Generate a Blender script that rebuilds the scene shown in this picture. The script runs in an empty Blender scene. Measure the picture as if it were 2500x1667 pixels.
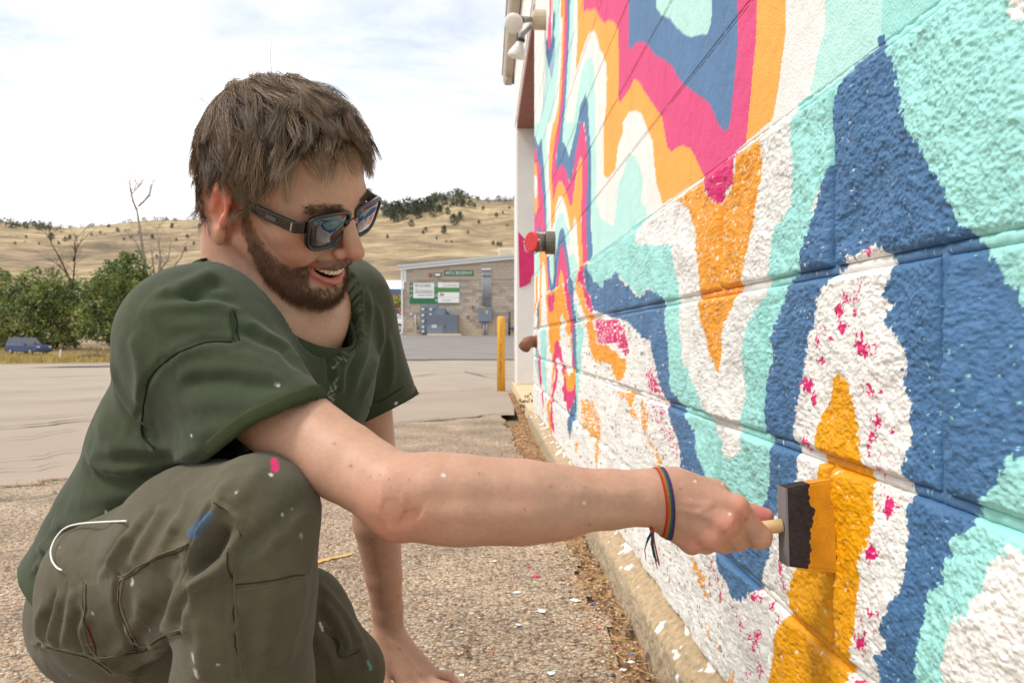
import bpy, bmesh, math, random
import numpy as np
from mathutils import Vector, Matrix, Euler
R = math.radians
rng = np.random.default_rng(7)
random.seed(7)
sc = bpy.context.scene
COL = sc.collection

# ------------------------------------------------------------------ camera
CAMZ = 0.63
cd = bpy.data.cameras.new('camera'); cam = bpy.data.objects.new('camera', cd); COL.objects.link(cam)
cd.sensor_width = 36.0; cd.lens = 36.0 * 1975.0 / 2500.0
cam.location = (0, 0, CAMZ); cam.rotation_euler = (R(90), 0, 0)
cd.shift_y = -0.0022
cd.clip_start = 0.05; cd.clip_end = 5000
cd.dof.use_dof = True; cd.dof.focus_distance = 0.95; cd.dof.aperture_fstop = 15.0
sc.camera = cam

# ------------------------------------------------------------------ light
SUN_EL, SUN_AZ = R(56), R(-105)          # azimuth from +Y towards +X: the veiled sun stands high on the left
w = bpy.data.worlds.new('World'); sc.world = w; w.use_nodes = True
nt = w.node_tree; nt.nodes.clear()
N = nt.nodes.new; L = nt.links.new
out = N('ShaderNodeOutputWorld'); bg = N('ShaderNodeBackground'); bg2 = N('ShaderNodeBackground'); mx = N('ShaderNodeMixShader')
sky = N('ShaderNodeTexSky'); sky.sky_type = 'NISHITA'; sky.sun_disc = False
sky.sun_elevation = SUN_EL; sky.sun_rotation = SUN_AZ; sky.air_density = 1.0; sky.dust_density = 1.5
L(sky.outputs[0], bg.inputs[0]); bg.inputs[1].default_value = 0.11
tc = N('ShaderNodeTexCoord'); mp = N('ShaderNodeMapping'); mp.inputs['Scale'].default_value = (1.6, 1.6, 4.2)
mp.inputs['Location'].default_value = (0.35, 0.15, 0.42)
L(tc.outputs['Generated'], mp.inputs[0])
n1 = N('ShaderNodeTexNoise'); n1.inputs['Scale'].default_value = 1.15; n1.inputs['Detail'].default_value = 9; n1.inputs['Roughness'].default_value = 0.6
n1.inputs['Distortion'].default_value = 0.5
L(mp.outputs[0], n1.inputs['Vector'])
rp = N('ShaderNodeValToRGB'); rp.color_ramp.elements[0].position = 0.38; rp.color_ramp.elements[1].position = 0.56
rp.color_ramp.elements[0].color = (.36, .36, .36, 1); rp.color_ramp.elements[1].color = (1, 1, 1, 1)
L(n1.outputs[0], rp.inputs[0])
n2 = N('ShaderNodeTexNoise'); n2.inputs['Scale'].default_value = 1.9; n2.inputs['Detail'].default_value = 6
L(mp.outputs[0], n2.inputs['Vector'])
rp2 = N('ShaderNodeValToRGB'); rp2.color_ramp.elements[0].position = 0.35; rp2.color_ramp.elements[1].position = 0.62
rp2.color_ramp.elements[0].color = (.86, .855, .86, 1); rp2.color_ramp.elements[1].color = (1.0, 1.0, 1.0, 1)
L(n2.outputs[0], rp2.inputs[0]); L(rp2.outputs[0], bg2.inputs[0]); bg2.inputs[1].default_value = 0.80
L(rp.outputs[0], mx.inputs[0]); L(bg.outputs[0], mx.inputs[1]); L(bg2.outputs[0], mx.inputs[2]); L(mx.outputs[0], out.inputs[0])
sd = bpy.data.lights.new('sun', 'SUN'); sun = bpy.data.objects.new('sun', sd); COL.objects.link(sun)
sd.energy = 1.5; sd.angle = R(16); sd.color = (1.0, 0.95, 0.88)
sun.rotation_euler = Euler((R(90) - SUN_EL, 0, -SUN_AZ + R(180)), 'XYZ')
sun.location = (0, 0, 30)
sc.view_settings.view_transform = 'Standard'; sc.view_settings.look = 'None'
sc.view_settings.exposure = 0.82; sc.view_settings.gamma = 1.0
sc.view_settings.use_curve_mapping = False

# ------------------------------------------------------------------ helpers
FD, CXD, CYD = 1858.0, 1176.0, 779.0        # focal length and centre in the photograph's 2352 px wide copy
def P(x, y, Z):
    return np.array([(x - CXD) / FD * Z, Z, CAMZ + (CYD - y) / FD * Z])
def S2D(x, y): return x * .9408, y * .9408

def hash3(ix, iy, iz, seed):
    h = (ix.astype(np.int64) * 374761393 + iy.astype(np.int64) * 668265263 + iz.astype(np.int64) * 2147483647 + seed * 974711) & 0xffffffff
    h = ((h ^ (h >> 13)) * 1274126177) & 0xffffffff
    h = ((h ^ (h >> 16)) * 2246822519) & 0xffffffff
    return ((h ^ (h >> 15)) & 0xffffff).astype(np.float64) / float(0xffffff)
def vnoise(p, seed=0):
    p = np.asarray(p, float); i = np.floor(p).astype(np.int64); f = p - i
    u = f * f * f * (f * (f * 6 - 15) + 10); r = 0
    for dx in (0, 1):
        wx = u[:, 0] if dx else 1 - u[:, 0]
        for dy in (0, 1):
            wy = u[:, 1] if dy else 1 - u[:, 1]
            for dz in (0, 1):
                wz = u[:, 2] if dz else 1 - u[:, 2]
                r = r + wx * wy * wz * hash3(i[:, 0] + dx, i[:, 1] + dy, i[:, 2] + dz, seed)
    return r * 2 - 1
def fbm(p, oct=4, seed=0, gain=.5):
    a, s, r = 1.0, 1.0, 0
    for o in range(oct):
        r = r + a * vnoise(np.asarray(p) * s + o * 17.3, seed + o); a *= gain; s *= 2.03
    return r

_tiles = {}
def sn(u, v, fu, fv, oct=3, seed=0):
    """isotropic band-limited noise on a plane: periodic spectral tile, sampled bilinearly"""
    n = 1024 if oct > 3 else 512; key = (oct, seed)
    if key not in _tiles:
        r = np.random.default_rng(1000 + seed); f = np.fft.fftfreq(n, 1 / n); fr = np.hypot(f[:, None], f[None, :]); a = np.zeros_like(fr)
        m = (fr > 14) & (fr < 24 * 2 ** (oct - 1) * 1.5); a[m] = fr[m] ** -1.9
        t = np.fft.ifft2(np.fft.fft2(r.normal(size=(n, n))) * a).real; _tiles[key] = (t / t.std() * .42).astype(np.float32)
    t = _tiles[key]; c, s = math.cos(.6 + seed), math.sin(.6 + seed)
    x = np.asarray(u) * fu; y = np.asarray(v) * fv; a = (x * c - y * s) / 24 * n; b = (x * s + y * c) / 24 * n
    i = np.floor(a).astype(np.int64); j = np.floor(b).astype(np.int64); a = a - i; b = b - j; i &= n - 1; j &= n - 1; i1 = (i + 1) & (n - 1); j1 = (j + 1) & (n - 1)
    return (t[i, j] * (1 - a) + t[i1, j] * a) * (1 - b) + (t[i, j1] * (1 - a) + t[i1, j1] * a) * b

def srgb(r, g, b):
    f = lambda c: (c / 255 / 12.92) if c / 255 <= .04045 else ((c / 255 + .055) / 1.055) ** 2.4
    return np.array([f(r), f(g), f(b)])

def in_poly(p, poly):
    x, y = p[:, 0], p[:, 1]; r = np.zeros(len(p), bool); n = len(poly)
    for i in range(n):
        x1, y1 = poly[i]; x2, y2 = poly[(i + 1) % n]
        if y1 == y2: continue
        c = ((y1 > y) != (y2 > y)) & (x < (x2 - x1) * (y - y1) / (y2 - y1) + x1); r ^= c
    return r
def tag(o, label=None, cat=None, group=None, kind=None):
    if label: o['label'] = label
    if cat: o['category'] = cat
    if group: o['group'] = group
    if kind: o['kind'] = kind
    return o
def empty(name, loc=(0, 0, 0), rz=0.0):
    o = bpy.data.objects.new(name, None); COL.objects.link(o); o.location = loc; o.rotation_euler = (0, 0, rz)
    o.empty_display_size = .1
    return o
def mk(name, V, F, mat, parent=None, smooth=False, col=None, attrs=None):
    """one mesh object from vertices and faces (faces: list, or an (n,3)/(n,4) array)"""
    me = bpy.data.meshes.new(name)
    V = np.asarray(V, np.float32)
    if isinstance(F, np.ndarray):
        k = F.shape[1]; n = len(F)
        me.vertices.add(len(V)); me.vertices.foreach_set('co', V.ravel())
        me.loops.add(n * k); me.loops.foreach_set('vertex_index', F.astype(np.int32).ravel())
        me.polygons.add(n); me.polygons.foreach_set('loop_start', np.arange(0, n * k, k, dtype=np.int32))
        me.polygons.foreach_set('loop_total', np.full(n, k, np.int32))
        me.update(calc_edges=True); me.validate()
    else:
        me.from_pydata([tuple(map(float, v)) for v in V], [], [tuple(map(int, f)) for f in F]); me.update()
    if smooth: me.polygons.foreach_set('use_smooth', np.ones(len(me.polygons), bool))
    if col is not None:
        a = me.color_attributes.new('Col', 'FLOAT_COLOR', 'POINT')
        c = np.ones((len(V), 4), np.float32); c[:, :3] = col; a.data.foreach_set('color', c.ravel())
    if attrs:
        for k2, v2 in attrs.items():
            a = me.attributes.new(k2, 'FLOAT', 'POINT'); a.data.foreach_set('value', np.asarray(v2, np.float32))
    o = bpy.data.objects.new(name, me); COL.objects.link(o)
    if mat: me.materials.append(mat)
    if parent: o.parent = parent
    return o
class MB:
    """collects shapes for ONE mesh"""
    def __init__(s): s.V = []; s.F = []
    def add(s, V, F):
        b = len(s.V); s.V += [tuple(v) for v in V]; s.F += [tuple(i + b for i in f) for f in F]; return s
    def box(s, lo, hi, M=None):
        x0, y0, z0 = lo; x1, y1, z1 = hi
        V = [(x0, y0, z0), (x1, y0, z0), (x1, y1, z0), (x0, y1, z0), (x0, y0, z1), (x1, y0, z1), (x1, y1, z1), (x0, y1, z1)]
        if M is not None: V = [tuple(M @ Vector(v)) for v in V]
        return s.add(V, [(0, 3, 2, 1), (4, 5, 6, 7), (0, 1, 5, 4), (1, 2, 6, 5), (2, 3, 7, 6), (3, 0, 4, 7)])
    def tube(s, pts, rad, n=8, cap=True):
        pts = [Vector(p) for p in pts]
        rad = rad if isinstance(rad, (list, tuple, np.ndarray)) else [rad] * len(pts)
        V = []; F = []; up = None
        for i, p in enumerate(pts):
            d = (pts[min(i + 1, len(pts) - 1)] - pts[max(i - 1, 0)]).normalized()
            if up is None:
                up = Vector((0, 0, 1)) if abs(d.z) < .9 else Vector((1, 0, 0))
            a = d.cross(up)
            if a.length < 1e-6: a = d.orthogonal()
            a.normalize(); b = a.cross(d).normalized(); up = b
            for k in range(n):
                t = 2 * math.pi * k / n
                V.append(p + (a * math.cos(t) + b * math.sin(t)) * float(rad[i]))
        for i in range(len(pts) - 1):
            for k in range(n):
                F.append((i * n + k, i * n + (k + 1) % n, (i + 1) * n + (k + 1) % n, (i + 1) * n + k))
        if cap:
            F.append(tuple(range(n - 1, -1, -1))); F.append(tuple((len(pts) - 1) * n + k for k in range(n)))
        return s.add(V, F)
    def prism(s, poly, ax0, ax1, f):
        """poly in 2D, f(a,b,t) -> xyz ; extruded from ax0 to ax1"""
        n = len(poly); V = [f(a, b, ax0) for a, b in poly] + [f(a, b, ax1) for a, b in poly]
        F = [tuple(range(n - 1, -1, -1)), tuple(range(n, 2 * n))] + [(i, (i + 1) % n, n + (i + 1) % n, n + i) for i in range(n)]
        return s.add(V, F)
    def build(s, name, mat, parent=None, smooth=False, bevel=0):
        o = mk(name, s.V, s.F, mat, parent, smooth)
        if bevel:
            m = o.modifiers.new('bevel', 'BEVEL'); m.width = bevel; m.segments = 2; m.limit_method = 'ANGLE'
        return o

# ------------------------------------------------------------------ materials
def mat(name, color=(.5, .5, .5), rough=.6, metal=0., var=0., vscale=8., bump=0., bscale=40., bdist=.01, attr=None, spec=.5,
        sss=0., sssr=(.01, .004, .002), color2=None, coat=0., detail=6., emit=None, trans=0., stretch=None, bump2=None, bdetail=4.):
    m = bpy.data.materials.new(name); m.use_nodes = True; t = m.node_tree; b = t.nodes['Principled BSDF']
    b.inputs['Roughness'].default_value = rough; b.inputs['Metallic'].default_value = metal
    b.inputs['Specular IOR Level'].default_value = spec
    b.inputs['Coat Weight'].default_value = coat
    b.inputs['Transmission Weight'].default_value = trans
    if sss:
        b.inputs['Subsurface Weight'].default_value = sss; b.inputs['Subsurface Radius'].default_value = sssr; b.inputs['Subsurface Scale'].default_value = 1.0
    co = t.nodes.new('ShaderNodeTexCoord')
    src = co.outputs['Object']
    if stretch:
        mpn = t.nodes.new('ShaderNodeMapping'); mpn.inputs['Scale'].default_value = stretch; t.links.new(src, mpn.inputs[0]); src = mpn.outputs[0]
    cs = None
    if attr:
        a = t.nodes.new('ShaderNodeAttribute'); a.attribute_name = attr; cs = a.outputs['Color']
    if var or color2 is not None:
        n = t.nodes.new('ShaderNodeTexNoise'); n.inputs['Scale'].default_value = vscale; n.inputs['Detail'].default_value = detail
        t.links.new(src, n.inputs['Vector'])
        if color2 is not None:
            r = t.nodes.new('ShaderNodeValToRGB'); r.color_ramp.elements[0].position = .38; r.color_ramp.elements[1].position = .64
            r.color_ramp.elements[0].color = (*color, 1); r.color_ramp.elements[1].color = (*color2, 1)
            t.links.new(n.outputs[0], r.inputs[0]); cs2 = r.outputs[0]
            if cs is None: cs = cs2
        if var:
            mr = t.nodes.new('ShaderNodeMapRange'); mr.inputs[1].default_value = .3; mr.inputs[2].default_value = .7
            mr.inputs[3].default_value = 1 - var; mr.inputs[4].default_value = 1 + var
            t.links.new(n.outputs[0], mr.inputs[0])
            mixn = t.nodes.new('ShaderNodeMix'); mixn.data_type = 'RGBA'; mixn.blend_type = 'MULTIPLY'; mixn.inputs[0].default_value = 1
            if cs is None: mixn.inputs[6].default_value = (*color, 1)
            else: t.links.new(cs, mixn.inputs[6])
            t.links.new(mr.outputs[0], mixn.inputs[7]); cs = mixn.outputs[2]
    if cs is None: b.inputs['Base Color'].default_value = (*color, 1)
    else: t.links.new(cs, b.inputs['Base Color'])
    if bump:
        n = t.nodes.new('ShaderNodeTexNoise'); n.inputs['Scale'].default_value = bscale; n.inputs['Detail'].default_value = bdetail
        t.links.new(src, n.inputs['Vector'])
        bp = t.nodes.new('ShaderNodeBump'); bp.inputs['Strength'].default_value = bump; bp.inputs['Distance'].default_value = bdist
        t.links.new(n.outputs[0], bp.inputs['Height'])
        if bump2:
            n2_ = t.nodes.new('ShaderNodeTexNoise'); n2_.inputs['Scale'].default_value = bump2[0]; n2_.inputs['Detail'].default_value = 3
            t.links.new(src, n2_.inputs['Vector'])
            bp2 = t.nodes.new('ShaderNodeBump'); bp2.inputs['Strength'].default_value = bump2[1]; bp2.inputs['Distance'].default_value = bump2[2]
            t.links.new(n2_.outputs[0], bp2.inputs['Height']); t.links.new(bp2.outputs[0], bp.inputs['Normal'])
        t.links.new(bp.outputs[0], b.inputs['Normal'])
    if emit:
        b.inputs['Emission Color'].default_value = (*emit[:3], 1); b.inputs['Emission Strength'].default_value = emit[3]
    return m
def children_copy(src, loc, rz, scale=1.0, label=None):
    c = src.copy(); COL.objects.link(c); c.location = loc; c.rotation_euler = (0, 0, rz); c.scale = (scale,) * 3
    if label: c['label'] = label
    for ch in list(src.children):
        k = ch.copy(); COL.objects.link(k); k.parent = c
        for g in list(ch.children):
            q = g.copy(); COL.objects.link(q); q.parent = k
    return c
# ================================================================== terrain
ridge_x = np.array([-3000, -400, 0, 75, 150, 260, 330, 480, 700, 885, 960, 1010, 1060, 1110, 1185, 1500, 2400, 5000.])
ridge_y = np.array([520, 505, 507, 515, 524, 514, 505, 503, 480, 474, 466, 455, 448, 458, 456, 450, 445, 470.])
def H(x, y):
    x = np.asarray(x, float); y = np.asarray(y, float)
    r = np.hypot(x, y); ang = np.clip(np.arctan2(x, np.maximum(y, 1e-3)), -1.1, 1.1)
    t = np.tan(ang); px = CXD + FD * t
    k = np.clip((t + .50) / .37, 0, 1)                       # 0 on the left, 1 on the right
    k = k * k * (3 - 2 * k)
    hr = np.interp(r, [0, 14, 24, 50, 75, 120, 170], [0, 0, .06, .86, 1.5, 3.2, 6.0])
    hl = np.interp(r, [0, 14, 24, 50, 75, 95, 130, 170], [0, 0, -.1, -.62, -1.05, -.9, .5, 4.0])
    h = hl * (1 - k) + hr * k
    Hr = CAMZ + 520 * np.cos(ang) * (CYD - np.interp(px, ridge_x, ridge_y)) / FD
    s = np.clip((r - 120) / 400, 0, 1)
    nz = fbm(np.stack([x / 60, y / 60, 0 * x], -1).reshape(-1, 3), 4, 3).reshape(x.shape)
    nz2 = fbm(np.stack([x / 17, y / 17, 0 * x], -1).reshape(-1, 3), 3, 31).reshape(x.shape)
    h = h * (1 - s) + Hr * (s ** 1.12) + (nz * 2.4 + nz2 * .5) * np.sin(np.pi * s) * (s > 0)
    h = h - np.clip((r - 520) / 500, 0, 3) * 45
    return np.where(y <= 0, np.interp(r, [0, 14, 24, 60, 400], [0, 0, 0, -.3, -.5]), h)
def axis(lo, hi, n, k):
    a = np.sinh(np.linspace(np.arcsinh(lo / k), np.arcsinh(hi / k), n)) * k
    return a
gx = axis(-900, 900, 280, 12.); gy = axis(-250, 1000, 300, 12.)
GX, GY = np.meshgrid(gx, gy, indexing='xy')
GZ = H(GX, GY) - .06
def grid_faces(nu, nv):
    i = np.arange(nu * nv).reshape(nv, nu)
    return np.stack([i[:-1, :-1], i[:-1, 1:], i[1:, 1:], i[1:, :-1]], -1).reshape(-1, 4)
def hill_mat():
    m = mat('dry_grass_hill', rough=.95, spec=.1); t = m.node_tree; b = t.nodes['Principled BSDF']
    co = t.nodes.new('ShaderNodeTexCoord')
    def noise(s, d, rough=.55, st=None):
        n = t.nodes.new('ShaderNodeTexNoise'); n.inputs['Scale'].default_value = s; n.inputs['Detail'].default_value = d; n.inputs['Roughness'].default_value = rough
        if st:
            q = t.nodes.new('ShaderNodeMapping'); q.inputs['Scale'].default_value = st; t.links.new(co.outputs['Object'], q.inputs[0]); t.links.new(q.outputs[0], n.inputs['Vector'])
        else: t.links.new(co.outputs['Object'], n.inputs['Vector'])
        return n
    def ramp(src, stops):
        r = t.nodes.new('ShaderNodeValToRGB'); e = r.color_ramp.elements
        e[0].position = stops[0][0]; e[0].color = (*stops[0][1], 1); e[1].position = stops[-1][0]; e[1].color = (*stops[-1][1], 1)
        for p, c in stops[1:-1]:
            q = e.new(p); q.color = (*c, 1)
        t.links.new(src, r.inputs[0]); return r
    a = ramp(noise(.016, 8, .62, (1, 1, 2.5)).outputs[0], [(.33, (.18, .14, .10)), (.46, (.32, .24, .15)), (.56, (.42, .315, .185)), (.68, (.50, .40, .24))])  # scrub browns to dry gold; lightest stop paints in sunlit bands
    g = ramp(noise(.09, 6, .7).outputs[0], [(.42, (.62, .62, .60)), (.62, (1.12, 1.12, 1.1))])
    mixn = t.nodes.new('ShaderNodeMix'); mixn.data_type = 'RGBA'; mixn.blend_type = 'MULTIPLY'; mixn.inputs[0].default_value = 1
    t.links.new(a.outputs[0], mixn.inputs[6]); t.links.new(g.outputs[0], mixn.inputs[7]); t.links.new(mixn.outputs[2], b.inputs['Base Color'])
    return m
ground = mk('ground', np.stack([GX, GY, GZ], -1).reshape(-1, 3), grid_faces(len(gx), len(gy)), hill_mat(), None, True)
tag(ground, 'dry golden grass ground rising to bare hills behind the lot', 'ground', kind='structure')

# ------------------------------------------------------------------ pavements
WC, WS = .374, -0.03342                                   # painted wall: x = WC + WS*y
def poly_sheet(name, inside, x0, x1, y0, y1, nx, ny, lift, m, label):
    """sheet that follows the ground: grid cells whose centre is inside the outline; edge vertices ragged"""
    xs = np.linspace(x0, x1, nx); ys = y0 + (y1 - y0) * (np.linspace(0, 1, ny) ** 1.7)
    X, Y = np.meshgrid(xs, ys, indexing='xy'); Z = H(X, Y) + lift
    F = grid_faces(nx, ny); c = np.stack([X, Y], -1).reshape(-1, 2)[F].mean(1)
    F = F[inside(c[:, 0], c[:, 1])]
    used = np.unique(F); mp_ = -np.ones(nx * ny, int); mp_[used] = np.arange(len(used))
    V = np.stack([X, Y, Z], -1).reshape(-1, 3)[used]
    o = mk(name, V, mp_[F], m, None, True); tag(o, label, 'pavement', kind='structure'); return o
joint_pts = np.array([(-9, -7.5), (-2.9, 2.65), (-2.18, 3.45), (-1.9, 3.85), (-.94, 5.95), (.05, 6.95), (.6, 7.4)])
def joint_y(x): return np.interp(x, joint_pts[:, 0], joint_pts[:, 1])
def pebble_mat():
    m = mat('exposed_pebble_asphalt', rough=.85, spec=.3); t = m.node_tree; b = t.nodes['Principled BSDF']
    co = t.nodes.new('ShaderNodeTexCoord')
    nd = t.nodes.new('ShaderNodeTexNoise'); nd.inputs['Scale'].default_value = 60; t.links.new(co.outputs['Object'], nd.inputs['Vector'])
    mixv = t.nodes.new('ShaderNodeMix'); mixv.data_type = 'VECTOR'; mixv.inputs[0].default_value = .012
    t.links.new(co.outputs['Object'], mixv.inputs[4]); t.links.new(nd.outputs['Color'], mixv.inputs[5])
    v = t.nodes.new('ShaderNodeTexVoronoi'); v.inputs['Scale'].default_value = 105; v.inputs['Randomness'].default_value = 1; t.links.new(mixv.outputs[1], v.inputs['Vector'])
    v2 = t.nodes.new('ShaderNodeTexVoronoi'); v2.inputs['Scale'].default_value = 240; t.links.new(mixv.outputs[1], v2.inputs['Vector'])
    cr = t.nodes.new('ShaderNodeValToRGB'); e = cr.color_ramp.elements
    stops = [(0, (.20, .145, .10)), (.12, (.32, .245, .17)), (.34, (.44, .345, .245)), (.6, (.53, .425, .305)), (.8, (.46, .33, .22)), (.9, (.62, .53, .42)), (1, (.37, .29, .215))]
    e[0].position = 0; e[0].color = (*stops[0][1], 1); e[1].position = 1; e[1].color = (*stops[-1][1], 1)
    for p, c in stops[1:-1]: e.new(p).color = (*c, 1)
    sx = t.nodes.new('ShaderNodeSeparateColor'); t.links.new(v.outputs['Color'], sx.inputs[0]); t.links.new(sx.outputs[0], cr.inputs[0])
    cr.color_ramp.interpolation = 'LINEAR'
    dk = t.nodes.new('ShaderNodeValToRGB'); dk.color_ramp.elements[0].position = .42; dk.color_ramp.elements[0].color = (1, 1, 1, 1)
    dk.color_ramp.elements[1].position = .78; dk.color_ramp.elements[1].color = (.50, .47, .44, 1)
    t.links.new(v.outputs['Distance'], dk.inputs[0])
    mu = t.nodes.new('ShaderNodeMix'); mu.data_type = 'RGBA'; mu.blend_type = 'MULTIPLY'; mu.inputs[0].default_value = 1
    t.links.new(cr.outputs[0], mu.inputs[6]); t.links.new(dk.outputs[0], mu.inputs[7])
    big = t.nodes.new('ShaderNodeTexNoise'); big.inputs['Scale'].default_value = 3.2; big.inputs['Detail'].default_value = 5; t.links.new(co.outputs['Object'], big.inputs['Vector'])
    br = t.nodes.new('ShaderNodeMapRange'); br.inputs[1].default_value = .3; br.inputs[2].default_value = .7; br.inputs[3].default_value = .72; br.inputs[4].default_value = 1.25
    t.links.new(big.outputs[0], br.inputs[0])
    m2 = t.nodes.new('ShaderNodeMix'); m2.data_type = 'RGBA'; m2.blend_type = 'MULTIPLY'; m2.inputs[0].default_value = 1
    t.links.new(mu.outputs[2], m2.inputs[6]); t.links.new(br.outputs[0], m2.inputs[7]); t.links.new(m2.outputs[2], b.inputs['Base Color'])
    ma = t.nodes.new('ShaderNodeMath'); ma.operation = 'MULTIPLY_ADD'; ma.inputs[1].default_value = .5
    t.links.new(v2.outputs['Distance'], ma.inputs[0]); t.links.new(v.outputs['Distance'], ma.inputs[2])
    bp = t.nodes.new('ShaderNodeBump'); bp.invert = True; bp.inputs['Strength'].default_value = 1.0; bp.inputs['Distance'].default_value = .006
    t.links.new(ma.outputs[0], bp.inputs['Height']); t.links.new(bp.outputs[0], b.inputs['Normal'])
    return m
def edge_x(y):                                            # ragged outer edge of the pavement along the wall
    y = np.asarray(y, float)
    return WC + WS * y - .105 - .03 * np.clip(y - 2, 0, 4) + .022 * fbm(np.stack([y * 6, y * 0, y * 0], -1).reshape(-1, 3), 4, 9).reshape(y.shape)
near = poly_sheet('pavement_near', lambda x, y: (y < joint_y(x) + .03 * np.sin(9 * x)) & (x < edge_x(y)), -5.0, .40, -1.2, 8.0, 420, 380, .0, pebble_mat(),
                  'pebbly tan asphalt pavement the man kneels on')
lotm = mat('worn_tan_lot', srgb(158, 145, 130), .92, var=.02, vscale=.9, bump=.3, bscale=90, bdist=.004, color2=srgb(163, 150, 135), spec=.15, detail=14)
far_lot = poly_sheet('pavement_far', lambda x, y: (y > joint_y(x) + .004 + .03 * np.sin(9 * x)) & (x < np.where(y < 12.5, edge_x(np.minimum(y, 7)) + .06, 14)) & (y < 23.5 + .12 * x + 2.2 * np.clip(-x - 4, 0, 12) / 2), -30, 14, -7.5, 42.0, 300, 260, -.012, lotm,
                     'worn tan lot surface with cracks beyond the pavement joint')
asph = mat('grey_asphalt', srgb(138, 132, 126), .9, var=.08, vscale=.6, bump=.3, bscale=30, bdist=.01, color2=srgb(122, 116, 112), spec=.2)
road = poly_sheet('asphalt_road', lambda x, y: (x > -13 + .0 * y) & (y > 22.9 + .12 * x) & (y < 62), -14, 16, 20, 62, 60, 60, .012, asph,
                  'dark grey asphalt drive in front of the block building')
# grey resurfaced streaks and cracks across the far lot
def ribbon(pts, wd, lift=.006, n=6, seed=0, wob=.04):
    pts = np.array(pts, float); t = np.linspace(0, 1, len(pts)); tt = np.linspace(0, 1, len(pts) * n)
    x = np.interp(tt, t, pts[:, 0]); y = np.interp(tt, t, pts[:, 1])
    q = np.stack([tt * len(pts) * 1.3, 0 * tt, 0 * tt + seed], -1)
    d = np.gradient(np.stack([x, y], -1), axis=0)
    x = x + wob * fbm(q, 4, seed); y = y + wob * fbm(q + 50, 4, seed); d /= np.linalg.norm(d, axis=1)[:, None] + 1e-9
    nrm = np.stack([-d[:, 1], d[:, 0]], -1); ww = wd * (.35 + .65 * np.abs(fbm(q * 1.7 + 9, 3, seed + 5))) * np.clip(np.minimum(tt, 1 - tt) * 12, .1, 1)
    a = np.stack([x, y], -1) + nrm * ww[:, None]; b = np.stack([x, y], -1) - nrm * ww[:, None]
    V = np.concatenate([a, b]); z = H(V[:, 0], V[:, 1]) + lift
    k = len(x); F = np.array([(i, i + 1, k + i + 1, k + i) for i in range(k - 1)])
    return np.c_[V, z], F
def GP(x, y):                                              # ground point seen at a pixel (flat part)
    Z = CAMZ * FD / (y - CYD); return ((x - CXD) / FD * Z, Z)
crackm = mat('crack_dirt', srgb(104, 90, 76), .95, spec=.1); rustm = mat('crack_fill', srgb(140, 100, 74), .95, spec=.1)
greym = mat('worn_grey_patch', srgb(152, 138, 124), .92, var=.08, vscale=3, bump=.4, bscale=60, bdist=.004, spec=.2)
crk = [([(-40, 1122), (60, 1116), (130, 1104), (160, 1098)], .018, 0), ([(888, 974), (980, 968), (1060, 961), (1120, 955), (1186, 947)], .022, 0), ([(888, 974), (960, 966), (1040, 958)], .012, 0),
       ([(930, 908), (1010, 899), (1100, 893), (1180, 889)], .02, 0), ([(925, 868), (1000, 858), (1090, 857), (1180, 862)], .025, 0), ([(1060, 854), (1120, 866), (1185, 870)], .02, 0),
       ([(935, 835), (1040, 829), (1180, 822)], .06, 0), ([(-30, 928), (120, 921), (250, 913)], .016, 0), ([(-30, 903), (130, 895), (250, 888)], .020, 0),
       ([(-20, 1060), (80, 1048), (200, 1030)], .010, 0), ([(-20, 1150), (60, 1146), (130, 1130)], .008, 0), ([(-20, 964), (100, 958), (230, 946)], .014, 0), ([(900, 930), (950, 918), (1020, 915)], .012, 1), ([(-30, 985), (90, 975), (215, 962)], .035, 0), ([(-30, 1010), (60, 1004), (180, 985)], .008, 0), ([(-30, 868), (100, 864), (250, 858)], .05, 0), ([(-30, 1085), (60, 1076), (160, 1060)], .006, 0)]
for i, (px, wd, lf) in enumerate(crk):
    V, F = ribbon([GP(*q) for q in px], wd, .006 if lf == 0 else .008, 8, i)
    mk('crack', V, F, crackm if i % 3 else rustm, far_lot)
for i, px in enumerate([[(1480, 1200), (1490, 1340), (1475, 1420), (1500, 1568)], [(1440, 1330), (1455, 1400), (1440, 1470)], [(1060, 1480), (1085, 1495), (1075, 1510)]]):
    V, F = ribbon([GP(*q) for q in px], .006, .004, 10, i + 40, .012); mk('crack', V, F, crackm, near)
ypm = mat('faded_yellow_line', srgb(206, 168, 104), .9, var=.15, vscale=90, spec=.2)
V, F = ribbon([GP(715, 1296), GP(760, 1284), GP(806, 1272)], .016, .0035, 8, 71, .006); mk('faded_yellow_line', V, F, ypm, near)
# paint drops on the pavement
pw, pp, pb_, pm = [mat('paint_drop_' + n, c, .5) for n, c in (('white', (.8, .8, .78)), ('pink', srgb(214, 60, 120)), ('blue', srgb(50, 95, 145)), ('mint', srgb(150, 220, 210)))]
drops = [(1187, 1362, 10, pw), (1242, 1405, 13, pw), (1190, 1436, 8, pw), (1320, 1380, 13, pw), (1060, 1552, 9, pw), (1060, 1453, 5, pw), (1265, 1613 - 65, 11, pw), (1432, 1550 - 10, 8, pw), (1344, 1352, 4, pw), (1232, 1324, 9, pp),
         (1215, 1302, 6, pp), (1180, 1330, 4, pp), (1372, 1445, 8, pp), (1410, 1488, 6, pp), (1360, 1388, 9, pb_), (1451, 1506, 7, pb_), (1275, 1542, 6, pm), (1135, 1290, 7, pw), (1450, 1522, 9, pw), (1520, 1400, 5, pp),
         (840, 1300, 5, pw), (1370, 1290, 4, pp), (1010, 1390, 6, pw), (1100, 1420, 4, pw), (1300, 1490, 4, pw), (1130, 1500, 4, pp)]
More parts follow.
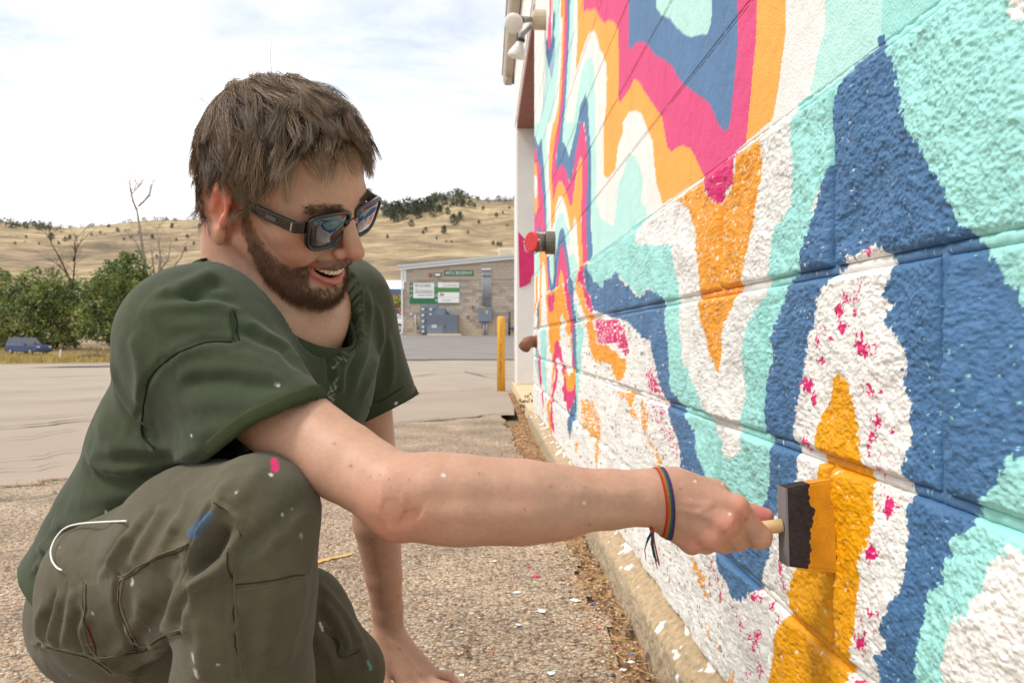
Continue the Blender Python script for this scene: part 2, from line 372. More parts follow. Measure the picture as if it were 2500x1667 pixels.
for i, (x, y, r, m) in enumerate(drops):
    g = GP(x, min(y, 1600)); rr = r / FD * g[1] * .72; k = 14
    a = np.linspace(0, 2 * np.pi, k, endpoint=False); rad = rr * (.55 + .6 * rng.random(k)); ex = 1.0 + rng.random() * .8
    V = [(g[0], g[1], .0035)] + [(g[0] + rad[j] * np.cos(a[j]) * ex, g[1] + rad[j] * np.sin(a[j]) * 1.4, .0028) for j in range(k)]
    mk('paint_drop', V, [(0, 1 + j, 1 + (j + 1) % k) for j in range(k)], m, near)

# ------------------------------------------------------------------ foundation curb, dirt strip, litter along the wall
DV = np.array([WS, 1.0, 0]) / math.hypot(WS, 1); NV = np.array([-DV[1], DV[0], 0]); C0 = np.array([WC, 0, 0])
def WP(u, v, h=0.0):
    u = np.asarray(u, float)[..., None]; v = np.asarray(v, float)[..., None]; h = np.asarray(h, float)[..., None]
    return C0 + DV * u + NV * h + np.array([0, 0, 1.]) * v
VB = CAMZ - 2.62 * .2032                                     # underside of the first course
us = np.concatenate([np.arange(.2, 2.2, .003), np.arange(2.2, 6.2, .009)])
pf = np.array([(-.10, .052), (-.03, .050), (.0, .049), (.045, .046), (.060, .043), (.066, .037), (.080, .020), (.0875, .004), (VB + .002, -.004), (VB + .002, -.03)])   # (z, proud)
arc = np.r_[0, np.cumsum(np.hypot(*np.diff(pf, axis=0).T))]; sa = np.linspace(.06, arc[-1], 64); pz = np.interp(sa, arc, pf[:, 0]); ph = np.interp(sa, arc, pf[:, 1])
UU, AA = np.meshgrid(us, sa, indexing='xy'); ZZ = pz[:, None] + 0 * UU; HH = ph[:, None] + 0 * UU; u_, a_ = UU.ravel(), AA.ravel()
bmp = .0030 * sn(u_, a_, 18, 18, 3, 21) + .0016 * sn(u_, a_, 110, 110, 3, 22)
keep_ = np.clip((arc[-1] - .034 - a_) / .01, 0, 1)
base1 = srgb(168, 152, 128); base2 = srgb(176, 154, 124); white = np.array([.80, .79, .76])
topf = np.clip((ZZ.ravel() - .052) / .012, 0, 1)[:, None]
CC = (base1 * (1 - topf) + base2 * topf) * (1 + .22 * sn(u_, a_, 45, 45, 3, 23) + .12 * sn(u_, a_, 260, 260, 2, 25))[:, None]
dots = (sn(u_, a_, 330, 330, 2, 26) > .98)[:, None]; CC = np.where(dots, CC * .45, CC)
k_ = np.clip((sn(u_, a_, 11, 16, 4, 24) * 1.6 + (ZZ.ravel() - .086) * 38 - .55) * 14, 0, 1)[:, None]; CC = CC * (1 - k_) + white * k_
VV = WP(u_, ZZ.ravel() + 0 * u_, HH.ravel() + bmp * keep_ + .0012 * k_[:, 0])
FO = mat('concrete_curb', rough=.95, attr='Col', var=.06, vscale=60, bump=.5, bscale=220, bdist=.0015, spec=.1)
o = mk('foundation_curb', VV, grid_faces(len(us), len(sa)), FO, None, True, CC)
tag(o, 'tan concrete foundation curb with white paint splotches under the mural', 'curb')
us2 = np.linspace(.2, 9.6, 700); hs = np.linspace(.03, .20, 22)
UU, HH = np.meshgrid(us2, hs, indexing='xy')
q = np.stack([UU * 22, HH * 22, 0 * UU], -1).reshape(-1, 3)
hw = np.clip(.16 + .03 * (UU - 2), .13, .24) / .2 * np.interp(UU, [5.5, 6.4], [1, .42])
zz = -.012 + .010 * fbm(q, 4, 27).reshape(UU.shape) + .012 * fbm(q * 3, 3, 29).reshape(UU.shape) - .01 * (HH < .06)
soil = mat('dry_soil', srgb(132, 102, 76), .95, var=.35, vscale=50, bump=.8, bscale=150, bdist=.006, color2=srgb(170, 135, 100), spec=.1)
o = mk('soil_strip', WP(UU * 1.0, zz, HH * hw).reshape(-1, 3), grid_faces(len(us2), len(hs)), soil, None, True); tag(o, 'dark crumbly soil strip between the pavement edge and the curb', 'soil', kind='structure')
# straw, twigs and grit lying in the strip
V = []; F = []
def blade(p, d, ln, wd, sag=.0):
    d = np.array(d, float); d /= np.linalg.norm(d); s = np.cross(d, [0, 0, 1.]); s /= np.linalg.norm(s) + 1e-9
    b = len(V); n_ = 3
    for i in range(n_ + 1):
        t = i / n_; c = np.array(p) + d * ln * t - np.array([0, 0, sag * t * t]); ww = wd * (1 - .8 * t)
        V.extend([c + s * ww, c - s * ww, c + np.array([0, 0, ww * 1.3])])
    for i in range(n_):
        a = b + 3 * i
        F.extend([(a, a + 3, a + 4, a + 1), (a + 1, a + 4, a + 5, a + 2), (a + 2, a + 5, a + 3, a)])
for i in range(900):
    u = .9 + 5.0 * rng.random() ** 1.2; h = .05 + rng.random() * (.08 + .03 * u) * rng.random() ** .4
    p = WP(u, .004 + rng.random() * .012, h); a = rng.random() * 6.28
    blade(p, (np.cos(a), np.sin(a), rng.normal() * .25), .015 + .05 * rng.random() ** 2, .0006 + .0007 * rng.random())
straw = mat('straw', srgb(196, 160, 105), .8, var=.4, vscale=30)
o = mk('straw_litter', V, F, straw); tag(o, 'dry straw and twigs littering the soil strip by the curb', 'straw', kind='stuff')
def pebble(seed):
    r = np.random.default_rng(seed); bm = bmesh.new(); bmesh.ops.create_icosphere(bm, subdivisions=1, radius=1)
    for v in bm.verts: v.co *= .7 + .5 * r.random(); v.co.z *= .6
    Vv = np.array([v.co[:] for v in bm.verts]); Ff = np.array([[v.index for v in f.verts] for f in bm.faces]); bm.free(); return Vv, Ff
pebs = [pebble(i) for i in range(6)]
V = []; F = []; C = []; nb = 0
pc = [srgb(190, 156, 120), srgb(168, 136, 106), srgb(138, 112, 90), srgb(206, 178, 144), srgb(108, 90, 74), srgb(216, 202, 184)]
for i in range(3800):
    u = .8 + 5.2 * rng.random() ** 1.4; h = .055 + abs(rng.normal()) * .055 + (.05 * rng.random() if u > 3 else 0)
    if i % 4 == 0: h = .07 + rng.random() * .5 * rng.random()
    r = .0012 + .0038 * rng.random() ** 2; pv, pf = pebs[i % 6]; a = rng.random() * 6.28
    rot = np.array([[np.cos(a), -np.sin(a), 0], [np.sin(a), np.cos(a), 0], [0, 0, 1]])
    V.append(pv @ rot.T * r + WP(u, .0005 + r * .3 + (-.004 if h < .1 else 0), h)); F.append(pf + nb); nb += len(pv); C.append(np.tile(pc[rng.integers(6)], (len(pv), 1)))
o = mk('gravel', np.concatenate(V), np.concatenate(F), mat('grit', rough=.9, attr='Col', spec=.2), None, False, np.concatenate(C)); tag(o, 'loose grit scattered along the broken pavement edge', 'gravel', kind='stuff')
# exposed pebbles standing proud of the near pavement
n_ = 15000; yy = 1.25 + 2.6 * rng.random(n_) ** 1.5; xx = -1.6 + rng.random(n_) * 1.95; ok = xx < edge_x(yy) - .005; xx, yy = xx[ok], yy[ok]; n_ = len(xx)
r = .0022 + .0026 * rng.random(n_) ** 1.5; a = rng.random(n_) * 6.28; PV = np.stack([p[0] for p in pebs])[np.arange(n_) % 6]; PF = np.stack([p[1] for p in pebs])[np.arange(n_) % 6]
V = np.stack([PV[..., 0] * np.cos(a)[:, None] - PV[..., 1] * np.sin(a)[:, None], PV[..., 0] * np.sin(a)[:, None] + PV[..., 1] * np.cos(a)[:, None], PV[..., 2]], -1) * r[:, None, None] + np.stack([xx, yy, r * .05], -1)[:, None]
C = np.repeat(np.array(pc)[rng.choice([0, 0, 1, 1, 2, 3, 3, 5], n_)], PV.shape[1], 0)
o = mk('exposed_pebbles', V.reshape(-1, 3), (PF + (np.arange(n_) * PV.shape[1])[:, None, None]).reshape(-1, 3), mat('pebbles', rough=.85, attr='Col', spec=.3), near, True, C); tag(o, kind='stuff')
# ================================================================== the mural (flat paint, mapped to the wall plane)
TG = {'T1': (1250, 0, 5.227), 'T2': (1250, 300, 5.227), 'T3': (1250, 560, 5.227), 'T4': (1250, 820, 5.227), 'T5': (1500, 0, 3.136), 'T6': (1500, 450, 3.136),
      'T7': (2000, 0, 3.136), 'T8': (2000, 450, 3.136), 'U1': (1400, 900, 3.136), 'U2': (1500, 1250, 3.76), 'U3': (1850, 850, 3.136), 'U4': (1850, 1250, 3.76),
      'U5': (2083, 1250, 3.76), 'C6': (1800, 800, 1.8086), 'S': (0, 0, 1)}
def pg(*segs):
    r = []
    for t, pts in segs:
        ox, oy, s = TG[t]; r += [(ox + x / s, oy + y / s) for x, y in pts]
    r = np.array(r, float); r[:, 0] = np.maximum(r[:, 0], 1225)
    Z = 738.65 / (r[:, 0] - 1184); v = CAMZ + (828 - r[:, 1]) * Z / 1975
    v = np.where(r[:, 1] < 3, v + 1.3, v); v = np.where(r[:, 1] > 1660, v - .3, v); Z = np.where(r[:, 0] > 2525, .12, Z)     # the mural runs on beyond the picture
    return np.stack([Z, v], -1)
KW = np.array([.80, .79, .75])
PAL = {'W': KW, 'M': srgb(158, 219, 212), 'B': srgb(72, 113, 154), 'K': srgb(214, 40, 112), 'O': srgb(236, 156, 40), 'G': srgb(228, 158, 6), 'm': srgb(186, 230, 222),
       'b': srgb(92, 128, 168), 'k': srgb(222, 78, 130), 'o': srgb(244, 172, 80), 'w': np.array([.83, .81, .77]), 'l': srgb(150, 175, 205)}  # lowercase smooth-course tones lightened to paint in haze, overexposure and sky reflection
MUR = []
def paint(c, *segs, cov=1.0, rag=1.0): MUR.append((c, pg(*segs), cov, rag))
# --- smooth upper courses, far to near
paint('m', ('T1', [(545, 0), (620, 0), (610, 300), (600, 600), (590, 900), (550, 1250), (500, 1568), (360, 1568), (400, 1250), (425, 1050), (430, 700), (440, 480), (520, 300)]))
paint('m', ('T2', [(250, 0), (440, 0), (440, 400), (435, 800), (460, 1100), (470, 1400), (290, 1420), (265, 250)]))
paint('b', ('T2', [(258, 250), (290, 170), (335, 300), (375, 190), (400, 500), (430, 900), (440, 1400), (285, 1400), (270, 500)]))
paint('k', ('T2', [(268, 330), (310, 320), (325, 480), (360, 540), (380, 800), (400, 1000), (425, 1400), (380, 1400), (335, 1290), (330, 1400), (285, 1400), (280, 900), (275, 500)]))
paint('o', ('T2', [(272, 530), (315, 510), (325, 700), (330, 900), (330, 1080), (300, 1190), (288, 1100), (283, 700)]))
paint('w', ('T2', [(278, 680), (310, 670), (325, 750), (320, 900), (305, 980), (288, 950)]))
paint('B', ('T1', [(530, 130), (550, 180), (545, 330), (530, 420), (550, 530), (520, 680), (470, 890), (435, 700), (430, 540), (450, 470), (480, 640), (510, 500), (515, 300)]))
paint('l', ('T1', [(545, 560), (550, 700), (505, 1010), (475, 890), (520, 680)]))
paint('k', ('T1', [(465, 0), (500, 0), (500, 300), (505, 450), (490, 630), (465, 620), (455, 400), (475, 200)]))
paint('o', ('T1', [(490, 0), (545, 0), (520, 130), (505, 220)]))
paint('m', ('T1', [(740, 0), (800, 0), (785, 400), (755, 700), (735, 1050), (705, 1300), (690, 1568), (655, 1568), (680, 1250), (700, 1000), (715, 700), (735, 300)]))
paint('o', ('T1', [(625, 0), (665, 0), (670, 300), (665, 700), (650, 1000), (620, 1300), (600, 1568), (540, 1568), (590, 1350), (615, 1000), (630, 700), (640, 300)]))
paint('O', ('T1', [(630, 20), (660, 0), (655, 200), (625, 240), (618, 190)]))
paint('k', ('T1', [(665, 0), (710, 0), (705, 300), (700, 700), (680, 1050), (660, 1300), (630, 1568), (590, 1568), (620, 1300), (640, 1050), (655, 700), (670, 300)]))
paint('b', ('T1', [(710, 0), (740, 0), (735, 300), (715, 700), (700, 1000), (685, 1250), (660, 1568), (620, 1568), (650, 1300), (670, 1050), (690, 700), (700, 300)]))
paint('m', ('T1', [(985, 735), (1020, 750), (1050, 900), (1060, 1300), (1065, 1568), (780, 1568), (840, 1200), (880, 950), (930, 800)]))
paint('b', ('T1', [(935, 1205), (965, 1300), (980, 1568), (840, 1568), (870, 1350)]))
paint('m', ('T2', [(650, 0), (835, 0), (790, 200), (730, 440), (680, 290), (660, 245), (640, 250)]))
paint('m', ('T2', [(970, 0), (1060, 0), (1075, 500), (1075, 1000), (1130, 1220), (1280, 1310), (1310, 1280), (1340, 1100), (1400, 800), (1450, 480), (1568, 400), (1568, 1350), (1350, 1480), (1200, 1568), (1025, 1568), (1005, 1000), (1010, 600)]),)
paint('m', ('T3', [(1000, 0), (1568, 0), (1568, 40), (1040, 330), (1020, 150)]))
paint('m', ('T5', [(115, 1180), (150, 1200), (190, 1260), (220, 1400), (235, 1568)]), ('T6', [(245, 240), (100, 330), (0, 400), (0, 300), (30, 0)]), ('T5', [(60, 1350)]))
paint('m', ('T2', [(1450, 480), (1568, 400), (1600, 1300), (1330, 1300), (1400, 800)]))
paint('w', ('T5', [(235, 1568), (200, 1568), (230, 1300), (300, 1100), (330, 1568)]), rag=.5)
paint('b', ('T2', [(620, 0), (655, 0), (640, 250), (660, 250), (680, 290), (730, 440), (790, 200), (835, 0), (975, 0), (1000, 300), (1010, 600), (1005, 1000), (1005, 1300), (1025, 1568), (945, 1568), (940, 900), (955, 500), (945, 200), (920, 0), (890, 0), (860, 200), (820, 350), (790, 550), (740, 770), (690, 650), (640, 540), (600, 560), (560, 620), (570, 300)]))
paint('k', ('T2', [(585, 0), (625, 0), (600, 200), (565, 400), (560, 600), (600, 560), (650, 540), (690, 620), (735, 770), (780, 600), (810, 400), (850, 180), (880, 10), (905, 0), (930, 100), (955, 350), (965, 700), (945, 1000), (945, 1568), (885, 1568), (885, 900), (890, 460), (870, 440), (830, 580), (800, 800), (765, 1050), (740, 1050), (700, 950), (680, 850), (630, 750), (600, 745), (560, 830), (530, 1020), (510, 900), (500, 700), (510, 500), (530, 300), (570, 80)]))
paint('o', ('T2', [(525, 0), (590, 0), (560, 150), (520, 400), (500, 650), (515, 800), (525, 1020), (560, 830), (610, 745), (650, 790), (690, 880), (740, 1055), (765, 1050), (800, 820), (830, 590), (870, 445), (893, 460), (890, 900), (880, 1200), (890, 1568), (835, 1568), (828, 1300), (800, 1200), (755, 1395), (740, 1340), (690, 1080), (640, 940), (600, 940), (550, 1100), (545, 1250), (500, 1370), (495, 1000), (470, 700), (468, 450), (490, 200)]))
paint('m', ('T2', [(600, 1160), (650, 1150), (690, 1300), (740, 1420), (745, 1568), (550, 1568), (550, 1300)]))
paint('b', ('T2', [(600, 1400), (640, 1340), (680, 1480), (690, 1568), (580, 1568)]))
# --- T3 : below the red-capped pipe
paint('m', ('T3', [(290, 290), (350, 290), (350, 560), (320, 700), (295, 560)]))
paint('k', ('T3', [(350, 290), (440, 290), (465, 450), (475, 650), (480, 770), (440, 810), (350, 890), (355, 500)]))
paint('o', ('T3', [(360, 280), (435, 290), (440, 450), (455, 650), (462, 800), (395, 850), (358, 880), (352, 700)]))
paint('w', ('T3', [(385, 420), (405, 415), (425, 560), (440, 830), (385, 860), (370, 800)]))
paint('m', ('T3', [(475, 340), (560, 300), (545, 480), (515, 720), (490, 560)]))
paint('b', ('T3', [(440, 360), (470, 340), (490, 600), (515, 720), (540, 560), (545, 420), (560, 300), (600, 150), (620, 0), (660, 0), (680, 120), (720, 380), (745, 570), (720, 620), (690, 560), (650, 300), (630, 190), (600, 330), (580, 600), (560, 700), (530, 800), (490, 820), (470, 650)]))
paint('k', ('T3', [(630, 180), (660, 250), (690, 400), (710, 560), (720, 630), (660, 670), (640, 560), (620, 510), (600, 650), (590, 730), (555, 740), (575, 560), (600, 330)]))
paint('o', ('T3', [(620, 505), (640, 550), (668, 670), (590, 735), (595, 640)]))
paint('m', ('T3', [(740, 330), (780, 300), (850, 480), (745, 570), (715, 350)]))
paint('o', ('T3', [(835, 0), (890, 0), (895, 200), (908, 445), (858, 500), (850, 300)]))
paint('k', ('T3', [(885, 0), (945, 0), (955, 250), (972, 395), (905, 450), (895, 250)]))
paint('b', ('T3', [(945, 0), (1005, 0), (1020, 150), (1035, 325), (985, 410), (965, 400), (960, 250)]))
# --- large shapes of the smooth courses
paint('o', ('T1', [(855, 0), (840, 400), (815, 880), (830, 880), (900, 640), (980, 430), (1010, 400), (1050, 400), (1085, 480), (1120, 640), (1160, 690), (1200, 820), (1210, 1000), (1205, 1300), (1190, 1470), (1170, 1568)]),
      ('T2', [(1175, 690), (1230, 700), (1320, 590), (1350, 300), (1420, 100)]), ('T5', [(60, 950), (110, 860), (160, 845), (205, 870), (240, 960), (290, 1080), (320, 1400), (370, 1562), (700, 1345), (700, 0)]))
paint('k', ('T1', [(920, 0), (915, 180), (945, 130), (1000, 135), (1060, 110), (1100, 200), (1175, 305), (1230, 255), (1310, 290), (1355, 380), (1360, 1000), (1355, 1280), (1385, 1320)]),
      ('T5', [(60, 760), (110, 690), (150, 605), (190, 630), (240, 720), (330, 850), (365, 900), (405, 1130), (435, 1165), (480, 1130), (520, 1115), (580, 1140), (620, 1210), (675, 1330), (700, 1350), (1008, 1110), (1020, 950), (1050, 650), (1090, 200), (1115, 0)]))
paint('b', ('T5', [(105, 0), (110, 370), (130, 380), (160, 330), (210, 320), (255, 350), (310, 425), (390, 465), (440, 510), (490, 600), (530, 650), (570, 680), (640, 730), (720, 785), (760, 860), (800, 960), (835, 1005), (870, 990), (890, 900), (915, 650), (940, 350), (945, 0)]))
paint('m', ('T5', [(290, 0), (320, 60), (360, 120), (430, 150), (470, 210), (540, 270), (590, 290), (660, 265), (710, 270), (735, 200), (745, 90), (740, 0)]))
paint('o', ('T5', [(1120, 0), (1350, 0), (1310, 250), (1265, 600), (1215, 900), (1175, 965), (1008, 1085), (1020, 950), (1050, 650), (1090, 200)]))
paint('m', ('T7', [(130, -60), (40, 250), (0, 370)]), ('T5', [(1530, 560), (1490, 705)]), ('T7', [(0, 690), (300, 455), (900, 0), (930, -60)]))
# --- rough courses
MUR.append(('m', np.array([[.12, CAMZ + 1.35 * .2032], [.934, CAMZ + 1.35 * .2032], [.862, 1.0], [.80, 1.3], [.74, 2.5], [.12, 2.5]]), 1.0, 1.0))
paint('M', ('S', [(2290, -40), (2560, -40), (2560, 1750), (2160, 1750), (2150, 1300), (2200, 500), (2060, 200), (2150, 105)]))
paint('W', ('T7', [(1480, -40), (1640, -40), (1640, 160), (1530, 140)]))
paint('W', ('U5', [(1700, 250), (1568, 330), (1400, 430), (1350, 550), (1330, 700), (1220, 780), (1200, 930), (1040, 1000), (1000, 1200), (930, 1400), (890, 1650), (1700, 1650)]))
paint('M', ('T5', [(1470, 740)]), ('T7', [(0, 720), (420, 400), (300, 600), (135, 870), (135, 1250), (60, 1400), (0, 1568)]), ('T6', [(1568, 400), (1480, 520), (1470, 650), (1400, 730), (1340, 870), (1300, 980), (1250, 1150), (1265, 1290), (1250, 1400), (1220, 1568)]),
      ('U1', [(1540, 0), (1520, 130), (1510, 450), (1555, 540), (1560, 680), (1540, 850), (1510, 1010), (1440, 1090), (1330, 1330), (1250, 1330), (1100, 950), (1045, 810), (990, 680), (960, 560), (930, 460), (880, 340), (860, 290), (790, 170), (760, 0)]),
      ('T6', [(450, 1568), (440, 1400), (425, 1200), (390, 1000), (380, 850), (280, 790), (230, 860), (180, 840), (130, 770), (70, 710), (30, 660)]), ('T3', [(1480, 700), (1370, 560), (1310, 640), (1180, 770), (1050, 660), (975, 480), (1000, 400), (1045, 325), (1568, 10)]), ('T6', [(120, 330), (245, 250), (480, 130), (700, 0)]))
paint('W', ('T6', [(190, 420), (210, 300), (370, 180), (480, 115), (690, -40)]), ('T5', [(1160, 960), (1400, 790), (1395, 950), (1390, 1100), (1420, 1200), (1380, 1568)]), ('T6', [(1340, 230), (1250, 380), (1230, 580), (1215, 720), (1200, 850), (1050, 1050), (1030, 1180), (1000, 1280), (1010, 1450), (1030, 1568)]),
      ('U1', [(1335, 250), (1310, 380), (1300, 490), (1320, 620), (1260, 680), (1190, 680), (1130, 500), (1090, 400), (1000, 260), (960, 150), (910, 0)]), ('T6', [(610, 1568), (590, 1450), (550, 1280), (520, 1050), (510, 880), (510, 780), (480, 620), (470, 470), (200, 460)]))
paint('K', ('T5', [(690, 1345), (975, 1150), (970, 1330), (950, 1420), (890, 1460), (860, 1540), (820, 1560), (760, 1500), (720, 1420), (680, 1380)]), cov=.97)
paint('O', ('T5', [(985, 1150), (1155, 1035), (1165, 1150), (1175, 1280), (1145, 1450), (1130, 1568)]), ('T6', [(1140, 0), (1120, 240), (1080, 400), (1050, 560), (1040, 650), (1005, 780), (970, 870), (920, 980), (850, 1120), (850, 1260), (835, 1400), (825, 1440), (790, 1370), (745, 1290), (720, 1130), (690, 1000), (680, 880), (665, 850), (700, 820), (690, 700), (670, 500), (640, 300), (600, 200), (550, 140), (480, 130), (600, 40), (690, -30)]), ('T5', [(720, 1430), (760, 1510), (820, 1568), (860, 1548), (900, 1470), (950, 1430), (975, 1330)]), cov=.84)
paint('B', ('T3', [(935, 450), (975, 440), (1000, 540), (1050, 640), (1180, 750), (1190, 660), (1310, 620), (1370, 520), (1420, 650), (1480, 680), (1568, 800)]), ('T6', [(30, 670), (70, 720), (130, 780), (180, 850), (230, 870), (280, 800), (300, 810), (395, 860), (400, 1000), (430, 1200), (450, 1400), (470, 1568)]),
      ('U1', [(765, 0), (790, 170), (860, 290), (880, 340), (930, 460), (960, 560), (990, 680), (1045, 810), (1100, 960), (1250, 1330)]), ('U2', [(1350, 300), (1380, 680), (1300, 745), (1220, 812), (1150, 790), (1100, 650), (1050, 590), (990, 500), (970, 380), (900, 290)]),
      ('U1', [(960, 1000), (870, 790), (860, 680), (830, 560), (790, 450), (750, 310), (740, 230), (700, 160), (690, 0)]), ('T6', [(380, 1568), (350, 1400), (320, 1200), (240, 1180), (160, 1080), (30, 1010)]), ('T3', [(1568, 1200), (1450, 1140), (1280, 1130), (1160, 1070), (1080, 1020), (1030, 880), (960, 760), (940, 600)]), cov=.985)
paint('B', ('T7', [(440, 290), (500, 265), (500, 345), (590, 390), (620, 500), (660, 650), (690, 760), (740, 880), (780, 1000), (870, 1130), (940, 1290), (1030, 1400), (1085, 1568)]), ('T8', [(1120, 200), (1125, 300), (1210, 350), (1250, 430), (1310, 530), (1390, 620), (1440, 740), (1520, 790), (1568, 930)]), ('S', [(2560, 980), (2560, 1040)]),
      ('C6', [(1266, 560), (1240, 640), (1205, 690), (1140, 750), (1085, 800), (1075, 850)]), ('U5', [(1190, 130), (1090, 190), (1010, 230), (970, 280), (970, 430), (900, 480), (870, 530), (910, 620), (830, 670), (760, 740), (740, 900), (710, 1080), (690, 1250), (650, 1400), (590, 1568), (570, 1700), (-200, 1700), (-500, 900)]),
      ('U2', [(1500, 1100), (1300, 900), (1220, 812), (1150, 700), (1250, 300)]), ('U1', [(1290, 1330), (1440, 1075), (1500, 1010), (1530, 850), (1550, 680), (1545, 530), (1510, 450), (1520, 130), (1540, 0)]), ('T6', [(1210, 1568), (1240, 1400), (1260, 1290), (1240, 1150), (1290, 980), (1330, 870), (1380, 730), (1470, 650), (1480, 520), (1545, 370)]), ('T7', [(60, 1400), (135, 1250), (135, 870), (190, 730), (270, 510), (450, 370)]), cov=.992)
paint('W', ('T8', [(430, 470), (530, 480), (560, 540), (605, 590), (590, 680), (540, 850), (600, 940), (540, 1040), (620, 1120), (680, 1220), (720, 1290), (660, 1370), (690, 1500)]), ('U3', [(1200, 20), (1130, 110), (1160, 220), (1180, 350), (1240, 400), (1200, 560), (1240, 670), (1180, 900), (1200, 1050), (1230, 1110), (1180, 1200), (1200, 1480)]),
      ('U5', [(520, 0), (540, 120), (550, 240), (560, 400), (545, 600), (500, 770), (420, 840), (410, 960), (330, 1080), (370, 1190), (340, 1270), (280, 1300), (300, 1440), (290, 1568), (280, 1700), (-1500, 1700)]), ('U2', [(1150, 1700), (1050, 900), (1150, 790), (1220, 812), (1300, 740), (1380, 690), (1400, 600), (1440, 450), (1500, 190)]), ('U3', [(220, 1200), (345, 1050), (330, 870), (340, 740), (300, 640), (330, 560), (340, 450), (410, 200), (420, 0)]), ('T6', [(1490, 1568), (1510, 1400), (1530, 1150), (1568, 1090)]), ('T8', [(20, 1000), (30, 900), (80, 800), (150, 700), (220, 640), (250, 545), (310, 560), (360, 510)]))
paint('G', ('U3', [(640, 220), (680, 195), (730, 240), (770, 330), (800, 430), (820, 560), (850, 750), (870, 900), (915, 980), (910, 1100), (940, 1250), (940, 1350), (915, 1500)]), ('U4', [(1130, 50), (1100, 250), (1030, 400), (1010, 560), (990, 800), (960, 1050), (930, 1280), (920, 1420), (880, 1500), (840, 1600), (840, 1800), (130, 1800), (150, 1568), (180, 1350), (210, 1130), (300, 980), (350, 900), (340, 740), (380, 600), (410, 480)]), ('U3', [(430, 1500), (420, 1080), (520, 960), (540, 820), (510, 760), (510, 620), (560, 480), (600, 380), (615, 280)]), cov=.995)
# --- thin strands of the rough courses further away
paint('O', ('T3', [(860, 490), (905, 465), (870, 600), (880, 690), (940, 800), (960, 960), (1060, 1110), (1080, 1300), (1090, 1440)]), ('T4', [(1130, 110), (1250, 120), (1340, 200), (1400, 240), (1480, 300), (1480, 470), (1450, 560), (1370, 560), (1310, 480), (1290, 360), (1180, 330), (1090, 350), (1040, 220), (1010, 100)]), ('T3', [(1000, 1400), (980, 1150), (920, 1000), (880, 860), (825, 760), (825, 600)]), cov=.93)
paint('K', ('T3', [(870, 480), (935, 450), (940, 640), (950, 740), (1030, 900), (1080, 1040), (1060, 1090), (980, 980), (950, 860), (910, 720), (870, 680)]), cov=.9)
paint('K', ('T3', [(1080, 1150), (1280, 1150), (1380, 1160), (1440, 1230), (1480, 1330), (1500, 1450), (1490, 1568)]), ('T4', [(1480, 260), (1440, 180), (1340, 100), (1150, 100), (1100, 0)]), ('T3', [(1090, 1300)]), cov=.66)
paint('M', ('T3', [(750, 570), (830, 520), (820, 750), (805, 760), (790, 640)])); paint('M', ('T3', [(810, 900), (840, 1000), (880, 1100), (890, 1200), (920, 1300), (920, 1568)]), ('T4', [(910, 300), (880, 500), (880, 800), (830, 1050), (790, 1220), (770, 1300), (790, 1100), (820, 950), (830, 700), (840, 450), (860, 200), (850, 0)]), ('T3', [(840, 1300), (830, 1150), (815, 1000)]))
paint('B', ('T3', [(720, 620), (760, 600), (790, 650), (800, 760), (800, 900), (825, 1100), (830, 1250), (860, 1500)]), ('T4', [(860, 150), (860, 400), (830, 500), (825, 700), (830, 950), (800, 1150), (780, 1250), (765, 1335), (740, 1290), (725, 1150), (740, 1000), (770, 930), (810, 830), (825, 650), (820, 420), (810, 200), (800, 0)]), ('T3', [(800, 1300), (780, 1100), (775, 850), (730, 720)]))
paint('O', ('T3', [(440, 840), (560, 770), (660, 680), (680, 760), (700, 900), (740, 1110), (770, 1250), (780, 1450), (790, 1568), (770, 1568), (750, 1380), (700, 1200), (660, 1060), (635, 1150), (630, 1400), (620, 1568), (500, 1568), (480, 1250), (460, 1000)]))
paint('K', ('T3', [(670, 660), (715, 640), (735, 740), (775, 850), (790, 1100), (800, 1300), (800, 1568)]), ('T4', [(810, 200), (825, 420), (820, 550), (790, 500), (790, 200), (780, 0)]), ('T3', [(770, 1300), (740, 1100), (710, 900), (680, 750)]))
paint('K', ('T3', [(470, 830), (520, 840), (570, 800), (550, 950), (540, 1050), (490, 1050), (475, 950)]), cov=.95)
paint('O', ('T4', [(490, 0), (640, 0), (640, 60), (590, 30), (560, 120), (540, 300), (560, 430), (550, 560), (520, 700), (510, 800), (500, 900), (510, 1150), (525, 1240), (500, 1240), (480, 1100), (475, 880), (500, 760), (520, 600), (545, 450), (530, 320), (510, 180)]))
paint('K', ('T4', [(590, 50), (630, 90), (650, 230), (690, 350), (650, 350), (600, 260), (570, 320), (600, 470), (580, 620), (550, 760), (540, 900), (545, 1100), (560, 1240), (510, 1160), (505, 950), (520, 780), (545, 620), (570, 480), (540, 300), (555, 120)]))
paint('K', ('T4', [(640, 360), (690, 360), (700, 500), (720, 640), (760, 720), (800, 640), (825, 620), (830, 720), (800, 850), (735, 1000), (710, 900), (680, 780), (655, 680), (690, 580), (660, 470)]))
paint('O', ('T4', [(690, 370), (720, 450), (750, 540), (770, 480), (800, 400), (825, 430), (825, 600), (790, 700), (740, 710), (710, 620), (690, 500)]))
paint('M', ('T4', [(310, 150), (345, 170), (360, 300), (365, 600), (330, 500), (310, 400)])); paint('M', ('T4', [(370, 0), (450, 0), (460, 300), (470, 780), (430, 700), (385, 500), (385, 300)])); paint('M', ('T3', [(390, 1280), (450, 1260), (460, 1568), (370, 1568)]))
paint('K', ('T4', [(345, 170), (375, 260), (380, 500), (390, 640), (410, 750), (420, 1030), (405, 1030), (400, 750), (360, 550), (350, 300)]))
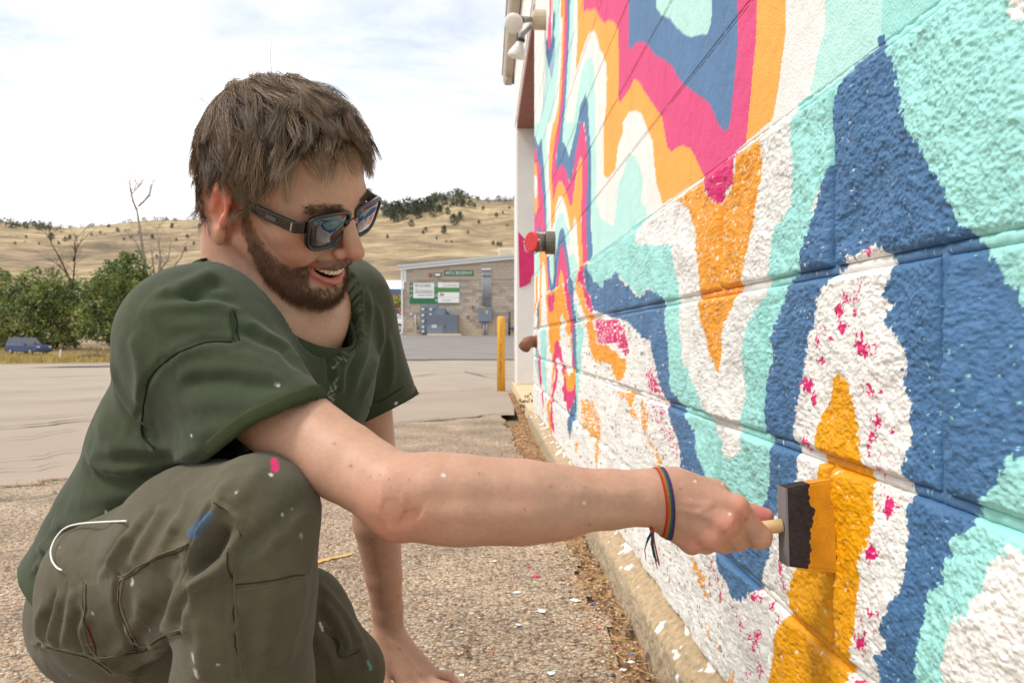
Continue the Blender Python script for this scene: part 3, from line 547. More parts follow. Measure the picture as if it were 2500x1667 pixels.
paint('O', ('T3', [(303, 600), (325, 600), (325, 900), (303, 1100)])); paint('O', ('T3', [(350, 880), (388, 870), (388, 1240), (340, 1240)])); paint('B', ('T3', [(340, 900), (358, 1000), (362, 1200), (325, 1340), (340, 1100)]))
for s in ([('U1', [(80, 230), (160, 250), (220, 390), (210, 760), (185, 760), (180, 520), (140, 540), (90, 400)])], [('U1', [(60, 420), (95, 440), (80, 490)])], [('U1', [(20, 560), (55, 570), (40, 650)])],
          [('U1', [(360, 160), (490, 180), (470, 260), (500, 340), (530, 430), (600, 490), (640, 580), (700, 740), (690, 780), (640, 640), (590, 500), (520, 420), (450, 330), (440, 260), (370, 190)])],
          [('U1', [(530, 220), (560, 240), (610, 350), (600, 470), (550, 440), (525, 330)])], [('U1', [(640, 740), (690, 740), (680, 775), (650, 775)])], [('U1', [(720, 750), (750, 750), (750, 790), (725, 790)])],
          [('U2', [(760, 400), (800, 480), (870, 590), (860, 720), (920, 820), (900, 840), (830, 680), (790, 560), (730, 450)])], [('U2', [(895, 1030), (920, 1040), (932, 1170), (912, 1180)])], [('U2', [(1080, 1480), (1150, 1450), (1150, 1600), (1090, 1600)])], [('U2', [(1000, 1230), (1020, 1240), (1010, 1300), (992, 1300)])]):
    paint('O', *s, cov=.62, rag=2)
paint('K', ('U1', [(580, 210), (740, 250), (780, 420), (830, 560), (860, 680), (860, 780), (800, 700), (740, 560), (690, 480), (640, 380), (590, 260)]), cov=.30, rag=2)
paint('K', ('U1', [(565, 60), (650, 40), (690, 150), (725, 215), (690, 205), (600, 150)]), cov=.6, rag=2)
paint('K', ('T6', [(0, 1030), (40, 1050), (100, 1110), (130, 1300), (60, 1240), (20, 1150)]), cov=.7, rag=2); paint('K', ('T6', [(250, 1420), (330, 1400), (380, 1568), (250, 1500)]), cov=.45, rag=2)
def spots(t, L_):
    for x, y, a, b in L_:
        th = np.linspace(0, 2 * np.pi, 11)[:-1]; paint('K', (t, [(x + a * np.cos(k) * (.75 + .5 * rng.random()), y + b * np.sin(k) * (.75 + .5 * rng.random())) for k in th]), cov=.9, rag=2.2)
spots('U3', [(520, 100, 25, 25), (435, 280, 45, 60), (480, 390, 22, 55), (415, 725, 55, 40), (935, 335, 50, 40), (985, 560, 28, 40), (940, 670, 32, 40), (1085, 630, 20, 15), (905, 770, 15, 50), (965, 820, 15, 15), (990, 940, 12, 20), (1035, 1210, 40, 80), (970, 1110, 20, 30), (890, 30, 50, 40), (1090, 1190, 15, 20)])
spots('T8', [(410, 520, 35, 35), (365, 780, 18, 40), (265, 870, 35, 25), (345, 880, 18, 40), (210, 960, 28, 45), (325, 990, 18, 35), (235, 1110, 20, 55), (160, 1180, 10, 30), (385, 1220, 38, 60), (430, 1275, 70, 35), (40, 1210, 15, 30), (50, 1360, 30, 25), (85, 1090, 15, 15), (440, 1560, 25, 15)])
spots('U4', [(1135, 390, 50, 65), (1280, 20, 25, 30), (270, 530, 35, 80), (300, 680, 20, 40), (1145, 930, 40, 50), (1020, 950, 18, 15), (1020, 1200, 50, 75), (1050, 1110, 18, 40), (40, 770, 45, 25), (160, 850, 15, 25), (230, 980, 12, 25), (50, 1110, 35, 20), (45, 1210, 20, 30), (10, 1260, 15, 40), (50, 1350, 15, 25), (60, 1460, 22, 35), (970, 1540, 25, 25), (1195, 1010, 10, 15), (1165, 1075, 12, 15)])
spots('U2', [(930, 490, 12, 50), (905, 515, 14, 18), (985, 600, 10, 45), (1005, 770, 18, 50), (905, 665, 8, 30), (1350, 775, 50, 30), (1180, 935, 15, 12), (1220, 1030, 15, 45), (1320, 1150, 45, 20), (1480, 850, 15, 25), (1255, 1480, 14, 35), (1375, 1480, 22, 35), (1135, 860, 8, 35), (1550, 985, 15, 30), (1365, 1360, 12, 30)])

V_L1 = CAMZ + 1.35 * .2032                                     # joint between the split-face courses and the smooth ones
def paint_at(u, v, hn=None, joint=False):
    """paint colour at wall coordinates; hn = height of the rough face there (the brush misses deep pits)"""
    n = len(u); rough = (v < V_L1)
    w1 = sn(u, v, 120, 95, 3, 51); w2 = sn(u, v, 120, 95, 3, 52)
    amp = np.where(rough, .0042, .0008); uu = u + w1 * amp; vv = v + w2 * amp
    fl = sn(u, v, 210, 95, 3, 53)                               # flecks, drawn out vertically
    if hn is not None: fl = fl * .8 - hn * .40
    fl = fl / 1.9 + .5
    c = np.tile(KW, (n, 1)); c[~rough] = PAL['w']
    br = sn(u, v, 75, 32, 4, 54)
    raw = rough & (br > .74) & (fl > .42)
    c[raw] = srgb(150, 128, 104) * (1 + .25 * w1[raw])[:, None]
    grey = rough & (sn(u, v, 150, 60, 3, 57) > .92); c[grey] = srgb(120, 112, 104)
    for k, poly, cov, rag in MUR:
        lo = poly.min(0) - .02; hi = poly.max(0) + .02
        idx = np.nonzero((u > lo[0]) & (u < hi[0]) & (v > lo[1]) & (v < hi[1]))[0]
        if not len(idx): continue
        if rag > 1.5:
            a = np.where(rough[idx], .0075, .001); p = np.stack([u[idx] + w1[idx] * a, v[idx] + w2[idx] * a], -1)
        else: p = np.stack([uu[idx], vv[idx]], -1)
        m = in_poly(p, poly)
        if cov < 1: m &= (fl[idx] < cov) | ~rough[idx]
        c[idx[m]] = PAL[k]
    return c

# ------------------------------------------------------------------ blocks
wall = empty('painted_block_wall', (WC + WS * 3, 3.0, VB)); tag(wall, 'long block wall covered by a bright wavy mural being painted', 'wall')
wall_inv = Matrix.Translation(-Vector(wall.location))
def wchild(o): o.parent = wall; o.matrix_parent_inverse = wall_inv; return o
roughm = mat('painted_split_face', rough=.50, attr='Col', var=.08, vscale=45, bump=.6, bscale=320, bdist=.0018, spec=.38)
smoothm = mat('painted_smooth_block', rough=.7, attr='Col', var=.05, vscale=9, bump=.8, bscale=300, bdist=.0020, spec=.3, bump2=(80, .3, .003))
CH = .2032 * .992; J = .0048
U_END = 6.15; Z_TOP = 4.07
def sp(u): return min(max(.0030 * u * u, .0013), .05)
def graded(a, b):
    r = [a]
    while r[-1] < b: r.append(r[-1] + sp(r[-1]))
    r = np.array(r[:-1] + [b]); return r
nblk = 0
ncourse = int((Z_TOP - VB) / CH) + 1
for ci in range(ncourse):
    v0 = VB + ci * CH; v1 = v0 + CH
    # view limit (top of frame) so that nothing far out of the picture is built finely
    start = .858 - .406 * 3 if ci in (1, 3) or (ci > 3 and ci % 2 == 1) else .655 - .406 * 2
    k = 0
    while True:
        u0 = start + k * .406; u1 = u0 + .406; k += 1
        if u0 > (U_END if v0 < 3.15 else 10.3): break
        if u1 < .25: continue
        u0 = max(u0, .2)
        if v0 < 3.15: u1 = min(u1, U_END)
        else: u1 = min(u1, 10.3)
        if u1 - u0 < .03: continue
        # skip blocks well outside the view, beyond one step to the side
        if (v0 - CAMZ) > .50 * max(u1, .2) + .55: continue
        if u1 < .50 and (v0 - CAMZ) > .6: continue
        isr = v1 < V_L1 + .02
        um = max((u0 + u1) / 2, .45)
        j0 = J if isr else J * .45
        uu = graded(u0 + j0, u1 - j0) if um < 3.2 else np.linspace(u0 + j0, u1 - j0, 16)
        if um < .5: uu = uu[::2] if len(uu) > 40 else uu
        sv = min(max(.00125 * um, .0010), .012)
        vv = np.linspace(v0 + j0, v1 - j0, max(int((v1 - v0) / sv), 10))
        A, B = np.meshgrid(uu, vv, indexing='xy'); a = A.ravel(); b = B.ravel()
        q = np.stack([a, b, 0 * a + nblk * 3.1], -1)
        ed = np.minimum(np.minimum(a - uu[0], uu[-1] - a), np.minimum(b - vv[0], vv[-1] - b))
        if isr:
            ao = a + nblk * .731
            hn = sn(ao, b, 26, 26, 3, 61) * .55 + sn(ao, b, 80, 80, 3, 62) * .62 + sn(ao, b, 210, 210, 3, 63) * .42
            h = .0080 + .0021 * hn + .0055 * sn(ao, b, 6, 6, 2, 64)
            e = np.clip(ed / .009, 0, 1); e = np.sqrt(1 - (1 - e) ** 2); h = np.maximum(h, .001) * (.25 + .75 * e) + (e - 1) * .003
        else:
            hn = None; e = np.clip(ed / .003, 0, 1); h = (e - 1) * .002 + .0006 * sn(a + nblk, b, 25, 25, 2, 65)
        c = paint_at(a, b, hn)
        V = WP(a, b, h); F = grid_faces(len(uu), len(vv))
        # side skirts back into the joint
        nu, nv_ = len(uu), len(vv); idx = np.arange(nu * nv_).reshape(nv_, nu)
        ring = np.concatenate([idx[0, :], idx[1:, -1], idx[-1, -2::-1], idx[-2:0:-1, 0]])
        Vs = V[ring] - NV * (.02); n0 = len(V); m_ = len(ring); r2 = n0 + np.arange(m_)
        Fs = np.stack([ring, r2, np.roll(r2, -1), np.roll(ring, -1)], -1)
        o = mk('block', np.concatenate([V, Vs]), np.concatenate([F[:, ::-1], Fs[:, ::-1]]), roughm if isr else smoothm, None, True, np.concatenate([c, c[ring]]))
        wchild(o); nblk += 1
# mortar: bed joints and head joints, slightly hollow, painted with the mural
MV = []; MF = []; MC = []; nb = 0
def strip(U0, Vc, half, horiz, isr):
    global nb
    prof = np.array([-1.15, -.8, -.3, .3, .8, 1.15]); dep = np.array([-.004, -.0005, .0005, .0005, -.0005, -.004]) + (.0012 if isr else -.0010)
    a = U0[:, None] if horiz else (Vc + prof * half)[None, :].repeat(len(U0), 0)
    if horiz: A = np.repeat(a, 6, 1); B = (Vc + prof * half)[None, :].repeat(len(U0), 0)
    else: A = (Vc + prof * half)[None, :].repeat(len(U0), 0); B = np.repeat(U0[:, None], 6, 1)
    a = A.ravel(); b = B.ravel(); h = np.tile(dep, len(U0)) + .0009 * sn(a, b, 60, 60, 3, 71)
    MV.append(WP(a, b, h)); MC.append(paint_at(a, b)); F = grid_faces(6, len(U0)); MF.append(F + nb); nb += len(a)
for ci in range(ncourse + 1):
    v0 = VB + ci * CH
    if ci == 0: continue
    isr = v0 < V_L1 - .02
    ug = graded(.22, min(U_END, 6.15)) if v0 < 3.15 else np.linspace(2.0, 10.3, 150)
    strip(ug, v0, J * 1.05 if v0 < V_L1 + .02 else J * .6, True, isr)
for ci in range(ncourse):
    v0 = VB + ci * CH; start = .858 - .406 * 3 if ci in (1, 3) or (ci > 3 and ci % 2 == 1) else .655 - .406 * 2
    isr = v0 + CH < V_L1 + .02
    for k in range(1, 22):
        u0 = start + k * .406
        if u0 < .3 or u0 > U_END or (v0 - CAMZ) > .5 * u0 + .5: continue
        strip(np.linspace(v0, v0 + CH, max(int(CH / (.0018 * max(u0, .5))), 8)), u0, J * (1.2 if isr else .55), False, isr)
wchild(mk('mortar', np.concatenate(MV), np.concatenate(MF), mat('painted_mortar', rough=.45, attr='Col', bump=.2, bscale=120, bdist=.001, spec=.45), None, True, np.concatenate(MC)))
# core behind the blocks, door opening beyond, far jamb, lintel
wm = mat('white_painted_masonry', (.72, .71, .69), .8, var=.06, vscale=3, bump=.3, bscale=80, bdist=.004, spec=.25)
def wbox(u0, u1, v0, v1, h0, h1):
    V = [WP(u, v, h) for u, v, h in ((u0, v0, h0), (u1, v0, h0), (u1, v0, h1), (u0, v0, h1), (u0, v1, h0), (u1, v1, h0), (u1, v1, h1), (u0, v1, h1))]
    return V, [(0, 3, 2, 1), (4, 5, 6, 7), (0, 1, 5, 4), (1, 2, 6, 5), (2, 3, 7, 6), (3, 0, 4, 7)]
m = MB(); m.add(*wbox(-.3, U_END - .004, VB, 3.2, -.22, -.008)); m.add(*wbox(-.3, 10.3, 3.206, Z_TOP, -.22, -.008)); wchild(m.build('wall_core', wm))
m = MB(); m.add(*wbox(9.5, 10.3, VB, 3.2, -.4, .002)); jamb = wchild(m.build('far_jamb', wm, bevel=.01))
m = MB(); m.add(*wbox(U_END - .2, 9.62, 3.10, 3.203, -.30, .0)); wchild(m.build('lintel', mat('rust_brown_lintel', srgb(140, 88, 78), .7, var=.12, vscale=6)))
m = MB(); m.add(*wbox(U_END, 9.5, 0, 3.1, -.36, -.30)); wchild(m.build('roll_door', mat('pale_door', (.55, .54, .51), .6)))
m = MB(); m.add(*wbox(U_END + .01, 10.28, -.1, VB + .0, -.30, .035)); wchild(m.build('door_sill', mat('tan_sill', srgb(214, 188, 152), .9, var=.1, vscale=8, spec=.2), bevel=.012))
# magenta patch rolled onto the jamb
jm = mat('jamb_pink_paint', srgb(205, 32, 105), .6, var=.1, vscale=14)
pts = [(82, 35), (140, 100), (200, 170), (275, 230), (285, 560), (250, 600), (235, 680), (180, 715), (95, 745), (88, 400)]
yj = 9.5 * DV[1] - .004
def jp(x, y): X = (1250 + x / 5.227 - 1250) / 1975 * yj; return (X, yj, CAMZ + (828 - (560 + y / 5.227)) / 1975 * yj)
V = [jp(*p) for p in pts]; V = [(max(a, WC + WS * yj + .012), b - .003, c) for a, b, c in V]
V2 = [(a, b + .004, c) for a, b, c in V]; n_ = len(V)
wchild(mk('pink_paint_patch', V + V2, [tuple(range(n_)), tuple(range(2 * n_ - 1, n_ - 1, -1))] + [(i, n_ + i, n_ + (i + 1) % n_, (i + 1) % n_) for i in range(n_)], jm))
# eave gutter along the top of the wall
gm = mat('beige_gutter', srgb(190, 176, 160), .5, var=.05, vscale=3)
gut = empty('roof_gutter', WP(8, Z_TOP, .07)); tag(gut, 'beige box gutter running along the top edge of the painted wall', 'gutter')
def gchild(o): o.parent = gut; o.matrix_parent_inverse = Matrix.Translation(-Vector(gut.location)); return o
prof = [(.012, -.01), (.105, -.01), (.125, .03), (.135, .115), (.150, .125), (.150, .14), (.012, .14)]
m = MB(); m.prism(prof, 3.0, 10.95, lambda a, b, t: WP(t, Z_TOP + b, a)); gchild(m.build('trough', gm))
m = MB(); m.add(*wbox(10.55, 10.72, Z_TOP - .07, Z_TOP - .005, .03, .11)); gchild(m.build('outlet', gm, bevel=.01))
m = MB(); m.add(*wbox(3.0, 10.9, Z_TOP - .01, Z_TOP + .16, -.02, .011)); gchild(m.build('dark_drip_edge', mat('drip_edge', (.06, .07, .06), .6)))
HBODY, HCLOTH = .0019, .0027
FOAM_L = .0500
PAL_G = srgb(206, 140, 4)
# ================================================================== organic shapes: signed distance fields turned into meshes
def smin(a, b, k):
    h = np.clip(.5 + .5 * (b - a) / k, 0, 1); return b * (1 - h) + a * h - k * h * (1 - h)
def smax(a, b, k): return -smin(-a, -b, k)
def rcone(p, a, b, ra, rb):
    """distance to a rounded cone between a (radius ra) and b (radius rb), linear-radius capsule"""
    a = np.asarray(a, float); b = np.asarray(b, float); ab = b - a; L2 = ab @ ab
    t = np.clip((p - a) @ ab / L2, 0, 1); return np.linalg.norm(p - (a + t[:, None] * ab), axis=1) - (ra + (rb - ra) * t)
def chain(p, pts, rad, k=.012):
    d = None
    for i in range(len(pts) - 1):
        q = rcone(p, pts[i], pts[i + 1], rad[i], rad[i + 1]); d = q if d is None else smin(d, q, k)
    return d
def ell(p, c, r, M=None):
    q = p - np.asarray(c, float)
    if M is not None: q = q @ M
    r = np.asarray(r, float); k0 = np.linalg.norm(q / r, axis=1); k1 = np.linalg.norm(q / (r * r), axis=1)
    return k0 * (k0 - 1.0) / np.maximum(k1, 1e-9)
def sph(p, c, r): return np.linalg.norm(p - np.asarray(c, float), axis=1) - r
def mesh_sdf(f, lo, hi, h, B=8, margin=.005):
    """sparse surface nets: f is evaluated finely only in blocks near the surface"""
    lo = np.asarray(lo, float); hi = np.asarray(hi, float); nb = np.ceil((hi - lo) / (h * B)).astype(int)
    g = np.stack(np.meshgrid(*[np.arange(n) for n in nb], indexing='ij'), -1).reshape(-1, 3)
    c = lo + (g + .5) * h * B; act = g[np.abs(f(c)) < h * B * .87 + margin]
    NXYZ = (nb * B + 2).astype(np.int64); key = lambda I: (I[..., 0] * NXYZ[1] + I[..., 1]) * NXYZ[2] + I[..., 2]
    o = np.stack(np.meshgrid(*[np.arange(B + 1)] * 3, indexing='ij'), -1).reshape(-1, 3)
    ck = []; cv = []; ed = [[], [], []]; es = [[], [], []]
    corner = np.array([(i, j, k) for i in (0, 1) for j in (0, 1) for k in (0, 1)])
    edges = [(a, b) for a in range(8) for b in range(a + 1, 8) if np.abs(corner[a] - corner[b]).sum() == 1]
    CH_ = 120
    for s in range(0, len(act), CH_):
        A = act[s:s + CH_]; I = (A[:, None, :] * B + o[None]).reshape(-1, 3)
        val = f(lo + I * h).reshape(len(A), B + 1, B + 1, B + 1)
        sg = val < 0
        cs = np.stack([sg[:, i:B + i, j:B + j, k:B + k] for i, j, k in corner], -1)
        mix = cs.any(-1) & ~cs.all(-1); w_ = np.argwhere(mix)
        if not len(w_): continue
        vals = np.stack([val[w_[:, 0], w_[:, 1] + i, w_[:, 2] + j, w_[:, 3] + k] for i, j, k in corner], -1)
        acc = np.zeros((len(w_), 3)); cnt = np.zeros(len(w_))
        for a, b in edges:
            va, vb = vals[:, a], vals[:, b]; m = (va < 0) != (vb < 0); t = va / np.where(m, va - vb, 1)
            acc += np.where(m[:, None], corner[a] + t[:, None] * (corner[b] - corner[a]), 0); cnt += m
        gi = A[w_[:, 0]] * B + w_[:, 1:]
        ck.append(key(gi)); cv.append(lo + (gi + acc / cnt[:, None]) * h)
        for ax in range(3):
            sl0 = [slice(None)] + [slice(0, B)] * 3; sl1 = list(sl0); sl1[1 + ax] = slice(1, B + 1)
            d = sg[tuple(sl0)] != sg[tuple(sl1)]; e = np.argwhere(d)
            if len(e): ed[ax].append(A[e[:, 0]] * B + e[:, 1:]); es[ax].append(sg[e[:, 0], e[:, 1], e[:, 2], e[:, 3]])
    ck = np.concatenate(ck); cv = np.concatenate(cv); srt = np.argsort(ck); ck = ck[srt]; V = cv[srt]
    def look(I):
        k = key(I); j = np.clip(np.searchsorted(ck, k), 0, len(ck) - 1); return np.where(ck[j] == k, j, -1)
    Q = []
    for ax in range(3):
        if not ed[ax]: continue
        E = np.concatenate(ed[ax]); S_ = np.concatenate(es[ax]); u = np.eye(3, dtype=int)[(ax + 1) % 3]; v = np.eye(3, dtype=int)[(ax + 2) % 3]
        q = np.stack([look(E - u - v), look(E - v), look(E), look(E - u)], -1); q[~S_] = q[~S_][:, ::-1]
        Q.append(q[(q >= 0).all(1)])
    return V, np.concatenate(Q)
def vnormals(V, F):
    n = np.cross(V[F[:, 2]] - V[F[:, 0]], V[F[:, 3]] - V[F[:, 1]]); fi = F.T.ravel()
    r = np.stack([np.bincount(fi, np.tile(n[:, a], 4), len(V)) for a in range(3)], -1)
    return r / (np.linalg.norm(r, axis=1)[:, None] + 1e-12)
def relax(V, F, it=2, lam=.5):
    i0 = np.concatenate([F[:, 0], F[:, 1], F[:, 2], F[:, 3]] + [F[:, 1], F[:, 2], F[:, 3], F[:, 0]]); i1 = np.concatenate([F[:, 1], F[:, 2], F[:, 3], F[:, 0]] + [F[:, 0], F[:, 1], F[:, 2], F[:, 3]])
    c = np.bincount(i0, minlength=len(V))
    for _ in range(it):
        s = np.stack([np.bincount(i0, V[i1, a], len(V)) for a in range(3)], -1)
        V = V + lam * (s / np.maximum(c, 1)[:, None] - V)
    return V
def projD(V): return np.stack([CXD + FD * V[:, 0] / V[:, 1], CYD - FD * (V[:, 2] - CAMZ) / V[:, 1]], -1)
def cut(V, F, pt, n):
    """drop what lies beyond a plane, snapping the rim onto it"""
    pt = np.asarray(pt, float); n = np.asarray(n, float) / np.linalg.norm(n); d = (V - pt) @ n
    keep = (d[F] < 0).any(1); F = F[keep]; rim = np.unique(F); m = np.zeros(len(V), bool); m[rim] = True
    V = V.copy(); b = m & (d > 0); V[b] -= d[b][:, None] * n
    ix = -np.ones(len(V), int); ix[rim] = np.arange(len(rim)); return V[rim], ix[F]
class Sculpt:
    """strokes given as lines seen from the easel point, laid on the visible surface and worn into the mesh in 3D"""
    def __init__(s, V, F):
        s.V, s.F = V, F; s.N = vnormals(V, F); s.px = projD(V); s.vis = (s.N * (V - np.array([0, 0, CAMZ]))).sum(1) < 0; s.D = np.zeros(len(V))
    def at(s, x, y, rad=7):
        d2 = ((s.px - (x, y)) ** 2).sum(1); c = np.nonzero((d2 < rad * rad) & s.vis)[0]
        if not len(c):
            c = np.nonzero(s.vis)[0]; return s.V[c[np.argmin(d2[c])]]
        return s.V[c[np.argmin(s.V[c, 1])]]
    def line(s, pts, n=4):
        pts = np.array(pts, float); q = []
        for i in range(len(pts) - 1):
            p0 = pts[max(i - 1, 0)]; p1 = pts[i]; p2 = pts[i + 1]; p3 = pts[min(i + 2, len(pts) - 1)]
            for t in np.linspace(0, 1, n, endpoint=False):
                q.append(.5 * (2 * p1 + (p2 - p0) * t + (2 * p0 - 5 * p1 + 4 * p2 - p3) * t * t + (3 * p1 - p0 - 3 * p2 + p3) * t ** 3))
        q.append(pts[-1]); return np.array([s.at(*k) for k in q])
    def dist(s, L3, reach):
        lo = L3.min(0) - reach; hi = L3.max(0) + reach; idx = np.nonzero(((s.V > lo) & (s.V < hi)).all(1))[0]
        best = np.full(len(idx), 9.); tb = np.zeros(len(idx)); sg = np.zeros(len(idx)); p = s.V[idx]; n = len(L3) - 1
        for i in range(n):
            a, b = L3[i], L3[i + 1]; ab = b - a; l2 = ab @ ab + 1e-12; t = np.clip((p - a) @ ab / l2, 0, 1); v = p - a - t[:, None] * ab; d = np.linalg.norm(v, axis=1)
            m = d < best; best[m] = d[m]; tb[m] = (i + t[m]) / n
            sg[m] = np.sign((np.cross(ab, v[m]) * s.N[idx[m]]).sum(1))
        return idx, best, tb, sg
    def stroke(s, pts, wd, amp, kind='ridge', taper=True):
        L3 = s.line(pts); idx, d, t, sg = s.dist(L3, wd * 3.2)
        e = np.clip(np.minimum(t, 1 - t) * 5, 0, 1) if taper else 1.0
        if kind == 'ridge': s.D[idx] += amp * e * np.exp(-(d / wd) ** 2)
        elif kind == 'fold':                                     # rounded crest with a valley on its right-hand side
            ds = d * sg; s.D[idx] += amp * e * (np.exp(-((ds - .55 * wd) / wd) ** 2) - .85 * np.exp(-((ds + .75 * wd) / (.8 * wd)) ** 2))
        elif kind == 'step':                                     # panel edge: raised on the left-hand side
            ds = d * sg; s.D[idx] += amp * e * np.clip(1 - d / (wd * 3), 0, 1) * np.clip(ds / (.25 * wd) * .5 + .5, 0, 1)
    def region(s, poly, amp, soft=3.0):
        m = s.vis & in_poly(s.px, np.array(poly, float)); s.D[m] += amp
    def done(s): return s.V + s.N * s.D[:, None]
def xform(M, o, P_): return (np.asarray(P_, float) @ M.T) + o
# ================================================================== fittings on the painted wall
zinc = mat('zinc_grey', (.36, .36, .33), .5, metal=.4, var=.12, vscale=40); beige_m = mat('beige_metal', srgb(186, 174, 148), .5, var=.08, vscale=30)
fl = empty('flood_light', WP(5.0, 2.59, 0)); tag(fl, 'twin bulb flood light fixed high on the mural wall', 'flood light')
def sub(root):
    inv = Matrix.Translation(-Vector(root.location))
    def g(o): o.parent = root; o.matrix_parent_inverse = inv; return o
    return g
g = sub(fl)
m = MB(); m.tube([WP(5.0, 2.60, .0), WP(5.0, 2.60, .075)], .060, 16); m.tube([WP(5.0, 2.60, .075), WP(5.0, 2.60, .085)], [.050, .042], 16); g(m.build('junction_box', beige_m, None, False, .004))
for k, (du, dv, dh, tu, tv, th) in enumerate([(-.05, -.02, .10, -.75, -.45, .40), (.09, -.05, .09, .2, -.95, .25)]):
    a = WP(5.0 + du * .4, 2.60 + dv * .2, .075); b = WP(5.0 + du, 2.60 + dv, .075 + dh * .7); dr = (WP(5 + tu, 2.6 + tv, th) - WP(5, 2.6, 0)); dr /= np.linalg.norm(dr)
    m = MB(); m.tube([a, b, b + dr * .05], [.014, .022, .027], 12); h_ = g(m.build('lamp_holder', zinc, None, True))
    c = b + dr * .045; m = MB(); prof_b = [(0, .020), (.02, .026), (.045, .040), (.075, .055), (.095, .060), (.104, .056), (.110, .040), (.113, .015), (.114, .001)]
    m.tube([c + dr * t for t, r in prof_b], [r for t, r in prof_b], 18); g(m.build('bulb', mat('frosted_bulb' + str(k), (.72, .71, .64), .15, spec=.6, coat=.6), None, True))
    m = MB(); m.tube([c - dr * .012, c + dr * .006], [.0275, .0275], 12); m.build('socket_ring', mat('dark_ring' + str(k), (.03, .025, .02), .6), h_)
# capped hose connection
fc = empty('hose_connection', WP(4.35, .595 + 1.155, 0)); tag(fc, 'grey pipe connection with red cap sticking out of the mural wall', 'pipe'); g = sub(fc)
zc = CAMZ + (828 - 592) / 1975 * 4.33
brz = mat('weathered_pipe', srgb(110, 102, 90), .6, metal=.3, var=.25, vscale=30)
m = MB(); m.tube([WP(4.35, zc, -.01), WP(4.35, zc, .05)], .062, 20); g(m.build('wall_flange', brz, None, False, .004))
e_ = WP(4.35, zc, .05); d1 = NV * .8 - DV * .6; d1 /= np.linalg.norm(d1)
m = MB(); m.tube([WP(4.35, zc, .04), e_ + NV * .03, e_ + NV * .03 + d1 * .045], [.048, .050, .052], 20); g(m.build('pipe_body', brz, None, True))
c = e_ + NV * .03 + d1 * .045; m = MB(); m.tube([c, c + d1 * .004, c + d1 * .016, c + d1 * .019], [.0535, .055, .055, .050], 24); cap = g(m.build('cap', mat('red_cap', srgb(196, 44, 52), .55, var=.08, vscale=60)))
sdv = np.cross(d1, [0, 0, 1.]); sdv /= np.linalg.norm(sdv)
for s in (-1, 1):
    m = MB(); q = c + d1 * .010 + sdv * s * .060; m.tube([q - np.array([0, 0, .004]), q + np.array([0, 0, .006]), q + np.array([0, 0, .012])], [.006, .009, .004], 8); m.build('lug', zinc, cap, True)
m = MB(); m.tube([c + d1 * .01 + sdv * .066, c + d1 * .012 + sdv * .05 + np.array([0, 0, -.045]), c - d1 * .01 + np.array([0, 0, -.06]), c - d1 * .02 - sdv * .04 + np.array([0, 0, -.045]), c + d1 * .01 - sdv * .066], .003, 6); g(m.build('chain', zinc, None, True))
# rusty elbow
re = empty('rusty_elbow_pipe', WP(5.72, .60, 0)); tag(re, 'rusty brown elbow pipe poking out of the mural wall near the ground', 'pipe'); g = sub(re)
rust = mat('rust', srgb(132, 88, 66), .8, var=.25, vscale=25, bump=.4, bscale=120, bdist=.002)
zr = CAMZ + (828 - 838) / 1975 * 5.72
m = MB(); m.tube([WP(5.72, zr + .012, -.01), WP(5.72, zr + .012, .045), WP(5.70, zr + .004, .075), WP(5.67, zr - .03, .10)], [.040, .042, .043, .044], 16); g(m.build('elbow', rust, None, True))
m = MB(); m.tube([WP(5.72, zr + .012, -.012), WP(5.72, zr + .012, .018)], [.050, .048], 16); g(m.build('collar', rust))
# ================================================================== bollard
def ground_at(x, y, Z): p = P(x, y, Z); return p
b0 = P(1151, 895, 10.05); b0[2] = float(H(b0[0], b0[1])); bo = empty('bollard', b0); tag(bo, 'yellow steel bollard standing in the lot beside the wall corner', 'bollard'); g = sub(bo)
ym = mat('yellow_bollard_paint', srgb(226, 168, 62), .6, var=.10, vscale=9, stretch=(1, 1, .25), spec=.4); chip = mat('chipped_dark', srgb(120, 84, 40), .8)
m = MB(); m.tube([b0 + [0, 0, -.05], b0 + [0, 0, .885], b0 + [0, 0, .905], b0 + [0, 0, .912]], [.051, .049, .046, .030], 20); g(m.build('post', ym, None, True))
for i, (z0, z1, w_) in enumerate([(.62, .83, .006), (.40, .50, .005), (.20, .38, .006), (.52, .58, .004)]):
    m = MB(); k = 5; a0 = -1.62 + .1 * math.sin(i * 3)
    pts_ = [(a0 + .10 * math.sin(j * 2.1 + i), z0 + (z1 - z0) * j / k) for j in range(k + 1)]; V_ = []
    for a, z in pts_:
        ww = .08 * (1 if 0 < z - z0 < z1 - z0 - 1e-6 else .1) * (.5 + .5 * rng.random())
        for s in (-1, 1): V_.append(b0 + [math.cos(a + s * ww) * .0505, math.sin(a + s * ww) * .0505, z])
    mk('paint_chip', V_, [(2 * j, 2 * j + 1, 2 * j + 3, 2 * j + 2) for j in range(k)], chip); g(COL.objects['paint_chip'] if i == 0 else COL.objects['paint_chip.%03d' % i])
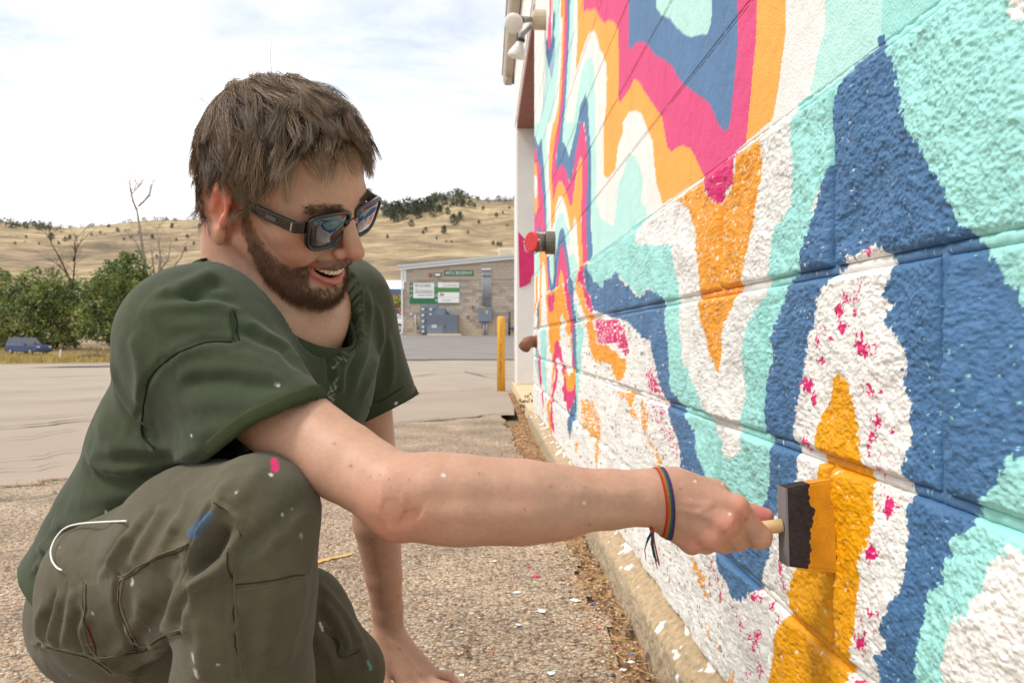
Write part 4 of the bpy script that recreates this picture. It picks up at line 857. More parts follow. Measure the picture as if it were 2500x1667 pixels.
# weed at the foot of the sill
def leafy(n, cen, rad, lw, ll, seed, down=0.0, shell=0.0):
    r = np.random.default_rng(seed); u = r.normal(size=(n, 3)); u /= np.linalg.norm(u, axis=1)[:, None]; k = r.random(n) ** (1 / 3) if not shell else shell + (1 - shell) * r.random(n) ** .5
    p = np.asarray(cen) + u * k[:, None] * np.asarray(rad); d = u + r.normal(size=(n, 3)) * .8 + [0, 0, .2 - down]; d /= np.linalg.norm(d, axis=1)[:, None]
    s = np.cross(d, r.normal(size=(n, 3))); s /= np.linalg.norm(s, axis=1)[:, None]; L_ = ll * (.5 + r.random(n))[:, None]; W_ = lw * (.5 + r.random(n))[:, None]
    return np.stack([p, p + d * L_ * .5 + s * W_, p + d * L_, p + d * L_ * .5 - s * W_], 1).reshape(-1, 3)
def quads(V): return np.arange(len(V)).reshape(-1, 4)
wd_ = empty('weed', P(1213, 940, 6.9) * [1, 1, 0]); tag(wd_, 'small green weed growing at the foot of the wall corner', 'weed'); g = sub(wd_); wp = P(1213, 940, 6.9); wp[2] = .0
V_ = np.concatenate([leafy(90, wp + [0, 0, .09], (.07, .07, .08), .006, .04, 1), leafy(50, wp + [.02, .05, .03], (.09, .09, .03), .006, .035, 2)])
g(mk('leaves', V_, quads(V_), mat('weed_leaf', srgb(94, 104, 58), .7, var=.3, vscale=40))); m = MB()
for i in range(6): m.tube([wp, wp + [rng.normal() * .03, rng.normal() * .03, .10]], [.003, .001], 5)
g(m.build('stems', mat('weed_stem', srgb(110, 100, 60), .8)))
# grass tufts in the pavement joint
TU = []; gt = mat('tuft_green', srgb(140, 138, 72), .8, var=.3, vscale=60)
for i, (x, y, n) in enumerate([(40, 1119, 40), (110, 1107, 60), (75, 1114, 25), (148, 1102, 20)]):
    gx_, gy_ = GP(x, y); V_ = []
    r = np.random.default_rng(i)
    for k in range(n):
        p = np.array([gx_ + r.normal() * .07, gy_ + r.normal() * .025, -.006]); d = np.array([r.normal() * .35, r.normal() * .35, 1]); L_ = .006 + .012 * r.random(); s = np.array([.0012, .0006, 0]); V_ += [p - s, p + s, p + d * L_ + s * .2, p + d * L_ - s * .2]
    TU.append(np.array(V_))

V_ = np.concatenate(TU); tag(mk('joint_grass', V_, quads(V_), gt), 'short grass growing along the pavement joint', 'grass', kind='stuff')

# ================================================================== block building across the drive
ZB = 50.0
def B6(x, y, dz=0.0):                                                # point on the facade
    X, Y = S2D(960 + x / 6.534, 620 + y / 6.534); return P(X, Y, ZB + dz)
gz = float(H(P(1050, 773, ZB)[0], ZB)); bl = P(927, 773, ZB)[0]; brx = bl + 13.0
bd = empty('block_building', (bl + 5, ZB, gz)); tag(bd, 'low tan block building with green address signs across the drive', 'building'); g = sub(bd)
eL = B6(140, 255)[2]; slope = (B6(1960, 95)[2] - B6(140, 275)[2]) / (B6(1960, 95)[0] - B6(140, 275)[0])
def eave(x): return eL + slope * (x - bl)
core = mat('mortar_tan', srgb(176, 156, 134), .95, spec=.15)
m = MB(); m.prism([(bl, gz - .3), (brx, gz - .3), (brx, eave(brx)), (bl, eave(bl))], ZB + .02, ZB + 12, lambda a, b, t: (a, t, b)); g(m.build('wall', core))
bms = [mat('tan_block_' + str(i), srgb(*c), .95, var=.08, vscale=6, spec=.15) for i, c in enumerate([(180, 167, 152), (168, 156, 144), (158, 147, 136), (188, 174, 158), (190, 171, 147)])]
bh, bw = .2032, .406; meshes = {}
def block_mesh(wd, mi):
    k = (round(wd, 3), mi)
    if k not in meshes:
        m = MB(); m.box((.004, -.012, .005), (wd - .004, .02, bh - .005)); o = m.build('block', bms[mi]); meshes[k] = o.data; COL.objects.unlink(o); bpy.data.objects.remove(o)
    return meshes[k]
cand = []
for r0 in range(28):
    z0 = gz + r0 * bh; x = bl - (bw / 2 if r0 % 2 else 0)
    while x < bl + 8.0:
        a = max(x, bl); e = min(x + bw, brx); x += bw
        if e - a < .05 or z0 + bh > eave(a) - .02: continue
        lowband = 4 if (r0 < 5) else None
        cand.append((a, z0, e - a, lowband if (lowband and rng.random() < .85) else int(rng.choice([0, 0, 1, 1, 2, 3]))))
vis_x = B6(1990, 800)[0]
cand.sort(key=lambda c: c[0] > vis_x)
rest = MB()
for i, (a, z0, wd, mi) in enumerate(cand):
    if i < 298:
        o = bpy.data.objects.new('block', block_mesh(wd, mi)); COL.objects.link(o); o.location = (a, ZB, z0); g(o)
    elif a < vis_x + 1: rest.box((a + .004, ZB - .012, z0 + .005), (a + wd - .004, ZB + .02, z0 + bh - .005))
if rest.V: o = g(rest.build('further_blocks', bms[0])); tag(o, kind='stuff')
wht = mat('white_trim', (.74, .75, .76), .5); gal = mat('galvanised', (.42, .44, .46), .45, metal=.3); tanm = mat('tan_ac', srgb(222, 206, 180), .6)
m = MB(); m.prism([(bl - .28, eave(bl) - .02), (brx + .2, eave(brx) - .02), (brx + .2, eave(brx) + .16), (bl - .28, eave(bl) + .15)], ZB - .12, ZB - .02, lambda a, b, t: (a, t, b)); g(m.build('fascia', wht))
m = MB(); m.prism([(bl - .34, eave(bl) + .15), (brx + .3, eave(brx) + .16), (brx + .3, eave(brx) + .29), (bl - .38, eave(bl) + .27)], ZB - .20, ZB + 12.2, lambda a, b, t: (a, t, b)); g(m.build('roof', mat('grey_white_roof', (.52, .56, .58), .5)))
m = MB(); m.prism([(bl - .01, eave(bl) - .75), (bl + .16, eave(bl) - .75), (bl + .16, eave(bl)), (bl - .01, eave(bl))], ZB - .03, ZB - .016, lambda a, b, t: (a, t, b)); g(m.build('corner_board', wht))
m = MB(); m.tube([(bl - .10, ZB - .06, eave(bl)), (bl - .06, ZB - .06, gz + .35), (bl - .10, ZB - .10, gz + .18), (bl - .30, ZB - .12, gz + .12)], .055, 8); g(m.build('downspout', wht))
a0 = B6(1670, -10); m = MB(); m.box((a0[0], ZB + 1.5, eave(a0[0]) + .2), (a0[0] + .95, ZB + 2.4, eave(a0[0]) + .95)); ac = g(m.build('rooftop_cooler', tanm, None, False, .02))
for i in range(7):
    m = MB(); xx = a0[0] + .08 + i * .115; m.box((xx, ZB + 1.47, eave(a0[0]) + .28), (xx + .07, ZB + 1.52, eave(a0[0]) + .85)); m.build('louvre', mat('louvre_tan', srgb(206, 190, 162), .6) if i == 0 else bpy.data.materials['louvre_tan'], ac)
def plate(name, x0, y0, x1, y1, th, mt, par=None, off=.0, bev=0):
    a = B6(x0, y1); b = B6(x1, y0); m = MB(); m.box((a[0], ZB - .014 - off - th, a[2]), (b[0], ZB - .014 - off, b[2])); o = m.build(name, mt, None, False, bev)
    if par is None: g(o)
    else: o.parent = par
    return o
def letter(txt, x0, y0, x1, y1, mt, off, par, align='CENTER', shear=0):
    cu = bpy.data.curves.new('lettering', 'FONT'); cu.body = txt; cu.align_x = 'CENTER'; cu.align_y = 'CENTER'; cu.size = 1; cu.extrude = .004; cu.shear = shear
    o = bpy.data.objects.new('lettering', cu); bpy.context.view_layer.update()
    dg = bpy.context.evaluated_depsgraph_get(); COL.objects.link(o); dg.update(); me = bpy.data.meshes.new_from_object(o.evaluated_get(dg)); COL.objects.unlink(o); bpy.data.objects.remove(o)
    co = np.zeros(len(me.vertices) * 3); me.vertices.foreach_get('co', co); co = co.reshape(-1, 3); w_, h_ = np.ptp(co[:, 0]), np.ptp(co[:, 1])
    a = B6(x0, y1); b = B6(x1, y0); sx, sz = (b[0] - a[0]) / w_, (b[2] - a[2]) / h_
    c = co - (co.max(0) + co.min(0)) / 2; V_ = np.stack([(a[0] + b[0]) / 2 + c[:, 0] * sx, ZB - .014 - off - .006 - c[:, 2], (a[2] + b[2]) / 2 + c[:, 1] * sz], -1)
    me.vertices.foreach_set('co', V_.astype(np.float32).ravel()); me.update(); o = bpy.data.objects.new('lettering', me); COL.objects.link(o); me.materials.append(mt); o.parent = par; return o
green = mat('sign_green', srgb(44, 110, 68), .5); green2 = mat('sign_green_light', srgb(74, 136, 72), .5); signw = mat('sign_white', (.80, .80, .78), .5); ink = mat('sign_ink', (.05, .05, .05), .6); inkg = mat('sign_ink_faint', (.42, .42, .42), .6); inkr = mat('sign_red', srgb(190, 40, 70), .6); inkp = mat('sign_purple_ink', srgb(110, 84, 110), .6)
s1 = plate('address_sign', 812, 262, 1282, 346, .03, green, None, 0, .01); letter('4439 N. BROADWAY', 832, 276, 1262, 332, signw, .03, s1)
s2 = plate('directory_sign', 266, 466, 1050, 795, .03, green)
# the lower right strip stays bare block
plate('directory_board', 660, 540, 1050, 612, .012, green2, s2, .03)
for nm, x0, y0, x1, y1, t, mt, tx in [('plate', 320, 466, 656, 546, 'M7 STUDIO', ink, (350, 486, 602, 526)), ('plate', 320, 549, 656, 622, 'Old Homegrown', inkg, (345, 560, 640, 605)), ('plate', 320, 626, 656, 706, 'County Motors', inkp, (390, 642, 636, 674)),
                                     ('plate', 712, 458, 1052, 538, 'CELLARWORK', inkg, (800, 484, 1030, 514)), ('plate', 714, 613, 1056, 695, None, None, None), ('plate', 714, 698, 1056, 780, 'Pet Health', inkg, (790, 724, 920, 748))]:
    pl = plate(nm, x0, y0, x1, y1, .018, signw, s2, .03)
    if t: letter(t, *tx, mt, .048, s2, shear=.25 if t.startswith('Old') else 0)
plate('logo', 742, 628, 808, 668, .006, inkr, s2, .048); plate('script_underline', 350, 606, 640, 614, .004, mat('dark_green_ink', srgb(40, 70, 50), .6), s2, .048)
for ch, x, y in (('A', 292, 510), ('A', 292, 590), ('F', 292, 668), ('E', 685, 500), ('G', 688, 660), ('H', 690, 740)): letter(ch, x - 15, y - 22, x + 15, y + 22, signw, .03, s2)
letter('H7', 745, 632, 805, 664, signw, .056, s2)
el = mat('electrical_grey', srgb(116, 128, 140), .5, var=.06, vscale=3); el2 = mat('electrical_grey_dark', srgb(102, 110, 126), .5, var=.06, vscale=3)
mb = plate('meter_bank', 440, 815, 570, 1262, .20, el, None, 0, .01); plate('meter_box', 572, 815, 705, 985, .20, el, mb, 0, .01); plate('meter_box', 706, 858, 835, 972, .22, el, mb, 0, .01)
gl_ = mat('meter_glass', (.62, .64, .64), .15)
for x, y in ((484, 890), (610, 890), (484, 985), (606, 975), (486, 1080), (488, 1170), (488, 1240)):
    c = B6(x, y); m = MB(); m.tube([(c[0], ZB - .20, c[2]), (c[0], ZB - .30, c[2]), (c[0], ZB - .34, c[2])], [.085, .082, .06], 14); m.build('meter', gl_, mb, True)
for x, y in ((537, 885), (663, 885), (538, 968), (535, 1068)): plate('breaker', x - 7, y - 18, x + 7, y + 18, .02, ink, mb, .2)
cab = plate('cabinet', 548, 970, 1040, 1296, .42, el2, None, 0, .015); plate('cabinet_door', 552, 1140, 800, 1290, .012, el, cab, .42); plate('handle', 828, 1140, 838, 1180, .03, ink, cab, .42); plate('faded_sticker', 625, 1130, 705, 1180, .006, mat('pale_scuff', (.55, .57, .60), .7), cab, .434)
for rr in (95, 130):
    c = B6(845, 985); m = MB(); R_ = rr / 6.534 / 1975 * ZB; m.tube([(c[0] + R_ * math.sin(t) * 1.1, ZB - .12, c[2] - .1 + R_ * math.cos(t)) for t in np.linspace(0, 1.6, 10)], .045, 8); g(m.build('curved_conduit', gal, None, True))
m = MB(); a = B6(352, 970); b = B6(362, 1185); c = B6(395, 1235); d = B6(450, 1242); m.tube([(q[0], ZB - .06, q[2]) for q in (a, b, (b + c) / 2 + [-.02, 0, -.04], c, d)], .04, 8); g(m.build('drop_conduit', gal, None, True))
for i in range(8):
    x = 1420 + i * 19; a = B6(x, 250); b = B6(x + 4, 852); m = MB(); m.tube([(a[0], ZB - .05, a[2]), (b[0], ZB - .05, b[2])], .026, 6); g(m.build('conduit', gal, None, True))
plate('conduit_cap', 1410, 236, 1558, 258, .10, signw); plate('conduit_strap', 1424, 702, 1565, 712, .09, el2); plate('conduit_strap', 1416, 340, 1560, 348, .09, el2)
jb = plate('junction_cabinet', 1364, 850, 1576, 1080, .25, el, None, 0, .012); plate('warning_label', 1480, 905, 1510, 955, .006, mat('label_salmon', srgb(222, 170, 150), .6), jb, .25); plate('yellow_label', 1400, 846, 1480, 860, .006, mat('label_yellow', srgb(216, 176, 60), .6), jb, .25)
for x in (1448, 1488):
    a = B6(x, 1080); m = MB(); m.tube([(a[0], ZB - .10, a[2]), (a[0], ZB - .10, gz)], .06, 8); g(m.build('riser', gal, None, True))
for pts_, r in (([(266, 800), (268, 955)], .012), ([(266, 800), (265, 440), (285, 428), (1400, 405), (1960, 402)], .014)):
    m = MB(); m.tube([(B6(*q)[0], ZB - .03, B6(*q)[2]) for q in pts_], r, 6); g(m.build('thin_conduit', core, None, True))
em = plate('emergency_light', 656, 304, 766, 362, .10, ink, None, 0, .01); plate('diffuser', 670, 316, 752, 352, .01, signw, em, .10); plate('alarm', 574, 314, 614, 366, .07, mat('alarm_red', srgb(150, 72, 66), .6)); plate('small_box', 270, 940, 298, 972, .04, signw)
for x, y in ((1268, 852), (1195, 1005), (402, 1180)): c = B6(x, y); m = MB(); m.tube([(c[0], ZB + .02, c[2]), (c[0], ZB - .05, c[2])], [.075, .08], 12); g(m.build('vent_stub', rust))
gp = empty('gas_meter', (B6(1852, 1290)[0], ZB - .4, gz)); tag(gp, 'gas meter with dark riser pipe beside the block building', 'gas meter'); g2 = sub(gp)
a = B6(1852, 920); m = MB(); m.tube([(a[0], ZB - .4, gz), (a[0], ZB - .4, a[2])], .075, 10); g2(m.build('riser_pipe', mat('dark_pipe', (.06, .045, .04), .6), None, True))
c = B6(1905, 1170); m = MB(); m.tube([(a[0], ZB - .4, c[2]), (c[0], ZB - .4, c[2]), (c[0] + .45, ZB - .4, c[2])], [.05, .17, .17], 12); g2(m.build('meter_body', el2, None, True)); c = B6(1945, 1090); m = MB(); m.tube([(c[0], ZB - .4, gz), (c[0], ZB - .4, c[2])], .045, 8); g2(m.build('outlet_pipe', gal, None, True))
cu = B6(560, 1312); cu2 = B6(1095, 1340); m = MB(); m.box((cu[0], ZB - .75, gz - .1), (cu2[0], ZB - .45, gz + .10)); o = m.build('concrete_kerb', mat('kerb_tan', srgb(206, 190, 164), .9), None, False, .02); tag(o, 'short pale concrete kerb below the electrical cabinet', 'kerb')
# hall with white roof and blue band further back
ZH = 95.0; hl = P(800, 700, ZH)[0]; hr_ = P(935, 700, ZH)[0]; hz = float(H(P(900, 760, ZH)[0], ZH)) - .5
hb = empty('white_roofed_hall', ((hl + hr_) / 2, ZH, hz)); tag(hb, 'distant brown hall with white roof and blue band behind the block building', 'building'); g = sub(hb)
m = MB(); m.box((hl, ZH, hz), (hr_ + 6, ZH + 14, P(0, 674, ZH)[2])); g(m.build('wall', mat('brown_wall', srgb(170, 140, 124), .9, var=.08, vscale=2)))
m = MB(); m.box((hl - .2, ZH - .25, P(0, 674, ZH)[2]), (hr_ + 6.2, ZH - .02, P(0, 664, ZH)[2])); g(m.build('blue_band', mat('blue_fascia', srgb(70, 110, 150), .5)))
m = MB(); m.prism([(ZH - .3, P(0, 664, ZH)[2]), (ZH + 7, P(0, 640, ZH)[2] + .3), (ZH + 14.3, P(0, 664, ZH)[2])], hl - .3, hr_ + 6.3, lambda a, b, t: (t, a, b)); g(m.build('roof', mat('white_roof', (.72, .74, .76), .5)))
m = MB(); m.tube([(P(905, 0, ZH)[0], ZH - .08, P(0, 674, ZH)[2]), (P(905, 0, ZH)[0], ZH - .08, hz)], .06, 6); g(m.build('downspout', mat('tan_spout', srgb(200, 170, 140), .6)))

# ================================================================== vehicles
glassd = mat('car_glass', (.02, .022, .025), .08, spec=.7, coat=.5); tyre_m = mat('tyre', (.02, .02, .02), .9); rim_m = mat('wheel_rim', (.45, .46, .47), .35, metal=.8); lampm = mat('head_lamp', (.75, .76, .78), .1, coat=1); redl = mat('tail_lamp', (.35, .02, .02), .2, coat=1); bumper_m = mat('bumper_dark', (.04, .04, .045), .6)
def vehicle(name, label, loc, rz, paint_c, Ln, Wd, low, cab, wheel_r=.34, wx=(.17, .80), cat='car'):
    """low: body side outline (x,z); cab: greenhouse outline (x,z). x runs from tail (0) to nose (Ln)"""
    root = empty(name, loc, rz); tag(root, label, cat); pm = mat(name + '_paint', paint_c, .3, coat=.8, var=.04, vscale=3)
    m = MB(); m.prism(low, -Wd / 2, Wd / 2, lambda a, b, t: (a - Ln / 2, t, b)); m.build('body', pm, root, False, .05)
    n = len(cab); zt = max(z for _, z in cab); zb = min(z for _, z in cab)
    ins = lambda z: (Wd / 2 - .04) - .16 * (z - zb) / (zt - zb)
    V_ = [(a - Ln / 2, -ins(b), b) for a, b in cab] + [(a - Ln / 2, ins(b), b) for a, b in cab]
    mk('cabin', V_, [tuple(range(n - 1, -1, -1)), tuple(range(n, 2 * n))] + [(i, (i + 1) % n, n + (i + 1) % n, n + i) for i in range(n)], pm, root)
    (x0, z0), (x1, z1), (x2, z2), (x3, z3) = cab[0], cab[1], cab[-2], cab[-1]     # rear bottom, rear top, front top, front bottom
    hz_ = zb + .06; tz = zt - .08
    lerp = lambda p, q, z: p[0] + (q[0] - p[0]) * (z - p[1]) / (q[1] - p[1])
    rb, rt, fb_, ft = lerp(cab[0], cab[1], hz_), lerp(cab[0], cab[1], tz), lerp(cab[-1], cab[-2], hz_), lerp(cab[-1], cab[-2], tz)
    cuts = np.linspace(0, 1, 4)
    for s in (-1, 1):
        for i in range(3):
            u0, u1 = cuts[i] + .02, cuts[i + 1] - .02
            q = [(rb + (fb_ - rb) * u0 + .04, hz_), (rb + (fb_ - rb) * u1 - .04, hz_), (rt + (ft - rt) * u1 - .02, tz), (rt + (ft - rt) * u0 + .02, tz)]
            V_ = [(a - Ln / 2, s * (ins(b) + .006), b) for a, b in q]; mk('side_window', V_, [(0, 1, 2, 3) if s < 0 else (3, 2, 1, 0)], glassd, root)
        for xx in wx:
            c = (xx * Ln - Ln / 2, s * (Wd / 2 - .08), wheel_r); m = MB(); m.tube([(c[0], c[1] - .10, c[2]), (c[0], c[1] - .085, c[2]), (c[0], c[1] + .085, c[2]), (c[0], c[1] + .10, c[2])], [wheel_r - .03, wheel_r, wheel_r, wheel_r - .03], 20); w_ = m.build('wheel', tyre_m, root, False)
            m = MB(); m.tube([(c[0], c[1] + s * .09, c[2]), (c[0], c[1] + s * .108, c[2])], [wheel_r * .6, wheel_r * .55], 16); m.build('rim', rim_m, w_)
        m = MB(); m.box((Ln / 2 - .10, s * Wd * .36 - .15, low[-2][1] - .24 if False else zb - .26), (Ln / 2 + .012, s * Wd * .36 + .15, zb - .12)); m.build('headlight', lampm, root, False, .02)
        m = MB(); m.box((-Ln / 2 - .012, s * Wd * .42 - .09, zb - .32), (-Ln / 2 + .06, s * Wd * .42 + .09, zb - .08)); m.build('taillight', redl, root, False, .02)
        m = MB(); m.box((fb_ - Ln / 2 - .22, s * (Wd / 2 + .02) - .09, zb + .02), (fb_ - Ln / 2 - .06, s * (Wd / 2 + .02) + .09, zb + .16)); m.build('mirror', pm, root, False, .03)
    for p, q, nm in ((cab[-1], cab[-2], 'windscreen'), (cab[0], cab[1], 'rear_window')):
        a = (lerp(p, q, hz_), hz_); b = (lerp(p, q, tz), tz); o_ = .008 if nm == 'windscreen' else -.008
        V_ = [(a[0] - Ln / 2 + o_, -ins(a[1]) + .08, a[1]), (a[0] - Ln / 2 + o_, ins(a[1]) - .08, a[1]), (b[0] - Ln / 2 + o_, ins(b[1]) - .06, b[1]), (b[0] - Ln / 2 + o_, -ins(b[1]) + .06, b[1])]; mk(nm, V_, [(0, 1, 2, 3)], glassd, root)
    m = MB(); m.box((Ln / 2 - .08, -Wd / 2 + .04, .30), (Ln / 2 + .06, Wd / 2 - .04, .48)); m.build('bumper', bumper_m, root, False, .03)
    m = MB(); m.box((-Ln / 2 - .06, -Wd / 2 + .04, .32), (-Ln / 2 + .08, Wd / 2 - .04, .50)); m.build('bumper', bumper_m, root, False, .03)
    return root
suv_low = [(0, .42), (.02, .95), (.05, 1.0), (4.35, .95), (4.5, .78), (4.52, .40), (4.1, .30), (.3, .30)]; suv_cab = [(.05, .98), (.25, 1.66), (1.0, 1.74), (2.35, 1.72), (3.05, .98)]
c = P(66, 822, 82); c[2] = float(H(c[0], c[1])) - .05; vehicle('suv', 'dark blue boxy car parked under the leafy tree', c, R(-22), srgb(42, 66, 112), 4.5, 1.8, suv_low, suv_cab)
sed_low = [(0, .42), (.02, .88), (.6, .95), (3.6, .92), (4.45, .72), (4.5, .38), (4.1, .28), (.3, .28)]; sed_cab = [(.75, .92), (1.25, 1.36), (1.7, 1.42), (2.5, 1.40), (3.3, .92)]
c = P(898, 772, 62); c[2] = float(H(c[0], c[1])); vehicle('white_car', 'white car parked beside the block building', c, R(-25), (.66, .70, .73), 4.5, 1.75, sed_low, sed_cab, .32)
pk_low = [(0, .62), (0, 1.25), (2.3, 1.25), (2.4, 1.2), (5.0, 1.15), (5.2, .95), (5.2, .55), (4.8, .48), (.3, .48)]; pk_cab = [(2.2, 1.2), (2.35, 1.90), (2.9, 1.96), (3.5, 1.92), (4.1, 1.18)]
c = P(900, 764, 72); c[2] = float(H(c[0], c[1])); vehicle('orange_truck', 'orange pickup truck parked behind the white car', c, R(15), srgb(214, 88, 40), 5.2, 1.9, pk_low, pk_cab, .42, cat='truck')

# ================================================================== trees
leafm = [mat('leaf_' + str(i), srgb(*c), .7, var=.25, vscale=.7, spec=.3) for i, c in enumerate([(126, 138, 80), (108, 124, 72), (148, 158, 86), (94, 110, 70), (160, 156, 84)])]
for lm_ in leafm: lm_.node_tree.nodes['Principled BSDF'].inputs['Subsurface Weight'].default_value = 0
barkm = mat('bark', srgb(84, 70, 58), .95, var=.2, vscale=3, bump=.5, bscale=12, bdist=.03); greybark = mat('grey_bark', srgb(150, 134, 120), .9, var=.2, vscale=2)
def leafy_tree(name, label, base, clumps, trunks, nleaf, lw, ll, mats, seed, group=None):
    """clumps: (dx,dy,dz, rx,ry,rz) relative to base"""
    root = empty(name, base); tag(root, label, 'tree', group); r = np.random.default_rng(seed); base = np.array(base)
    vol = np.array([c[3] * c[4] * c[5] for c in clumps]) ** .67; vol /= vol.sum()
    parts_ = [[] for _ in mats]
    for c, v in zip(clumps, vol):
        n = int(nleaf * v); sub_n = max(int(n / 55), 4)
        u = r.normal(size=(sub_n, 3)); u /= np.linalg.norm(u, axis=1)[:, None]; k = (.35 + .65 * r.random(sub_n) ** .5)
        cs = u * k[:, None] * np.array(c[3:]) * .92 + np.array(c[:3])
        for q in cs:
            mi = r.integers(len(mats)); rr = .12 + .16 * r.random(); parts_[mi].append(leafy(max(n // sub_n, 6), q, np.array(c[3:]) * rr + .12, lw, ll, int(r.integers(1e9))))
    for mi, pp in enumerate(parts_):
        if pp: V_ = np.concatenate(pp); mk('foliage', V_, quads(V_), mats[mi], root)
    m = MB()
    for pts_, rad in trunks: m.tube([np.array(q) for q in pts_], rad, 8)
    m.build('trunk', barkm, root, True); return root
def gpos(x, Z): p = P(x, 779, Z); p[2] = float(H(p[0], p[1])); return p
pxm = lambda Z: Z / FD
def clump_px(base, Z, L_):
    out_ = []
    for x, y, rx, ry in L_:
        p = P(x, y, Z) - np.array(base); out_.append((p[0], rng.uniform(-1.2, 1.2), p[2], rx * pxm(Z), rx * pxm(Z) * .8, ry * pxm(Z)))
    return out_
def trunk_px(base, Z, L_): return [([P(x, y, Z) - np.array(base) + [0, .2 * math.sin(x), 0] for x, y in pts_], [r * pxm(Z) for r in rd]) for pts_, rd in L_]
Zt = 92; b1 = gpos(112, Zt)
leafy_tree('leafy_tree', 'wide dark green leafy tree above the blue car', b1, clump_px(b1, Zt, [(60, 740, 75, 60), (110, 690, 70, 55), (160, 730, 65, 60), (20, 700, 55, 60), (75, 650, 45, 35), (150, 655, 45, 40), (-20, 760, 50, 50), (120, 770, 70, 30), (190, 700, 40, 60), (35, 780, 50, 30), (95, 715, 60, 50), (140, 690, 50, 40), (0, 650, 40, 40)]),
           trunk_px(b1, Zt, [([(112, 826), (100, 795), (70, 760)], [5, 4, 2]), ([(116, 826), (120, 790), (118, 730)], [5, 4, 2]), ([(124, 824), (132, 790), (150, 740)], [4, 3, 2]), ([(106, 824), (80, 790), (50, 770)], [4, 3, 1.5])]), 24000, .09, .34, leafm[:4], 11)
Zt = 86; b2 = gpos(262, Zt)
leafy_tree('leafy_tree', 'tall bright-topped leafy tree beside the bare dead tree', b2, clump_px(b2, Zt, [(270, 650, 55, 45), (230, 690, 55, 60), (300, 690, 50, 60), (260, 740, 70, 50), (310, 620, 34, 40), (275, 610, 30, 30), (210, 740, 40, 40), (320, 745, 50, 45)]),
           trunk_px(b2, Zt, [([(275, 830), (262, 800), (248, 770), (245, 730)], [7, 6, 5, 3]), ([(272, 815), (300, 770), (305, 700)], [4, 3, 2])]), 21000, .09, .34, [leafm[0], leafm[1], leafm[3], leafm[2]], 12)
Zt = 96; b3 = gpos(-60, Zt); leafy_tree('leafy_tree', 'pale green bush tree behind the blue car', b3, clump_px(b3, Zt, [(-40, 700, 70, 70), (-70, 760, 70, 60), (10, 800, 40, 35)]), trunk_px(b3, Zt, [([(-60, 835), (-55, 780), (-50, 720)], [6, 4, 2])]), 9000, .10, .36, [leafm[0], leafm[2], leafm[4]], 13)
Zt = 80; b4 = gpos(902, Zt); leafy_tree('shrub', 'yellow green shrub in front of the brown hall', b4, clump_px(b4, Zt, [(912, 708, 26, 26), (895, 722, 22, 20), (920, 728, 18, 16)]), trunk_px(b4, Zt, [([(905, 765), (906, 730)], [3, 1.5])]), 1800, .09, .28, [leafm[4], leafm[2], leafm[0]], 14)
# bare trees
def bare(name, label, base, limbs, m_): 
    root = empty(name, base); tag(root, label, 'tree'); Zr = base[1]; r = np.random.default_rng(5); base = np.array(base); m = MB()
    for pts_, r0, r1 in limbs[:1]: m.tube([P(x, y, Zr) - base for x, y in pts_], np.linspace(r0, r1, len(pts_)) * pxm(Zr), 8)
    tr_ = m.build('trunk', m_, root, True)
    for pts_, r0, r1 in limbs[1:]:
        m = MB(); dy = r.normal() * .8; k = len(pts_); q3 = [P(x, y, Zr) - base + [0, dy * i / k, 0] for i, (x, y) in enumerate(pts_)]
        m.tube(q3, np.linspace(r0, r1, k) * pxm(Zr), 6)
        for i in range(1, k):                                          # twigs
            for t in range(5):
                a = np.array(q3[i - 1]) + (np.array(q3[i]) - np.array(q3[i - 1])) * r.random(); d = np.array([r.normal() * .7, r.normal() * .5, .6 + r.random() * .6]); ln = (14 + 26 * r.random()) * pxm(Zr); m.tube([a, a + d * ln * .5 + [0, 0, .02], a + d * ln + np.array([r.normal() * .1, 0, .1])], [.5 * pxm(Zr), .4 * pxm(Zr), .22 * pxm(Zr)], 4)
        m.build('limb', m_, root, True)
    return root
Zt = 90; b5 = gpos(344, Zt)
bare('bare_tree', 'tall bare dead tree with pale forked top against the sky', b5, [([(352, 830), (346, 660), (334, 620), (326, 560), (318, 505), (314, 480)], 5, 2), ([(314, 482), (308, 465), (303, 440), (302, 415)], 2.4, .8), ([(318, 474), (330, 460), (340, 448), (342, 425), (346, 412)], 2.2, .8), ([(303, 445), (312, 430), (318, 418)], 1.2, .6), ([(346, 660), (356, 640), (372, 620), (390, 600), (398, 575)], 4, 1.2), ([(362, 640), (368, 600), (362, 560), (356, 520)], 3, .8), ([(372, 620), (398, 618), (420, 590), (430, 560)], 2.5, .8), ([(356, 640), (350, 590), (345, 550)], 2, .7), ([(330, 600), (318, 560), (305, 540)], 2, .7)], greybark)
b6 = gpos(165, 94)
bare('bare_tree', 'leaning bare snag rising out of the leafy tree crown', b6, [([(175, 830), (168, 660), (155, 630), (136, 590), (118, 560)], 3.4, 1.2), ([(168, 600), (178, 575), (190, 555)], 1.6, .6), ([(155, 630), (135, 612), (122, 604)], 1.6, .6), ([(168, 650), (172, 590), (170, 560), (176, 540)], 1.8, .6), ([(118, 560), (112, 530), (114, 510)], 1, .4)], barkm)
